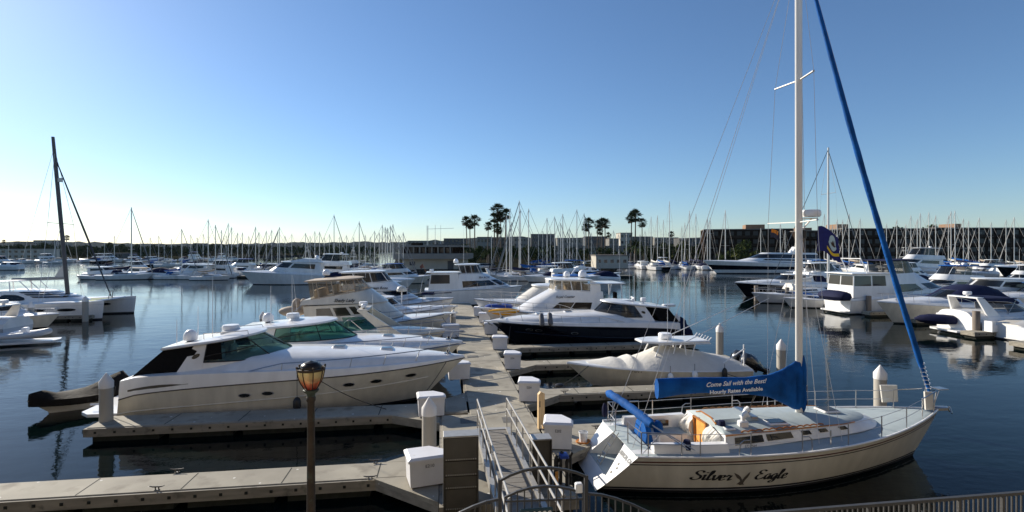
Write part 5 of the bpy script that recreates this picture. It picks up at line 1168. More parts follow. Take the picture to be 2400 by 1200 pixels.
# ================================================================ general motor boats
def gen(name, label, x, y, rz, L, style, side=GEL, top=GEL, win=DARKW, cat='motorboat', group=None, canvas=NAVYC, det=1):
    e = empty(name, (x, y, 0), rz, label, cat, group); k = L / 11.; B = L * .335 if L < 14 else L * .28
    h = Hull(L, B, 1.05 * k, 1.65 * k, Lw=L * .87, shp=1., st=.92, pw=2.5, wl=.82, fp=.8); hull_part(e, h, side, BLKST, BOOT, nt=16 if det else 11)
    if det: rub(e, h, GELG, .03)
    w_ = B * .40
    def hs(*rs, m=GEL, nm='deckhouse'):
        mb = MB(); house(mb, [(a * k, b * k, c * k, d * k, w_ * f, w_ * g, n * k) for a, b, c, d, f, g, n in rs], m, 10, False, True); return mb.build(nm, e)
    def RR(a, b, c, d, f, g, n): return (a * k, b * k, c * k, d * k, w_ * f, w_ * g, n * k)
    def win_(r1, r2, s0, s1, v0, v1, m=win, n=5):
        for sg in (1, -1): mb = MB(); pane(mb, r1, r2, sg * s0, sg * s1, v0, v1, m, n=n, eps=.015); mb.build('window', e)
    def rf(r, m=GEL, nm='cabin_roof', th=.1): mb = MB(); roof(mb, r, m, th, .05, .07, 10); mb.build(nm, e)
    def br(t0=.45, hg=.5): 
        if det: bow_rail(e, h, t0, .985, hg * k, 6, .12, .12, r=.02)
    if style == 'fly':
        deck_part(e, h, deck_prof(.15 * k, .05, .1)); a, b, c = RR(1.2, 1.7, 1.2, 8.4, 1, .95, 2), RR(2.5, 2.6, 1.2, 6.6, .95, .9, 1.7), RR(3.1, 3.3, 1.0, 5.9, .92, .86, 1.4)
        hs((1.2, 1.7, 1.2, 8.4, 1, .95, 2), (2.5, 2.6, 1.2, 6.6, .95, .9, 1.7)); hs((2.52, 2.62, .8, 6.8, 1.04, .95, 1.7), (3.1, 3.3, 1.0, 5.9, .95, .88, 1.4), nm='flybridge')
        win_(a, b, .9, .48, .45, .85); win_(a, b, .42, .03, .42, .92, n=8)
        r1, r2 = RR(3.1, 3.3, 1.8, 5.7, .9, .84, 1.2), RR(4.2, 4.25, 1.6, 4.9, .85, .8, .8)
        mb = MB(); pane(mb, r1, r2, -.8, .8, 0, 1, SMOKE, eps=0, n=20); mb.build('clear_curtain', e); mb = MB()
        for s in (-.95, -.6, -.2, .2, .6, .95): mb.tube([sv(r1, r2, s, 0), sv(r1, r2, s, 1)], .03, PLASTW, 5)
        mb.build('curtain_frame', e); rf(RR(4.2, 4.25, 1.3, 5.1, .92, .86, .8), top, 'canopy'); br()
        if det: domes(e, [('radar', (2.2 * k, 0, 4.3 * k), .3)]); antennas(e, [((2.4 * k, -1, 4.2 * k), 3 * k, (0, 0))])
    elif style == 'aft':
        deck_part(e, h, deck_prof(.2 * k, .05, .1)); a, b = RR(1.3, 1.3, .2, 3.9, 1.12, 1.12, .15), RR(3.1, 3.1, .35, 3.7, 1.0, 1.05, .12)
        hs((1.3, 1.3, .2, 3.9, 1.12, 1.12, .15), (3.1, 3.1, .35, 3.7, 1.0, 1.05, .12)); win_(a, b, .985, .74, .50, .93, BRWNW, 3); win_(a, b, .72, .52, .5, .93, SMOKE, 3); rf(RR(3.1, 3.1, .1, 4.0, 1.12, 1.12, .15))
        mb = MB()
        for s in (-1, 1): mb.loft([[sv(a, b, s * .999, v_) + Vector((-.015, -.06 * s, 0)) for v_ in (.52, .92)], [Vector((sv(a, b, s, v_).x - .015, .06 * s, sv(a, b, s, v_).z)) for v_ in (.52, .92)]], BRWNW, closed=False)
        mb.build('aft_window', e)
        a, b, c = RR(1.3, 1.8, 3.6, 9.6, 1.05, .95, 2.2), RR(2.35, 2.45, 3.6, 8.0, 1, .9, 1.9), RR(3.1, 3.2, 3.6, 6.6, .92, .85, 1.4)
        hs((1.3, 1.8, 3.6, 9.6, 1.05, .95, 2.2), (2.35, 2.45, 3.6, 8., 1, .9, 1.9), (3.1, 3.2, 3.6, 6.6, .92, .85, 1.4)); win_(a, b, .92, .5, .3, .92); win_(a, b, .4, .03, .35, .92, n=7)
        r1, r2 = RR(3.1, 3.2, 3.8, 6.5, .9, .82, 1.2), RR(4.1, 4.15, 3.6, 5.8, .85, .8, .7); mb = MB(); pane(mb, r1, r2, -.98, .98, 0, 1, SMOKE, eps=0, n=20); mb.build('clear_curtain', e); rf(RR(4.1, 4.15, 3.3, 6.1, .92, .86, .7), top, 'canopy')
        mb = MB()
        for s in (-.98, -.55, -.2, .2, .55, .98): mb.tube([sv(r1, r2, s, 0), sv(r1, r2, s, 1)], .03, GEL, 5)
        mb.build('curtain_frame', e); br(); platform(e, h, .8, .35)
        if det: mb = MB(); mb.tube([(1.8 * k, -w_ * .8, 3.15 * k), (1.2 * k, -w_ * .8, 4.3 * k), (1.2 * k, w_ * .8, 4.3 * k), (1.8 * k, w_ * .8, 3.15 * k)], .06, GEL, 6); mb.build('radar_arch', e)
    elif style in ('express', 'arch', 'canvas'):
        deck_part(e, h, deck_prof(.45 * k, .08, .45 * k)); r1, r2 = RR(1.75, 1.95, 2.2, 6.2, .95, .9, 2.2), RR(2.4, 2.5, 2.2, 5.0, .82, .78, 1.4)
        glass_band(e, r1, r2, -.62, .62, SMOKE if style != 'express' else win, 18); frame_lines(e, r1, r2, [hrun(-.62, .62, 1, 16)] + [[(s, 0), (s, 1)] for s in (-.62, -.25, 0, .25, .62)], STEEL, .02)
        if style == 'express':
            mb = MB()
            for sg in (1, -1): pane(mb, r1, r2, sg * .6, sg * .98, 0, 1, GEL, eps=0, n=5)
            mb.build('roof_wing', e); rf(RR(2.4, 2.5, 1.0, 5.1, .9, .85, 1.4), GEL, 'hardtop')
            mb = MB(); mb.prism([(.1 * k, 1.45 * k), (1.9 * k, 1.45 * k), (2.1 * k, 2.35 * k), (1.1 * k, 2.4 * k)], -w_ * .9, w_ * .9, canvas); mb.build('cockpit_canvas', e, 0)
        elif style == 'arch':
            mb = MB()
            for sg in (1, -1): mb.loft([[(2.6 * k, sg * w_ * 1.08, 1.4 * k), (1.4 * k, sg * w_ * 1.08, 1.4 * k), (1.4 * k, sg * w_ * .98, 1.4 * k), (2.6 * k, sg * w_ * .98, 1.4 * k)], [(1.3 * k, sg * w_ * .9, 2.95 * k), (.7 * k, sg * w_ * .9, 2.95 * k), (.7 * k, sg * w_ * .8, 2.95 * k), (1.3 * k, sg * w_ * .8, 2.95 * k)]], GEL)
            mb.box(.7 * k, 1.3 * k, -w_ * .9, w_ * .9, 2.95 * k, 3.05 * k, GEL, .03); mb.build('radar_arch', e)
            rf(RR(2.95, 2.9, 1.2, 4.7, .92, .85, .6), canvas, 'bimini', .05)
            for sg in (1, -1): mb = MB(); mb.tube([(4.3 * k, sg * w_ * .8, 2.9 * k), (3.2 * k, sg * w_, 1.7 * k)], .02, STEEL, 5); mb.build('bimini_frame', e)
        else:
            mb = MB(); rg = []
            for q, zt in ((.1, 1.5), (.6, 2.0), (1.4, 2.55), (2.4, 2.85), (3.4, 2.9), (4.6, 2.62), (5.6, 2.1), (6.3, 1.9)):
                rg.append([(q * k, -w_ * 1.05, 1.42 * k), (q * k, -w_ * .95, lerp(1.5, zt, .6) * k), (q * k, -w_ * .55, lerp(1.5, zt, .97) * k), (q * k, 0, zt * k), (q * k, w_ * .55, lerp(1.5, zt, .97) * k), (q * k, w_ * .95, lerp(1.5, zt, .6) * k), (q * k, w_ * 1.05, 1.42 * k)])
            mb.loft(rg, canvas); mb.build('cockpit_canvas', e, 50)
        br(.4, .55); platform(e, h, 1.0 * k, .35)
        if det and style != 'canvas': domes(e, [('radar', (1.2 * k, 0, (3.05 if style == 'arch' else 2.6) * k), .28)])
    elif style == 'sedan':
        deck_part(e, h, deck_prof(.2 * k, .05, .3 * k)); a, b = RR(1.2, 1.8, 1.2, 7.6, 1, .92, 2), RR(2.75, 2.85, 1.2, 6.0, .92, .85, 1.6)
        hs((1.2, 1.8, 1.2, 7.6, 1, .92, 2), (2.75, 2.85, 1.2, 6.0, .92, .85, 1.6)); win_(a, b, .9, .46, .45, .86); win_(a, b, .42, .03, .42, .92, n=7); rf(RR(2.75, 2.85, .4, 6.2, 1, .9, 1.6), top, 'cabin_roof'); br()
        if det: antennas(e, [((2 * k, .8, 2.9 * k), 3 * k, (0, 0))])
    elif style == 'tower':
        deck_part(e, h, deck_prof(.15 * k, .05, .25 * k)); a, b = RR(1.2, 1.8, 3.2, 7.6, 1, .92, 2), RR(2.7, 2.8, 3.2, 6.2, .92, .85, 1.6)
        hs((1.2, 1.8, 3.2, 7.6, 1, .92, 2), (2.7, 2.8, 3.2, 6.2, .92, .85, 1.6)); win_(a, b, .9, .03, .42, .88, n=10); hs((2.75, 2.8, 2.8, 5.6, .95, .85, 1.2), (3.4, 3.5, 3.0, 5.2, .85, .8, 1), nm='flybridge')
        mb = MB()
        for sx_, sy_ in ((3, 1), (3, -1), (5, 1), (5, -1)): mb.tube([(sx_ * k, sy_ * w_ * .8, 2.8 * k), (lerp(sx_, 4, .2) * k, sy_ * w_ * .7, 4.5 * k), (4 * k, sy_ * .5, 7.2 * k)], .04, ALUM, 5)
        mb.box(3.2 * k, 4.8 * k, -w_ * .7, w_ * .7, 4.45 * k, 4.53 * k, GEL); mb.box(3.6 * k, 4.4 * k, -.55, .55, 6.2 * k, 6.3 * k, GEL); mb.box(3.6 * k, 4.4 * k, -.6, .6, 7.2 * k, 7.28 * k, GEL)
        mb.build('tuna_tower', e); br()
    elif style == 'runabout':
        deck_part(e, h, deck_prof(.12 * k, .05, .12 * k)); r1, r2 = RR(1.2, 1.35, 4.0, 7.0, .98, .9, 1.8), RR(1.8, 1.85, 4.0, 6.2, .85, .8, 1.2); glass_band(e, r1, r2, -.6, .6, SMOKE, 14)
        mb = MB(); mb.loft([[(q * k, -w_ * 1.05, 1.2 * k), (q * k, -w_ * .6, zt * k), (q * k, w_ * .6, zt * k), (q * k, w_ * 1.05, 1.2 * k)] for q, zt in ((.2, 1.35), (2, 1.6), (4.4, 1.75), (5.6, 1.6))], canvas); mb.build('cockpit_cover', e, 30); br()
    return e
def at_tr(px_bow, px_tr, Y):
    xb, _ = onY(px_bow, HY, Y); xt, _ = onY(px_tr, HY, Y); return xt, abs(xb - xt)
# ---------------------------------------------------------------- right basin
def boat_left(px_bow, D, L, style, label, name='motorboat', **k):   # bow towards -x at a picture column
    x, y = DX(px_bow, D); return gen(name, label, x + L, y, math.pi, L, style, **k)
def boat_right(px_st, D, L, style, label, name='motorboat', **k):   # stern at a picture column, bow towards +x
    x, y = DX(px_st, D); return gen(name, label, x, y, 0, L, style, **k)
boat_left(1722, 71, 13.5, 'express', 'black hulled express cruiser with white deck, just left of the tall white mast', 'express_cruiser', side=NAVYH, cat='cruiser')
boat_left(1762, 63, 8.5, 'runabout', 'low grey runabout with blue cover in front of the smaller black hulled cruiser', 'runabout', side=GELG, canvas=BLUEC)
boat_left(1835, 58, 7.5, 'runabout', 'small white runabout partly hidden by the tall white mast', 'runabout', canvas=BLUEC)
boat_right(1962, 53.5, 14.5, 'aft', 'aft cabin yacht with square brown stern windows, beside the blue furled headsail', 'aft_cabin_yacht', top=NAVYC, cat='motor yacht')
boat_left(2055, 45.5, 13.0, 'canvas', 'white cruiser with a humped navy canvas over its cockpit, behind the blue furled headsail', 'open_cruiser', side=BEIGE, cat='cruiser')
xx, yy = DX(2236, 40.5); gen('open_cruiser', 'white cruiser with navy bimini and radar arch, its bright stern towards the channel', xx, yy, R(-3), 10.5, 'arch', canvas=NAVYC, cat='cruiser')
xx, yy = DX(2352, 37.5); gen('sport_boat', 'white sport boat cut off by the right edge of the photo', xx, yy, R(2), 9.5, 'runabout', side=GEL, canvas=GELB)
boat_left(2115, 66, 11.5, 'fly', 'flybridge yacht with bright blue top behind the blue furled headsail', 'flybridge_boat', top=BLUEC, cat='motor yacht')
boat_left(2190, 58, 12.5, 'sedan', 'cream white sedan cruiser with gridded front windows and long flat roof, behind the navy bimini', 'sedan_cruiser', win=SMOKE)
boat_left(2300, 55, 11, 'arch', 'white cruiser with bright blue bimini at the right edge', 'open_cruiser', canvas=BLUEC, cat='cruiser')
boat_left(2390, 47, 10, 'sedan', 'grey white sedan boat half out of the right edge', 'sedan_cruiser')
boat_right(1862, 74, 12, 'fly', 'white trawler behind the tall white mast', 'trawler', cat='trawler')
x, y = DX(2062, 128); gen('motor_yacht', 'large three deck white motor yacht behind the blue furled headsail', x + 18, y, math.pi, 18, 'fly', cat='motor yacht')
x, y = DX(2335, 108); gen('motor_yacht', 'long yacht with navy hull, its bow pointing left at the right edge', x + 20, y, math.pi, 20, 'express', side=NAVYH, cat='motor yacht')
# covered dinghies hung on sterns
def cover_dinghy(px, py, D, L, rz, m, label):
    x, y = DX(px, D); z = CH - (py - HY) * D / F; mb = MB()
    mb.loft([[(q * L, w_ * yy_ * .42 * L * .5, zz * w_ * .30 * L * .5) for yy_, zz in ((-1, -.2), (-.75, .6), (0, 1), (.75, .6), (1, -.2), (.6, -.9), (-.6, -.9))] for q, w_ in ((-.5, .55), (-.46, .85), (-.2, 1), (.15, 1), (.38, .7), (.5, .2))], m)
    o = mb.build('covered_dinghy', None, 50); o.location = (x, y, z); o.rotation_euler = (0, 0, rz); return tag(o, label, 'dinghy')
cover_dinghy(1952, 692, 52.4, 3.6, R(95), NAVYC, 'dinghy in navy cover hung across the stern of the aft cabin yacht')
cover_dinghy(2192, 748, 41, 2.7, R(150), NAVYC, 'dinghy in navy cover on the stern platform of the cruiser with navy bimini')
# fingers and steps of the right basin
for px, D, l in ((1843, 62, 'far left one'), (1938, 57, 'beside the navy covered dinghy'), (2030, 50.5, 'under the stern of the aft cabin yacht'), (2134, 45.2, 'before the humped navy canvas'), (2268, 38.3, 'at the bright stern of the navy bimini cruiser'), (2385, 33.8, 'lowest one at the right edge')):
    x, y = DX(px, D); dock('finger_dock', x, x + 14, y - .5, y + .4, 'right basin finger dock, ' + l)
def steps(px, D, label):
    x, y = DX(px, D); ee = empty('dock_steps', (x, y, .5), 0, label, 'steps'); mb = MB(); mb.prism([(-.45, 0), (.45, 0), (.45, .25), (.15, .25), (.15, .5), (-.12, .5), (-.12, .78), (-.45, .78)], -.35, .35, PLASTW); mb.build('tread_block', ee, 0)
    mb = MB(); mb.box(-.46, -.1, -.36, .36, .782, .80, GELG); mb.build('tread_pad', ee, 0)
steps(2326, 38.2, 'white boarding steps right of the brown piling near the right edge')
# ---------------------------------------------------------------- catamaran
cx0, cy0 = -44.6, 55.6
e = empty('catamaran', (cx0, cy0, 0), 0, 'white sailing catamaran with tall raked mast and louvred cabin windows, left side', 'catamaran')
for sg in (-1, 1):
    h = Hull(13.2, 1.75, 1.45, 1.75, Lw=13.0, tm=.4, st=.7, pw=2.6, wl=.82, fp=.9, shp=1.2); mb = MB(); h.mesh(mb, [('z', -.12, BOOT), ('z', .14, GEL), ('u', .8, GEL), ('u', .83, GELG), ('u', .85, GEL), ('u', 1, GEL)], BOOT, 18); h.deck(mb, deck_prof(.03, .02, .06), GEL)
    mb.v = [(a, b + sg * 2.55, c) for a, b, c in mb.v]; weld(mb.build('hull', e))
    for xa, w_ in ((8.1, .55), (10.3, .75), (4.4, .7)):
        for s2 in (-1, 1): mb = MB(); mb.poly([(p[0], p[1] + sg * 2.55, p[2]) for p in [h.at(xa + w_ * math.cos(q * .5236) , 1.02 + .14 * math.sin(q * .5236), s2, .012) for q in range(12)]], DARKW); mb.build('hull_window', e)
mb = MB(); mb.loft([[(.8, -2.4, 1.0), (.8, 2.4, 1.0), (.8, 2.4, 1.55), (.8, -2.4, 1.55)], [(9.2, -2.4, 1.0), (9.2, 2.4, 1.0), (9.2, 2.4, 1.6), (9.2, -2.4, 1.6)]], GEL); mb.build('bridge_deck', e)
a, b, c = (1.5, 1.6, 2.6, 10.3, 2.3, 2.2, 2.6), (2.15, 1.95, 2.8, 9.6, 2.1, 2.0, 2.5), (2.75, 2.6, 3.2, 7.2, 1.9, 1.8, 1.8)
mb = MB(); house(mb, [a, b, c], GEL, 14, False, True); mb.build('deckhouse', e)
for sg in (1, -1): mb = MB(); pane(mb, a, c, sg * .82, sg * .50, .25, .72, DARKW, n=10, rnd_=.3); mb.build('side_window', e)
for v0, v1 in ((.08, .28), (.42, .62), (.74, .92)): mb = MB(); both(mb, b, c, .44, .0, v0, v1, DARKW, n=10, eps=.03); mb.build('louvre_window', e)
mb = MB(); roof(mb, (3.55, 3.6, 2.6, 5.2, 1.4, 1.3, .5), GEL, .06, .05, .05); mb.build('hard_bimini', e)
for q in ((2.7, -1.3), (2.7, 1.3), (4.3, -1.3), (4.3, 1.3)): mb = MB(); mb.tube([(q[0], q[1], 3.55), (q[0] + .1, q[1], 2.3)], .045, PLASTW, 6); mb.build('bimini_post', e)
for yy_ in (-1.2, 0, 1.2): mb = MB(); mb.tube([(5.1, yy_, 3.6), (5.9, yy_, 2.75)], .04, PLASTW, 5); mb.build('bimini_post', e)
mx = 8.45; mb = MB(); mb.loft([[(mx - .085 * (z - 2) + .19 * k * math.cos(q * math.pi / 6), .13 * k * math.sin(q * math.pi / 6), z) for q in range(12)] for z, k in ((1.7, 1), (9, 1), (14, .95), (17.6, .75))], MASTD); mst = mb.build('mast', e)
mb = MB(); mb.bar((mx - .62, -1.7, 9.15), (mx - .62, 1.7, 9.15), .08, .05, MASTD); mb.build('spreader', mst)
mb = MB(); mb.box(mx - .85, mx - .5, -.12, .12, 13.2, 13.6, ALUM, .03); mb.build('radar_reflector', mst)
mb = MB(); mb.loft([[(x, y_, z + zz) for y_, zz in ((-.13, 0), (-.12, .22), (0, .30), (.12, .22), (.13, 0))] for x, z in ((3.6, 3.55), (6, 3.62), (8.2, 3.68))], mat('stack_pack', (.36, .34, .31), .8)); mb.build('boom_bag', e, 50)
mb = MB(); mb.loft([[(mx - .2, -.03, 3.85), (mx - 1.2, -.03, 3.9), (mx - .35, -.02, 5.3)], [(mx - .2, .03, 3.85), (mx - 1.2, .03, 3.9), (mx - .35, .02, 5.3)]], WHTC); mb.build('sail_head', e, 0)
mb = MB(); mb.tube([(12.3, 0, 1.95), (9.85, 0, 8.6), (mx - 1.0, 0, 15.2)], [.05, .09, .05], mat('sail_uv_dark', (.04, .045, .06), .8), 8); mb.build('furled_headsail', e)
mb = MB()
for sg in (-1, 1): mb.tube([(mx - .6, sg * 2.9, 1.6), (mx - .62, sg * 1.7, 9.15), (mx - 1.15, 0, 16.3)], .02, WIRE, 4); mb.tube([(mx - .3, sg * 2.9, 1.6), (mx - .62, 0, 9.0)], .02, WIRE, 4)
mb.tube([(4.0, 0, 3.9), (mx - 1.2, 0, 16.6)], .016, WIRE, 4); mb.build('rigging', e)
mb = MB(); mb.tube([(12.2, -2.4, 1.7), (12.2, 2.4, 1.7)], .10, PLASTW, 8); mb.tube([(12.2, -.3, 1.75), (12.35, -.2, 2.5), (12.35, .2, 2.5), (12.2, .3, 1.75)], .04, STEEL, 6); mb.tube([(9.2, 0, 1.6), (12.3, 0, 1.75)], .05, PLASTW, 6); mb.build('cross_beam', e)
mb = MB(); mb.poly([(9.3, .1, 1.62), (12.1, .1, 1.72), (12.1, 1.8, 1.72), (9.3, 1.8, 1.62)], mat('net_green', (.30, .34, .10), .9)); mb.poly([(9.3, -.1, 1.62), (12.1, -.1, 1.72), (12.1, -1.8, 1.72), (9.3, -1.8, 1.62)], MATS['net_green']); mb.build('trampoline', e, 0)
mb = MB(); mb.box(-.2, .6, -2.2, 2.2, 2.25, 2.32, GEL, .02); mb.tube([(0, -2.2, 1.4), (.2, -2.2, 2.3)], .04, STEEL, 5); mb.tube([(0, 2.2, 1.4), (.2, 2.2, 2.3)], .04, STEEL, 5); mb.build('davit', e)
x, y = DX(205, 47.6); dock('finger_dock', x - 16, x + .3, y - .2, y + .8, 'finger dock along the white catamaran')
# things left of it
x, y = DX(152, 43.6); gen('launch', 'small varnished launch with white cabin, bow to the right, left edge', x - 8.0, y, R(-4), 8.0, 'sedan', side=BEIGE, win=BRWNW, cat='launch')
x, y = DX(28, 37.6); gen('open_cruiser', 'grey cruiser stern cut off by the left edge, radar arch showing', x, y + .6, math.pi, 9, 'arch', side=GELG, canvas=TANC, cat='cruiser')
x, y = DX(45, 35.6)
e = empty('inflatable_dinghy', (x, y, .62), R(14), 'grey white inflatable dinghy with black outboard at the left edge', 'dinghy')
mb = MB(); mb.tube([(-1.5, -.62, 0), (.6, -.62, .05), (1.3, -.42, .16), (1.65, 0, .24), (1.3, .42, .16), (.6, .62, .05), (-1.5, .62, 0)], [.14, .22, .21, .20, .21, .22, .14], PINK, 10); mb.build('tube', e)
mb = MB(); mb.loft([[(-1.4, -.5, -.2), (-1.4, .5, -.2), (-1.4, .5, .05), (-1.4, -.5, .05)], [(1.3, -.3, -.05), (1.3, .3, -.05), (1.3, .3, .06), (1.3, -.3, .06)]], GELG); mb.build('floor', e, 0)
mb = MB(); mb.box(-.3, -.05, -.5, .5, .1, .3, PLASTW, .03); mb.box(.2, .5, -.25, .25, .05, .55, PLASTW, .05); mb.build('thwart', e)
mb = MB(); mb.ell((-1.62, 0, .42), .24, .2, .34, ENGM, 10, 6); mb.bar((-1.6, 0, .3), (-1.66, 0, -.5), .14, .14, ENGM); mb.build('outboard_motor', e)
mb = MB(); mb.loft([[(-2.2, -.9, z), (2.1, -.75, z), (2.3, 0, z), (2.1, .75, z), (-2.2, .9, z)] for z in (.12, .26)], GEL); o = mb.build('swim_float', None, 0); o.location = (x, y, 0); o.rotation_euler = (0, 0, R(14)); tag(o, 'white platform carrying the inflatable dinghy at the left edge', 'swim platform')
# ================================================================ far boats: prototypes copied along the rows
def sail_proto(L, cov, side=GEL, head=True):
    e = empty('sailboat', (0, 0, 0)); k = L / 10
    h = Hull(L, L * .31, .9 * k, 1.25 * k, Lw=L * .88, tm=.42, st=.7, pw=2.1, wl=.82, fp=.7, rake=-.3 if rnd.random() < .5 else .5, dip=.06); hull_part(e, h, side, BLKST, BOOT, nt=11); deck_part(e, h, deck_prof(.03, .02, .05), GEL)
    a, b = (1.0 * k, 1.15 * k, 3.2 * k, 7.6 * k, 1.05 * k, .8 * k, 1.6 * k), (1.42 * k, 1.45 * k, 3.3 * k, 7.0 * k, .9 * k, .7 * k, 1.3 * k)
    mb = MB(); house(mb, [a, b], GEL, 8, False, True); mb.build('coachroof', e)
    for sg in (1, -1): mb = MB(); pane(mb, a, b, sg * .95, sg * .45, .35, .75, DARKW, n=3); mb.build('window', e)
    mb = MB(); mb.loft([[(x * k, w_ * math.cos(q * math.pi / 4), z * k + w_ * 1.3 * math.sin(q * math.pi / 4)) for q in range(8)] for x, z, w_ in ((1.8, 2.15, .10), (3.5, 2.25, .16), (5.4, 2.45, .2), (5.7, 2.7, .12))], cov); mb.build('sail_cover', e)
    if head is not None: mb = MB(); mb.loft([[(2.6 * k, -.9 * k, 1.3 * k), (2.6 * k, .9 * k, 1.3 * k), (3.0 * k, .8 * k, 1.95 * k), (3.0 * k, -.8 * k, 1.95 * k)], [(4.0 * k, -.95 * k, 1.3 * k), (4.0 * k, .95 * k, 1.3 * k), (3.6 * k, .75 * k, 1.95 * k), (3.6 * k, -.75 * k, 1.95 * k)]], cov); mb.build('spray_hood', e, 0)
    mb = MB()
    for sg in (-1, 1):
        pts = [h.sheer(q / 8 * .97, sg, .08, .6 * k) for q in range(9)]; mb.tube(pts, .018, WIRE, 4)
        for q in (0, 2, 4, 6, 8): p = pts[q]; mb.tube([p, (p[0], p[1], p[2] - .6 * k)], .018, STEEL, 4)
    mb.build('lifeline', e)
    mb = MB(); mb.tube([(5.9 * k, 0, 1.4 * k / 14), (5.9 * k, 0, 1.0)], [.125, .085], ALUM, 7); m = mb.build('mast', e); m.scale = (1, 1, 14)      # unit height, stretched per boat
    mb = MB()
    for z, w_ in ((.42, 1.1 * k), (.70, .85 * k)):
        mb.tube([(5.9 * k, -w_, z), (5.9 * k, w_, z)], .02, ALUM, 4)
    for i, v in enumerate(mb.v): zz = .42 if v[2] < .56 else .70; mb.v[i] = (v[0], v[1], zz + (v[2] - zz) / 14)
    sp = mb.build('spreader', e); sp.scale = (1, 1, 14)
    mb = MB(); mb.tube([(L * .985, 0, .1), (5.95 * k, 0, .97)], [.03, .014] if head else .008, FWIRE, 5); mb.tube([(.2, 0, .07), (5.9 * k, 0, .99)], .005, FWIRE, 4)
    for sg in (-1, 1): mb.tube([(5.8 * k, sg * 1.45 * k, .07), (5.88 * k, sg * 1.1 * k, .42), (5.9 * k, sg * .85 * k, .7), (5.9 * k, 0, .98)], .005, FWIRE, 4)
    r = mb.build('rigging', e); r.scale = (1, 1, 14); return e
SAILP = [sail_proto(9.5, NAVYC), sail_proto(10.5, BLUEC), sail_proto(11.5, WHTC, head=False), sail_proto(10, TANC), sail_proto(9, NAVYC, GELG, False), sail_proto(12, BLUEC, NAVYH)]
used = set()
def put(protos, i, x, y, rz, s=1.):
    p = protos[i]
    if i in used and False: pass
    key = (id(protos), i)
    if key in used: o = copy_tree(p)
    else: used.add(key); o = p
    o.location = (x, y, 0); o.rotation_euler = (0, 0, rz); o.scale = (s, s, s); return o
COLS = ['navy', 'bright blue', 'white', 'tan', 'navy', 'bright blue']
masts = []     # (cluster, px, ytop, D, heading, proto)
def M_(cl, D, rz, lst, jit=.06):
    for px, yt in lst: masts.append((cl, px, yt, D * (1 + rnd.uniform(-jit, jit)), rz))
M_('in the left row of boats', 116, 0, [(308, 486), (426, 536), (488, 514), (505, 527), (519, 539)])
M_('behind the left row', 150, math.pi, [(535, 523), (543, 532), (557, 545), (568, 545), (599, 531), (607, 544), (624, 541), (637, 538), (651, 540), (655, 532)])
M_('behind the big white yacht', 140, 0, [(716, 546), (738, 542), (749, 543), (783, 503), (842, 519)])
M_('just left of the clubhouse', 118, 0, [(878, 541), (889, 545), (896, 527), (903, 532), (908, 534), (915, 529), (921, 526), (935, 550), (945, 545)])
M_('in front of the palm grove', 112, math.pi, [(1187, 505), (1195, 489), (1199, 520), (1217, 470), (1220, 490), (1239, 489)])
M_('right of the palm grove', 135, 0, [(1152, 552), (1282, 511), (1300, 507), (1314, 522), (1319, 502), (1335, 535), (1352, 491), (1369, 500)])
M_('in the row of bright white sterns', 172, R(88), [(1526, 508), (1541, 505), (1555, 515), (1569, 472), (1598, 530), (1605, 522), (1616, 494), (1631, 501), (1658, 510), (1664, 511)], .04)
M_('at the left dark brown block', 160, R(86), [(1700, 493), (1783, 535), (1829, 522), (1840, 540)], .04)
M_('right of the tall white mast', 165, R(92), [(1932, 501), (1951, 528), (1962, 514), (1975, 515), (1990, 501), (2016, 512)], .05)
M_('right of the blue headsail', 170, R(94), [(2078, 524), (2102, 514), (2123, 525), (2135, 505), (2150, 513), (2157, 500), (2177, 498), (2193, 505), (2223, 505), (2229, 495), (2238, 494), (2258, 512), (2270, 517), (2295, 510), (2323, 521), (2358, 515), (2377, 509)], .06)
M_('along the far left shore', 250, 0, [(20, 575), (72, 572), (128, 560), (136, 566), (205, 578), (245, 570), (330, 566), (385, 574), (450, 578)])
M_('beside the white catamaran, far left', 190, 0, [(268, 552)])
M_('far beyond the left row', 195, 0, [(352, 556), (372, 552), (402, 560), (447, 550), (462, 556), (476, 547), (530, 551), (583, 553)])
M_('far beyond the big white yacht', 200, 0, [(668, 552), (684, 548), (727, 553), (760, 556), (772, 549), (796, 555), (812, 551), (828, 556), (856, 550), (868, 555)])
M_('low behind the palm grove masts', 190, 0, [(1262, 548), (1272, 540), (1290, 545), (1308, 550), (1330, 542), (1342, 548), (1386, 545), (1438, 540), (1450, 549), (1468, 543), (1500, 548), (1512, 541)])
ORD = ['first', 'second', 'third', 'fourth', 'fifth', 'sixth', 'seventh', 'eighth', 'ninth', 'tenth', 'eleventh', 'twelfth', 'thirteenth', 'fourteenth', 'fifteenth', 'sixteenth', 'seventeenth', 'eighteenth']
cnt = {}
for n_, (cl, px, yt, D, rz) in enumerate(masts):
    i = rnd.choice((0, 0, 1, 2, 2, 3, 4, 4, 5)) if n_ >= 6 else n_
    hm = CH + (HY - yt) * D / F; L0 = (9.5, 10.5, 11.5, 10, 9, 12)[i]; s = max(.85, min(1.35, hm / 1.45 / L0)); mxl = 5.9 * L0 / 10 * s
    x, y = DX(px, D); x -= mxl * math.cos(rz); y -= mxl * math.sin(rz); o = put(SAILP, i, x, y, rz, s)
    for c in o.children:
        if c.name.split('.')[0] in ('mast', 'rigging', 'spreader'): c.scale = (1, 1, hm / s)
    c_ = cnt.get(cl, 0); cnt[cl] = c_ + 1; o['group'] = 'sailboats ' + cl; o['category'] = 'sailboat'
    o['label'] = 'white sailboat, %s mast from the left %s' % (ORD[c_], cl) if sum(1 for q in masts if q[0] == cl) > 1 else 'lone far sailboat ' + cl
    if i == 5: o['label'] = o['label'].replace('white', 'dark hulled')
    if i == 4: o['label'] = o['label'].replace('white', 'grey')
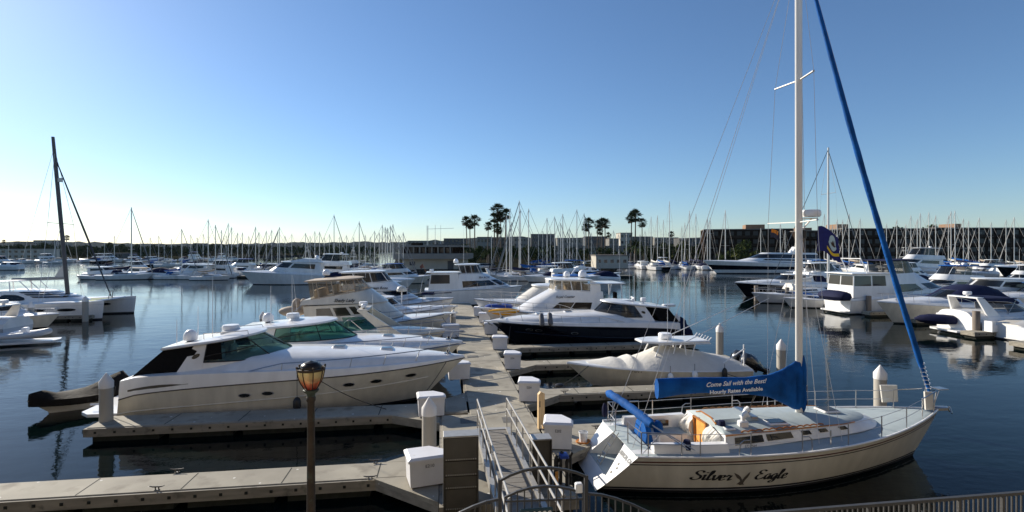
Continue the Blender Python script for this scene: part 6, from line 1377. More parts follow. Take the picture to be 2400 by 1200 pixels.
# one tall sailboat of the right basin, mast right of the big mast
D_ = 66; hm = CH + (HY - 345) * D_ / F; x, y = DX(1908, D_); o = copy_tree(SAILP[2]); s = 1.0; o.location = (x - 6.785 * s, y, 0); o.scale = (s,) * 3; o.rotation_euler = (0, 0, 0)
for c in o.children:
    if c.name.split('.')[0] in ('mast', 'rigging', 'spreader'): c.scale = (1.3, 1.3, hm / s)
tag(o, 'white sailboat whose mast rises just right of the tall white foreground mast', 'sailboat', 'right basin sailboats')
# motor boats
MP = []
for L_, st, sd_, tp_, cv_ in ((10, 'fly', GEL, GEL, NAVYC), (9, 'express', GEL, GEL, NAVYC), (8.5, 'canvas', GEL, GEL, NAVYC), (10, 'sedan', GEL, GEL, NAVYC), (7, 'runabout', GEL, GEL, BLUEC), (11, 'fly', GELB, BLUEC, NAVYC), (9, 'arch', GEL, GEL, NAVYC), (11, 'tower', GEL, GEL, NAVYC), (9, 'sedan', BEIGE, TANC, TANC), (8, 'canvas', GEL, GEL, TANC)):
    MP.append(gen('motorboat', None, 0, 0, 0, L_, st, sd_, tp_, det=0, canvas=cv_))
KIND = ['white flybridge boat', 'white hardtop cruiser', 'white cruiser with navy canvas', 'white sedan cruiser', 'small blue covered runabout', 'cream flybridge boat with blue top', 'white cruiser with bimini arch', 'sport fishing boat with tall tower', 'beige cabin boat', 'white cruiser with tan canvas']
mcount = {}
def motor(cl, px, D, i, rz, s=1.):
    x, y = DX(px, D); L_ = (10, 9, 8.5, 10, 7, 11, 9, 11, 9, 8)[i] * s; o = put(MP, i, x - L_ / 2 * math.cos(rz), y - L_ / 2 * math.sin(rz), rz, s)
    key = (cl, i); c_ = mcount.get(key, 0); mcount[key] = c_ + 1
    o['category'] = 'motorboat'; o['group'] = 'motorboats ' + cl; o['_k'] = px; MOT.append((o, cl, i, px)); return o
MOT = []
PI = math.pi
L1 = 'in the left row'
for px, D, i, rz, s in ((215, 113, 4, PI, .9), (258, 117, 3, 0, 1.0), (352, 115, 2, PI, 1.15), (300, 119, 8, PI, 1.), (438, 116, 3, PI, 1.25), (498, 119, 0, PI, 1.05), (530, 124, 1, PI, 1.1), (390, 126, 9, PI, 1), (470, 130, 6, 0, 1), (335, 132, 0, 0, .9), (555, 138, 5, PI, .95), (575, 150, 2, 0, 1), (620, 146, 3, PI, 1), (510, 148, 9, 0, 1), (445, 150, 6, PI, 1)): motor(L1, px, D, i, rz, s)
L2 = 'behind the big white yacht'
for px, D, i, rz, s in ((770, 112, 1, PI, 1.), (815, 98, 2, 0, 1.05), (800, 122, 5, 0, 1), (705, 126, 7, PI, 1), (750, 130, 0, PI, 1), (838, 118, 6, PI, 1), (860, 112, 3, 0, .9), (690, 140, 2, PI, 1), (660, 142, 9, 0, 1), (725, 150, 6, 0, 1.1), (785, 155, 3, PI, 1), (840, 150, 7, 0, 1), (875, 142, 9, 0, 1)): motor(L2, px, D, i, rz, s)
L3 = 'left of the clubhouse'
for px, D, i, rz, s in ((868, 80, 1, 0, 1.1), (905, 88, 2, 0, 1.15), (950, 100, 5, 0, .9), (925, 108, 0, 0, .9), (975, 112, 4, 0, 1)): motor(L3, px, D, i, rz, s)
L4 = 'below the palm grove'
for px, D, i, rz, s in ((1180, 112, 6, 0, 1.), (1232, 108, 4, PI, 1.), (1275, 104, 2, PI, 1), (1320, 110, 5, PI, 1), (1345, 98, 0, 0, 1.05), (1395, 100, 2, PI, 1.1), (1300, 125, 3, 0, 1), (1360, 130, 1, PI, 1), (1415, 118, 4, 0, 1.2), (1255, 122, 9, PI, 1)): motor(L4, px, D, i, rz, s)
L5 = 'left of the long black superyacht'
for px, D, i, rz, s in ((1500, 176, 3, R(90), 1), (1525, 172, 1, R(88), 1), (1545, 180, 0, R(92), 1), (1590, 176, 6, R(90), 1), (1640, 170, 2, R(88), 1), (1480, 182, 8, 0, 1)): motor(L5, px, D, i, rz, s)
L6 = 'before the dark brown blocks'
for px, D, i, rz, s in ((1895, 98, 0, PI, 1), (1915, 88, 2, 0, 1), (1945, 112, 5, 0, 1), (1880, 120, 1, PI, 1), (1985, 104, 9, PI, 1), (2010, 130, 3, R(90), 1.1), (2045, 108, 6, PI, 1), (2075, 92, 2, PI, 1), (2105, 118, 3, 0, 1), (2145, 105, 0, 0, 1), (2190, 128, 1, PI, 1), (2205, 112, 4, PI, 1), (2232, 104, 4, R(80), 1), (2262, 100, 4, R(95), 1.05), (2290, 120, 6, PI, 1), (2310, 135, 0, PI, 1), (2240, 140, 9, R(90), 1), (2340, 128, 3, R(90), 1), (2370, 142, 8, R(95), 1), (1955, 140, 8, R(90), 1), (2165, 146, 5, R(92), 1), (2110, 150, 7, R(90), 1), (2275, 152, 3, R(92), 1), (2020, 82, 9, PI, 1), (2390, 88, 0, PI, 1)): motor(L6, px, D, i, rz, s)
L7 = 'along the far left shore'
for q in range(26): motor(L7, -5 + q * 22 + rnd.uniform(-6, 6), 248 + q * 1.9 + rnd.uniform(-8, 6), rnd.choice((0, 1, 2, 3, 4, 5, 6, 9)), rnd.choice((0, PI, R(90))), rnd.uniform(.9, 1.25))
motor(L7, 5, 165, 1, PI, 1.2); motor(L7, 14, 178, 5, 0, 1.)
for o, cl, i, px in MOT:
    same = sorted(p for (_, c, j, p) in MOT if c == cl and j == i)
    if '_k' in o: del o['_k']
    o['label'] = KIND[i] + ' ' + cl if len(same) == 1 else '%s, %s such from the left %s' % (KIND[i], ORD[same.index(px)], cl)
# special far boats
x, y = DX(560, 95.5); e = gen('motor_yacht', 'big white motor yacht with dark oval windows, bow to the left, left of centre', x + 16.5, y + 1, math.pi, 16.5, 'sedan', cat='motor yacht')
mb = MB(); mb.loft([[(q, -1.6, z0_), (q, 1.6, z0_), (q, 1.4, z1_), (q, -1.4, z1_)] for q, z0_, z1_ in ((2.2, 4.3, 4.8), (5.0, 4.3, 4.9), (7.2, 4.3, 4.5))], GEL); mb.build('flybridge', e, 0); domes(e, [('sat', (2.6, .6, 4.8), .4)])
x, y = DX(668, 108); e = gen('motor_yacht', 'white flybridge yacht with dark covered domes, behind the big yacht with oval windows', x + 14.5, y, math.pi, 14.5, 'fly', cat='motor yacht'); 
mb = MB(); mb.ell((5.3, 0, 4.6), .9, .7, .7, BLACKC, 10, 6); mb.ell((4.1, .3, 4.5), .7, .6, .6, BLACKC, 10, 6); mb.build('covered_gear', e)
# long black and white superyacht
x, y = DX(1648, 140); L_ = 36
e = empty('superyacht', (x + L_, y, 0), math.pi, 'long low superyacht in black and white bands before the left dark brown block', 'superyacht')
h = Hull(L_, 7., 2.6, 3.6, Lw=32, shp=1.6, st=.9, pw=2.4, wl=.82, fp=.8); mb = MB(); h.mesh(mb, [('z', -.12, BOOT), ('z', .25, GEL), ('z', 1.1, NAVYH), ('u', .62, NAVYH), ('u', .70, GEL), ('u', 1, GEL)], BOOT, 20); weld(mb.build('hull', e)); deck_part(e, h, deck_prof(.2, .1, .5))
a, b, c, d_ = (3.0, 3.6, 3, 26, 3.1, 2.8, 9), (4.1, 4.3, 3, 22.5, 2.9, 2.6, 7), (5.2, 5.4, 3.5, 19.5, 2.6, 2.3, 5), (5.7, 5.8, 4, 18.5, 2.4, 2.1, 5)
mb = MB(); house(mb, [a, b, c, d_], GEL, 16, False, True, mf=lambda i, j: DARKW if i == 1 else GEL); mb.build('deckhouse', e)
for sg in (1, -1): mb = MB(); pane(mb, a, b, sg * .9, sg * .30, .3, .75, DARKW, n=12); mb.build('window', e)
domes(e, [('sat', (8, 0, 5.8), .6), ('sat', (10.5, 1, 5.7), .45), ('scan', (9, 0, 6.6), 1.0)])
mb = MB(); mb.prism([(7.8, 5.7), (10.2, 5.7), (8.8, 7.4), (7.8, 7.4)], -.9, .9, GEL); mb.build('radar_arch', e, 0)
# dock strips of the far rows
def strip(px0, px1, D0, D1, l): 
    (xa, ya), (xb, yb) = DX(px0, D0), DX(px1, D1); ln = math.hypot(xb - xa, yb - ya); ee = empty('floating_dock', (xa, ya, 0), math.atan2(yb - ya, xb - xa), l, 'dock'); mb = MB(); mb.box(0, ln, -.9, .9, .38, .5, CONC); mb.build('deck_slab', ee, 0); mb = MB(); mb.box(.05, ln - .05, -.85, .85, -.3, .378, FLOATM); mb.build('float', ee, 0)
strip(190, 560, 121, 121, 'long floating dock behind the left row of boats'); strip(560, 930, 120, 118, 'long floating dock behind the big white yacht'); strip(440, 680, 154, 152, 'second floating dock under the left masts')
strip(1140, 1480, 116, 122, 'floating dock in the middle basin below the palms'); strip(1470, 1660, 180, 184, 'floating dock at the row of bright white sterns'); strip(1880, 2400, 124, 134, 'floating dock behind the right basin boats'); strip(1900, 2420, 156, 162, 'farthest floating dock before the dark brown block'); strip(-60, 560, 262, 292, 'floating dock along the far left shore')
# ================================================================ buildings
STUC = mat('stucco_cream', (.46, .42, .35), .9, noise=(.5, .1), dirt=(.8, (.33, .30, .25), .64)); BRNW = mat('brown_shingle', (.030, .021, .016), .9, spec=.0, noise=(1.5, .35)); DWIN = mat('window_dull', (.018, .017, .016), .45); BRNW2 = mat('brown_trim', (.042, .030, .023), .9, spec=.0, noise=(1.2, .25))
ORNG = mat('rooftop_orange_stucco', (.27, .165, .10), .9, noise=(.8, .1)); FLATW = mat('flats_white', (.24, .23, .21), .9, spec=.0, noise=(.3, .1)); FLATG = mat('flats_grey', (.12, .12, .12), .9, spec=.0, noise=(.3, .15)); WGL = mat('window_glass', (.03, .035, .04), .1); ROOFM = mat('roof_gravel', (.22, .20, .18), .95, spec=.0, noise=(1, .2))
def building(label, px0, px1, D, ztop, depth, wall, floors, bays, z0=1.3, cat='building', winm=WGL, name='building', wfrac=(.6, .55), roof_box=(), balc=None, group=None, D1=None):
    (xa, ya), (xb, yb) = DX(px0, D), DX(px1, D1 or D); ln = math.hypot(xb - xa, yb - ya); e = empty(name, (xa, ya, z0), math.atan2(yb - ya, xb - xa), label, cat, group); H_ = ztop - z0
    mb = MB(); mb.box(0, ln, 0, depth, -.5, H_, wall); mb.build('wall', e, 0)
    mb = MB(); mb.box(-.15, ln + .15, -.15, depth + .15, H_ + .004, H_ + .35, ROOFM); mb.build('roof', e, 0)
    fh, bw = H_ / floors, ln / bays; first = None
    for f in range(floors):
        for b in range(bays):
            w_, hh = bw * wfrac[0], fh * wfrac[1]; cx_, cz_ = bw * (b + .5), fh * (f + .52)
            if first is None:
                mb = MB(); mb.box(-w_ / 2, w_ / 2, -.03, -.001, -hh / 2, hh / 2, winm); first = o = mb.build('window', e, 0)
            else: o = first.copy(); COL.objects.link(o); o.parent = e
            o.location = (cx_, 0, cz_)
    if balc:
        for f in range(1, floors): mb = MB(); mb.box(0, ln, -1.1, -.002, fh * f - .1, fh * f + .05, balc); mb.box(0, ln, -1.12, -1.06, fh * f + .05, fh * f + .95, balc); mb.build('balcony', e, 0)
    for a, b, hh, m in roof_box: mb = MB(); mb.box(ln * a, ln * b, depth * .3, depth * .8, H_ + .36, H_ + .36 + hh, m); mb.build('roof_house', e, 0)
    return e
DB = 'dark brown apartment blocks on the right shore'
building('dark brown apartment block with orange roof house, left end of the long row', 1650, 1878, 225, 15.2, 16, BRNW, 4, 12, winm=DWIN, balc=BRNW2, roof_box=((.46, .66, 2.0, ORNG),), group=DB, name='apartment_block', D1=215)
building('dark brown apartment block with a tan end wall, behind the tall white mast', 1884, 1972, 205, 14.0, 16, BRNW2, 4, 6, winm=DWIN, balc=BRNW, roof_box=((.1, .4, 1.2, ORNG),), group=DB, name='apartment_block')
building('dark brown apartment block with orange roof house, behind the blue furled headsail', 1976, 2190, 210, 15.0, 16, BRNW, 4, 12, winm=DWIN, balc=BRNW2, roof_box=((.02, .14, 1.9, ORNG),), group=DB, name='apartment_block')
building('dark brown apartment block with orange roof house, at the right edge', 2194, 2470, 212, 15.4, 16, BRNW, 4, 14, winm=DWIN, balc=BRNW2, roof_box=((.24, .30, 1.8, ORNG),), group=DB, name='apartment_block')
# clubhouse: closed lower wall, overhanging deck band and pillared upper floor
(xa, ya), (xb, _) = DX(930, 136), DX(1092, 136); ln = xb - xa + .5; e = empty('clubhouse', (xa, ya, 1.4), R(-7.9), 'low clubhouse with pillared dark upper windows and broad pale terrace band', 'clubhouse'); 
def zc(py): return CH - (py - HY) * 136 / F - 1.4
mb = MB(); mb.box(2, ln - 1, 0, 14, -.3, zc(607), STUC); mb.build('lower_wall', e, 0); mb = MB(); mb.box(-.5, ln + .6, -2.2, 14, zc(607) + .01, zc(594), FLATW, .05); mb.build('terrace_band', e, 0)
mb = MB(); mb.box(1.2, ln - 2, .8, 13, zc(594) + .005, zc(579), BRNW); mb.build('upper_wall', e, 0); mb = MB(); mb.box(-.2, ln - .5, -1.2, 14, zc(579) + .005, zc(575), FLATW); mb.box(3.2, 6.0, 3, 6, zc(575) + .004, zc(569), BRNW); mb.box(9, 13, 4, 8, zc(575) + .004, zc(572), FLATG); mb.build('roof', e, 0)
mb = MB()
for i in range(9): mb.box(1.2 + i * 1.62, 1.48 + i * 1.62, -.9, -.6, zc(594) + .003, zc(579), FLATW)
mb.build('pillar', e, 0)
for i in range(5): mb = MB(); mb.box(3.4 + i * 2.4, 5.2 + i * 2.4, .76, .798, zc(592), zc(581), WGL); mb.build('window', e, 0)
mb = MB(); mb.box(ln - 5.2, ln - 3.6, -.04, -.002, 0, 2.2, FLATG); mb.box(3.4, 4.9, -.04, -.002, 1.0, 2.0, WGL); mb.build('door', e, 0)
(xa, ya) = DX(1020, 150); e = empty('antenna_tower', (xa, ya, 8), 0, 'thin horizontal antenna array on the clubhouse roof', 'antenna'); mb = MB(); mb.tube([(0, 0, -6), (0, 0, 5.8)], .06, WIRE, 5); mb.tube([(-2.5, 0, 4.6), (5.4, 0, 4.9)], .05, WIRE, 5); mb.tube([(1.6, 0, 5.8), (1.6, 0, 0)], .04, WIRE, 5); mb.build('aerial', e)
(xa, ya) = DX(1002, 240); e = empty('lattice_mast', (xa, ya, 1.4), 0, 'slim lattice radio mast behind the clubhouse', 'radio mast'); mb = MB()
for sx_, sy_ in ((-.3, -.3), (.3, -.3), (0, .3)): mb.tube([(sx_, sy_, 0), (sx_, sy_, 16.5)], .06, ALUM, 4)
for i in range(20): mb.tube([(-.3, -.3, i * .82), (.3, -.3, i * .82 + .82)], .04, ALUM, 4)
mb.build('lattice', e)
building('cream fuel dock shop with flat overhanging roof, centre right', 1397, 1472, 158, 4.6, 10, STUC, 1, 5, name='dock_shop', wfrac=(.5, .3)); 
building('two storey cream office at the far left shore', -15, 90, 290, 6.8, 14, STUC, 2, 7, name='office_building', wfrac=(.5, .45)); 
building('low white roofed boathouse on the left shore', 230, 288, 320, 4.2, 12, FLATG, 1, 5, name='boathouse')
WF = 'white flats behind the palms'
for q, (px0, px1, D, zt, m, fl, by, l) in enumerate(((1118, 1150, 330, 14.5, FLATW, 3, 4, 'left of the palm grove'), (1150, 1200, 380, 15.5, FLATG, 4, 6, 'behind the tallest palm grove'), (1205, 1240, 360, 15, FLATW, 4, 5, 'right of the tallest palm grove'), (1245, 1300, 400, 18.5, FLATG, 4, 7, 'between the tall masts right of the grove'), (1306, 1362, 380, 15, FLATW, 3, 7, 'left of the twin palm clumps'), (1372, 1424, 400, 16.6, FLATG, 4, 6, 'behind the twin palm clumps'),
                                                       (1428, 1450, 300, 12.8, FLATW, 3, 3, 'with a lone palm ball above it'), (1454, 1482, 340, 17.5, STUC, 4, 3, 'tallest cream one left of the three palms'), (1482, 1530, 420, 17, FLATG, 4, 6, 'just behind the three palms'), (1534, 1590, 430, 16.5, FLATW, 4, 7, 'right of the three palms'), (1592, 1648, 400, 15, FLATG, 4, 6, 'left of the dark brown block'), (1040, 1092, 420, 15.5, FLATG, 4, 6, 'behind the clubhouse roof'), (955, 1030, 500, 15, FLATW, 3, 8, 'farthest one above the clubhouse'), (1300, 1480, 260, 8.2, FLATW, 2, 16, 'long low one under the twin palms'))):
    building('block of pale flats ' + l, px0, px1, D, zt, 14, m, fl, by, group=WF, name='apartment_block', wfrac=(.55, .45))
for px0, px1, D, zt, m, l in ((33, 62, 1500, 30, FLATG, 'farthest left tower on the hill'), (78, 100, 1500, 34, FLATW, 'second tower on the left hill'), (104, 128, 1560, 35, FLATG, 'third tower on the left hill'), (132, 150, 1560, 30, FLATW, 'fourth tower on the left hill'), (452, 473, 1500, 25, FLATG, 'lone square tower on the ridge left of centre'), (745, 770, 1600, 19, FLATG, 'low block on the ridge, centre left'), (815, 828, 1600, 22, FLATW, 'small pale block on the ridge')):
    building('distant hillside ' + l, px0, px1, D, zt, 30, m, 5, 4, name='tower_block', group='distant hillside towers')
# unseen building added behind the camera so its sunlit wall warms the shaded hulls
BOUNCE = mat('bounce_stucco', (.33, .285, .225), .9, noise=(.5, .1))
e = empty('bounce_building', (60, -2.6, 1.2), PI, 'unseen stucco building added behind the camera to bounce warm light', 'building'); mb = MB(); mb.box(0, 120, 0, 16, -1, 13.5, BOUNCE); mb.build('wall', e, 0)
mb = MB(); mb.box(-.3, 120.3, -.4, 16.3, 13.504, 14.0, ROOFM); mb.build('roof', e, 0)
for f in range(4):
    for b in range(20): mb = MB(); mb.box(2 + b * 6, 4 + b * 6, -.04, -.002, .6 + f * 3.3, 2.6 + f * 3.3, WGL); mb.build('window', e, 0)
# ================================================================ vegetation
LEAF = [mat('leaf_a', (.045, .062, .022), .8, spec=.0, noise=(.5, .3)), mat('leaf_b', (.032, .046, .018), .85, spec=.0, noise=(.5, .3)), mat('leaf_c', (.075, .082, .028), .8, spec=.0, noise=(.5, .3))]
PALML = mat('palm_leaf', (.045, .058, .026), .7, spec=.0, noise=(.4, .3)); PALMD = mat('palm_dead_leaf', (.16, .11, .06), .9, noise=(.6, .3)); TRUNK = mat('palm_trunk', (.16, .12, .085), .95, noise=(1, .3)); BARK = mat('bark', (.07, .05, .035), .95, noise=(2, .3))
def fan_palm(Hh):
    e = empty('fan_palm', (0, 0, 0)); lean = rnd.uniform(-.04, .04); mb = MB(); mb.tube([(lean * z * z / Hh, .3 * math.sin(z / Hh * 2), z) for z in (0, .2 * Hh, .5 * Hh, .8 * Hh, Hh)], [.42, .30, .25, .23, .22], TRUNK, 8); mb.build('trunk', e)
    top = Vector((lean * Hh, .3 * math.sin(2), Hh)); mb = MB()
    for n_ in range(60):
        az = rnd.uniform(0, 6.283); el = rnd.uniform(-1.15, 1.4); r0 = rnd.uniform(1.1, 2.0); d = Vector((math.cos(az) * math.cos(el), math.sin(az) * math.cos(el), math.sin(el))); b = top + d * r0; m = PALMD if el < -.75 else PALML
        side = d.cross(Vector((0, 0, 1))).normalized(); up = side.cross(d); mb.bar(top, b, .05, .04, m); R0 = rnd.uniform(1.2, 1.7)
        for k in range(9):
            a = (k - 4) / 4 * 1.25; t = b + (d * math.cos(a) + side * math.sin(a)) * R0 + Vector((0, 0, -.16 * R0 * (.5 + abs(a)))); w_ = side * math.cos(a) * .12 - d * math.sin(a) * .12
            mid = b.lerp(t, .55) + up * .06; mb.poly([b, mid + w_, t, mid - w_], m)
    mb.build('crown', e, 0, False); return e
def feather_palm():
    e = empty('date_palm', (0, 0, 0)); mb = MB(); mb.tube([(0, 0, 0), (0, 0, 5.5)], [.55, .40], TRUNK, 9); mb.build('trunk', e); mb = MB()
    for n_ in range(46):
        az = rnd.uniform(0, 6.283); el = rnd.uniform(-.1, 1.3); L_ = rnd.uniform(3.4, 4.6); pts = [Vector((math.cos(az) * math.cos(el) * L_ * q, math.sin(az) * math.cos(el) * L_ * q, 5.4 + math.sin(el) * L_ * q - 2.2 * q * q)) for q in [i / 8 for i in range(9)]]; s_ = Vector((-math.sin(az), math.cos(az), 0))
        for i in range(1, 9):
            for sg in (-1, 1): p = pts[i]; d = (pts[i] - pts[i - 1]).normalized(); t = p + (s_ * sg * .7 + d * .5 + Vector((0, 0, -.35))) * .75; mb.poly([pts[i - 1], p, t], PALML)
    mb.build('crown', e, 0, False); return e
def tree(hh, r, seed, nm='broadleaf_tree', n=1500, bush=False):
    q = random.Random(seed); e = empty(nm, (0, 0, 0)); mb = MB()
    mb.tube([(0, 0, -.2), (.1, 0, hh * .35), (0, .2, hh * .6)], [.30, .22, .12], BARK, 7); lobes = []
    for i in range(9):
        a = q.uniform(0, 6.28); rr = q.uniform(.1, .75) * r; z = q.uniform(.38 if not bush else .12, .85) * hh; lobes.append((Vector((rr * math.cos(a), rr * math.sin(a), z)), q.uniform(.28, .5) * r)); mb.tube([(0, 0, hh * .35), tuple(lobes[-1][0])], [.12, .04], BARK, 5)
    mb.build('trunk', e); mb = MB()
    for i in range(n):
        c, rad = q.choice(lobes); d = Vector((q.gauss(0, 1), q.gauss(0, 1), q.gauss(0, .8))).normalized(); p = c + d * rad * q.uniform(.55, 1.08); s_ = q.uniform(.16, .42) * (r / 4) ** .5; u = Vector((q.gauss(0, 1), q.gauss(0, 1), q.gauss(0, 1))).normalized(); v = u.cross(d + Vector((.01, 0, 0))).normalized(); m = LEAF[q.choice((0, 0, 1, 1, 2))]
        mb.poly([p - u * s_, p + v * s_ * .6, p + u * s_, p - v * s_ * .6], m)
    mb.build('crown', e, 0, False); return e
FP = [fan_palm(22), fan_palm(20), fan_palm(18)]; FH = [22, 20, 18]
palms = [(1095, 518, 215, 'leftmost of the slim trio above the clubhouse'), (1103, 526, 218, 'lowest one of the slim trio above the clubhouse'), (1113, 517, 214, 'rightmost of the slim trio above the clubhouse'), (1142, 530, 205, 'short thick one left of the tall grove'), (1158, 511, 222, 'left shoulder of the tall grove'), (1167, 493, 225, 'tallest one in the grove'), (1175, 508, 228, 'just right of the tallest one in the grove'), (1184, 503, 224, 'right shoulder of the tall grove'), (1163, 534, 218, 'low one in the middle of the grove'), (1170, 540, 220, 'lowest one in the grove'),
         (1375, 533, 240, 'left lower one of the first twin clump'), (1381, 522, 245, 'taller one of the first twin clump'), (1399, 526, 246, 'left one of the second twin clump'), (1410, 521, 244, 'tallest one of the second twin clump'), (1418, 524, 248, 'right one of the second twin clump'), (1408, 543, 240, 'low one of the second twin clump'), (1480, 511, 238, 'left one of the three before the cream tower'), (1488, 505, 240, 'tallest of the three before the cream tower'), (1504, 522, 238, 'right single one of the three before the cream tower'), (1427, 551, 330, 'small lone ball above the pale flats'), (157, 557, 420, 'small dark one on the far left shore'), (10, 566, 420, 'bushy dark one at the left edge'), (1572, 549, 330, 'small one above the flats right of the three palms')]
for n_, (px, yc, D, l) in enumerate(palms):
    i = n_ % 3; zc_ = CH + (HY - yc) * D / F - 1.3; x, y = DX(px, D); s = zc_ / FH[i]; o = put(FP, i, x, y, n_ * 1.3, 1); o.location = (x, y, 1.3); k = s * 1.04; o.scale = (k, k, s); tag(o, 'fan palm, ' + l, 'palm tree', 'fan palms on the mole')
DPM = [feather_palm()]
for n_, (px, D, s, l) in enumerate(((1088, 175, 1., 'bushy date palm right of the clubhouse'), (1490, 205, 1.25, 'broad date palm below the three fan palms'), (1404, 230, .9, 'date palm below the second twin clump'), (1146, 190, .75, 'date palm under the short thick fan palm'), (1510, 212, 1., 'date palm right below the single fan palm'))):
    x, y = DX(px, D); o = put(DPM, 0, x, y, n_ * 2, s); o.location = (x, y, 1.3); tag(o, l, 'palm tree', 'date palms on the mole')
TR = [tree(9, 4.2, 3), tree(7, 4.0, 5), tree(8, 5.0, 9, bush=True), tree(5, 4.4, 12, bush=True)]
trees = [(1115, 200, 2, .8, 'beside the date palm right of the clubhouse'), (1128, 230, 0, .8, 'left under the tall palm grove'), (1175, 215, 2, .9, 'dark bush under the tall palm grove'), (1200, 240, 0, .8, 'right under the tall palm grove'), (1260, 260, 3, 1.1, 'low, between the tall masts right of the grove'), (1290, 255, 0, .9, 'before the grey flats right of the grove'), (1335, 240, 1, .9, 'left of the twin palm clumps'), (1368, 225, 2, .8, 'under the first twin palm clump'), (1425, 240, 1, .9, 'behind the fuel dock shop'), (1450, 250, 3, 1, 'left of the broad date palm'),
         (1530, 235, 2, 1., 'first hedge tree right of the broad date palm'), (1555, 232, 0, 1., 'second hedge tree right of the broad date palm'), (1578, 240, 2, 1.1, 'third hedge tree right of the broad date palm'), (1602, 236, 0, 1.1, 'fourth hedge tree, rounder'), (1628, 240, 2, 1.1, 'fifth hedge tree, at the dark brown block'), (1740, 200, 2, 1.25, 'big round dark tree before the left dark brown block'), (1775, 205, 3, 1.1, 'low bush right of the big round dark tree'), (1700, 205, 3, 1., 'low bush left of the big round dark tree'), (2105, 228, 0, 1.75, 'crown showing above the roof, left of two'), (2196, 228, 0, 1.85, 'crown showing above the roof, right of two'), (1240, 235, 1, 1, 'pale bush between masts'), (1315, 265, 2, .9, 'behind the long low flats')]
for n_, (px, D, i, s, l) in enumerate(trees): x, y = DX(px, D); o = put(TR, i, x, y, n_ * 1.7, s); o.location = (x, y, 1.2); tag(o, 'dark green tree ' + l, 'tree', 'trees on the mole and right shore')
for n_ in range(70):
    px = -30 + n_ * 10 + rnd.uniform(-5, 5); D = 312 + n_ * 2.6 + rnd.uniform(-6, 45); x, y = DX(px, D); o = put(TR, rnd.choice((0, 1, 2, 3)), x, y, n_ * 1.1, rnd.uniform(.85, 1.35)); o.location = (x, y, 1.0)
    tag(o, 'dark tree, one of the continuous belt along the far left shore under the hills', 'tree', 'tree belt on the far left shore')
def woods(px0, px1, D0, D1, n, hh, label):
    mb = MB()
    for i in range(n):
        px = rnd.uniform(px0, px1); D = rnd.uniform(D0, D1); x, y = DX(px, D); r = rnd.uniform(3, 7)
        for k in range(16):
            d = Vector((rnd.gauss(0, 1), rnd.gauss(0, 1), abs(rnd.gauss(0, .7)))).normalized(); p = Vector((x, y, 1 + hh * rnd.uniform(.2, .6))) + Vector((d.x * r, d.y * r, d.z * hh * .5)); u = Vector((rnd.gauss(0, 1), rnd.gauss(0, 1), rnd.gauss(0, 1))).normalized() * rnd.uniform(1, 2.2); v = u.cross(d).normalized() * rnd.uniform(.8, 1.6)
            mb.poly([p - u, p + v, p + u, p - v], LEAF[rnd.choice((0, 1, 1))])
    tag(mb.build('far_woods', None, 0, False), label, 'woods', None, 'stuff')
woods(-80, 880, 420, 1500, 1100, 9, 'dark wooded strip under the far hills on the left'); woods(1040, 1660, 260, 420, 300, 6, 'dark greenery between the pale flats')
# cars on the mole
CARS = [mat('car_paint_%s' % n, c, .3, .2, coat=.6) for n, c in (('silver', (.45, .45, .46)), ('black', (.02, .02, .022)), ('red', (.25, .03, .03)), ('white', (.7, .7, .7)))]
for n_, (px, l) in enumerate(((1092, 'silver'), (1104, 'black'), (1116, 'red'), (1128, 'white'), (1140, 'silver'), (1152, 'black'))):
    x, y = DX(px, 140); e = empty('parked_car', (x, y, 1.4), R(75 + 7 * n_ % 20), 'parked %s car right of the clubhouse, %s from the left' % (l, ORD[n_]), 'car', 'cars parked beside the clubhouse'); m = CARS[n_ % 4]
    mb = MB(); mb.loft([[(-2.1, y_, .35), (-2.1, y_, .85), (-1.6, y_, .95), (.9, y_, .92), (2.0, y_, .75), (2.1, y_, .4)] for y_ in (-.85, .85)], m); mb.build('body', e); mb = MB(); mb.loft([[(-1.5, y_ * 1.1, .94), (-1.0, y_, 1.42), (.3, y_, 1.42), (1.0, y_ * 1.1, .93)] for y_ in (-.68, .68)], DARKW); mb.build('window', e); mb = MB(); mb.box(-.95, .25, -.66, .66, 1.422, 1.46, m); mb.build('roof', e, 0)
    for sx_ in (-1.3, 1.3):
        for sy_ in (-.78, .78): mb = MB(); mb.lathe([(.05, -.1), (.32, -.1), (.32, .1), (.05, .1)], (0, 0, 0), RUBBER, 12); mb.v = [(a + sx_, c + sy_, b + .33) for a, b, c in mb.v]; mb.build('wheel', e)
# drop prototypes never placed
for P_ in (SAILP, MP, FP, DPM, TR):
    for i, o in enumerate(P_):
        if (id(P_), i) not in used:
            for c in list(o.children_recursive) + [o]: bpy.data.objects.remove(c)
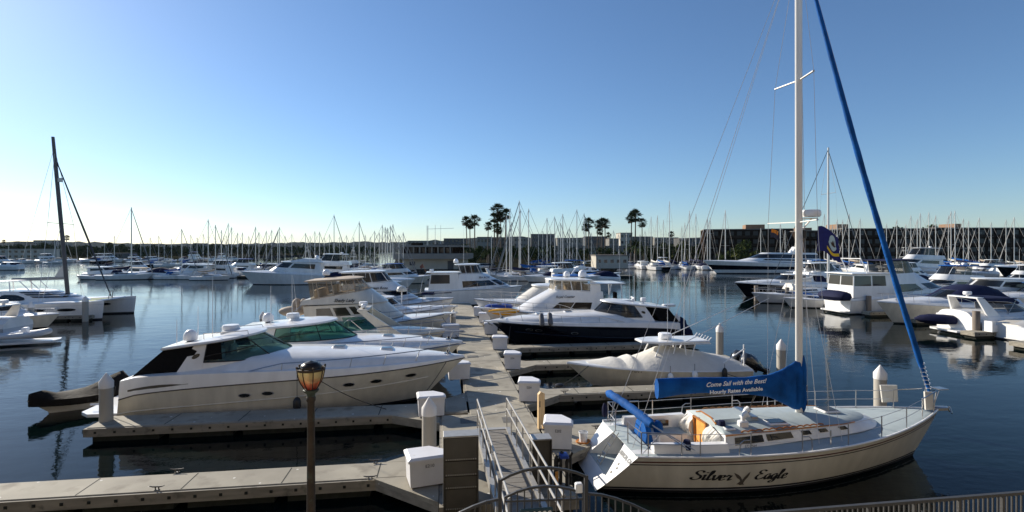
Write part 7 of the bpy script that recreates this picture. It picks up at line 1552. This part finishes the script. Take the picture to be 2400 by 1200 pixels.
# more low boats in the right basin and beyond the middle
L8 = 'between the right basin fingers'
for px, D, i, rz, s in ((1905, 78, 4, PI, 1.1), (1930, 92, 9, PI, .95), (1968, 84, 4, PI, 1.1), (2000, 96, 6, PI, .9), (2060, 100, 9, PI, .95), (2090, 84, 4, PI, 1.2), (2130, 92, 2, PI, .95), (2170, 86, 4, PI, 1.1), (2215, 92, 9, PI, .95), (2255, 84, 2, PI, .95), (2300, 90, 4, PI, 1.1), (2335, 80, 6, PI, .9), (2375, 74, 2, PI, 1.)): motor(L8, px, D, i, rz, s)
for o, cl, i, px in MOT:
    if cl == L8:
        same = sorted(p for (_, c, j, p) in MOT if c == cl and j == i)
        if '_k' in o: del o['_k']
        o['label'] = '%s, %s such from the left %s' % (KIND[i], ORD[same.index(px)], cl) if len(same) > 1 else KIND[i] + ' ' + cl
# mooring lines of the right hand boats
line([(4.6, 33.9, 1.5), (4.2, 32.2, .52)], 'dark bow line of the black hulled cruiser'); line([(15.9, 32.7, 1.2), (14.8, 32.2, .52)], 'dark stern line of the black hulled cruiser')
line([(SX + 1.2, SY + 1.4, 1.1), (6.2, 16.5, .52)], 'stern line of the blue trimmed sailboat'); line([(13.2, 23.0, .8), (14.4, 21.9, .52)], 'stern line of the covered fishing boat')
line([(0, 26.6, 1.4), (1.15, 25.2, .52)], 'bow line of the green glass cruiser'); line([(.1, 36.7, 1.8), (1.2, 35.4, .52)], 'bow line of the tan canopied flybridge boat')
# ================================================================ air
hm_ = bpy.data.materials.new('harbour_air'); hm_.use_nodes = True; nt = hm_.node_tree
for n_ in list(nt.nodes):
    if n_.type == 'BSDF_PRINCIPLED': nt.nodes.remove(n_)
vp = nt.nodes.new('ShaderNodeVolumePrincipled'); vp.inputs['Color'].default_value = (.72, .86, 1., 1); vp.inputs['Density'].default_value = .000018; vp.inputs['Anisotropy'].default_value = .2
nt.links.new(vp.outputs[0], nt.nodes['Material Output'].inputs['Volume'])
mb = MB(); mb.box(-6100, 6100, -500, 9100, -4, 112, hm_); o = mb.build('haze', None, 0); o['kind'] = 'stuff'; o['label'] = 'thin blue air over the whole harbour'
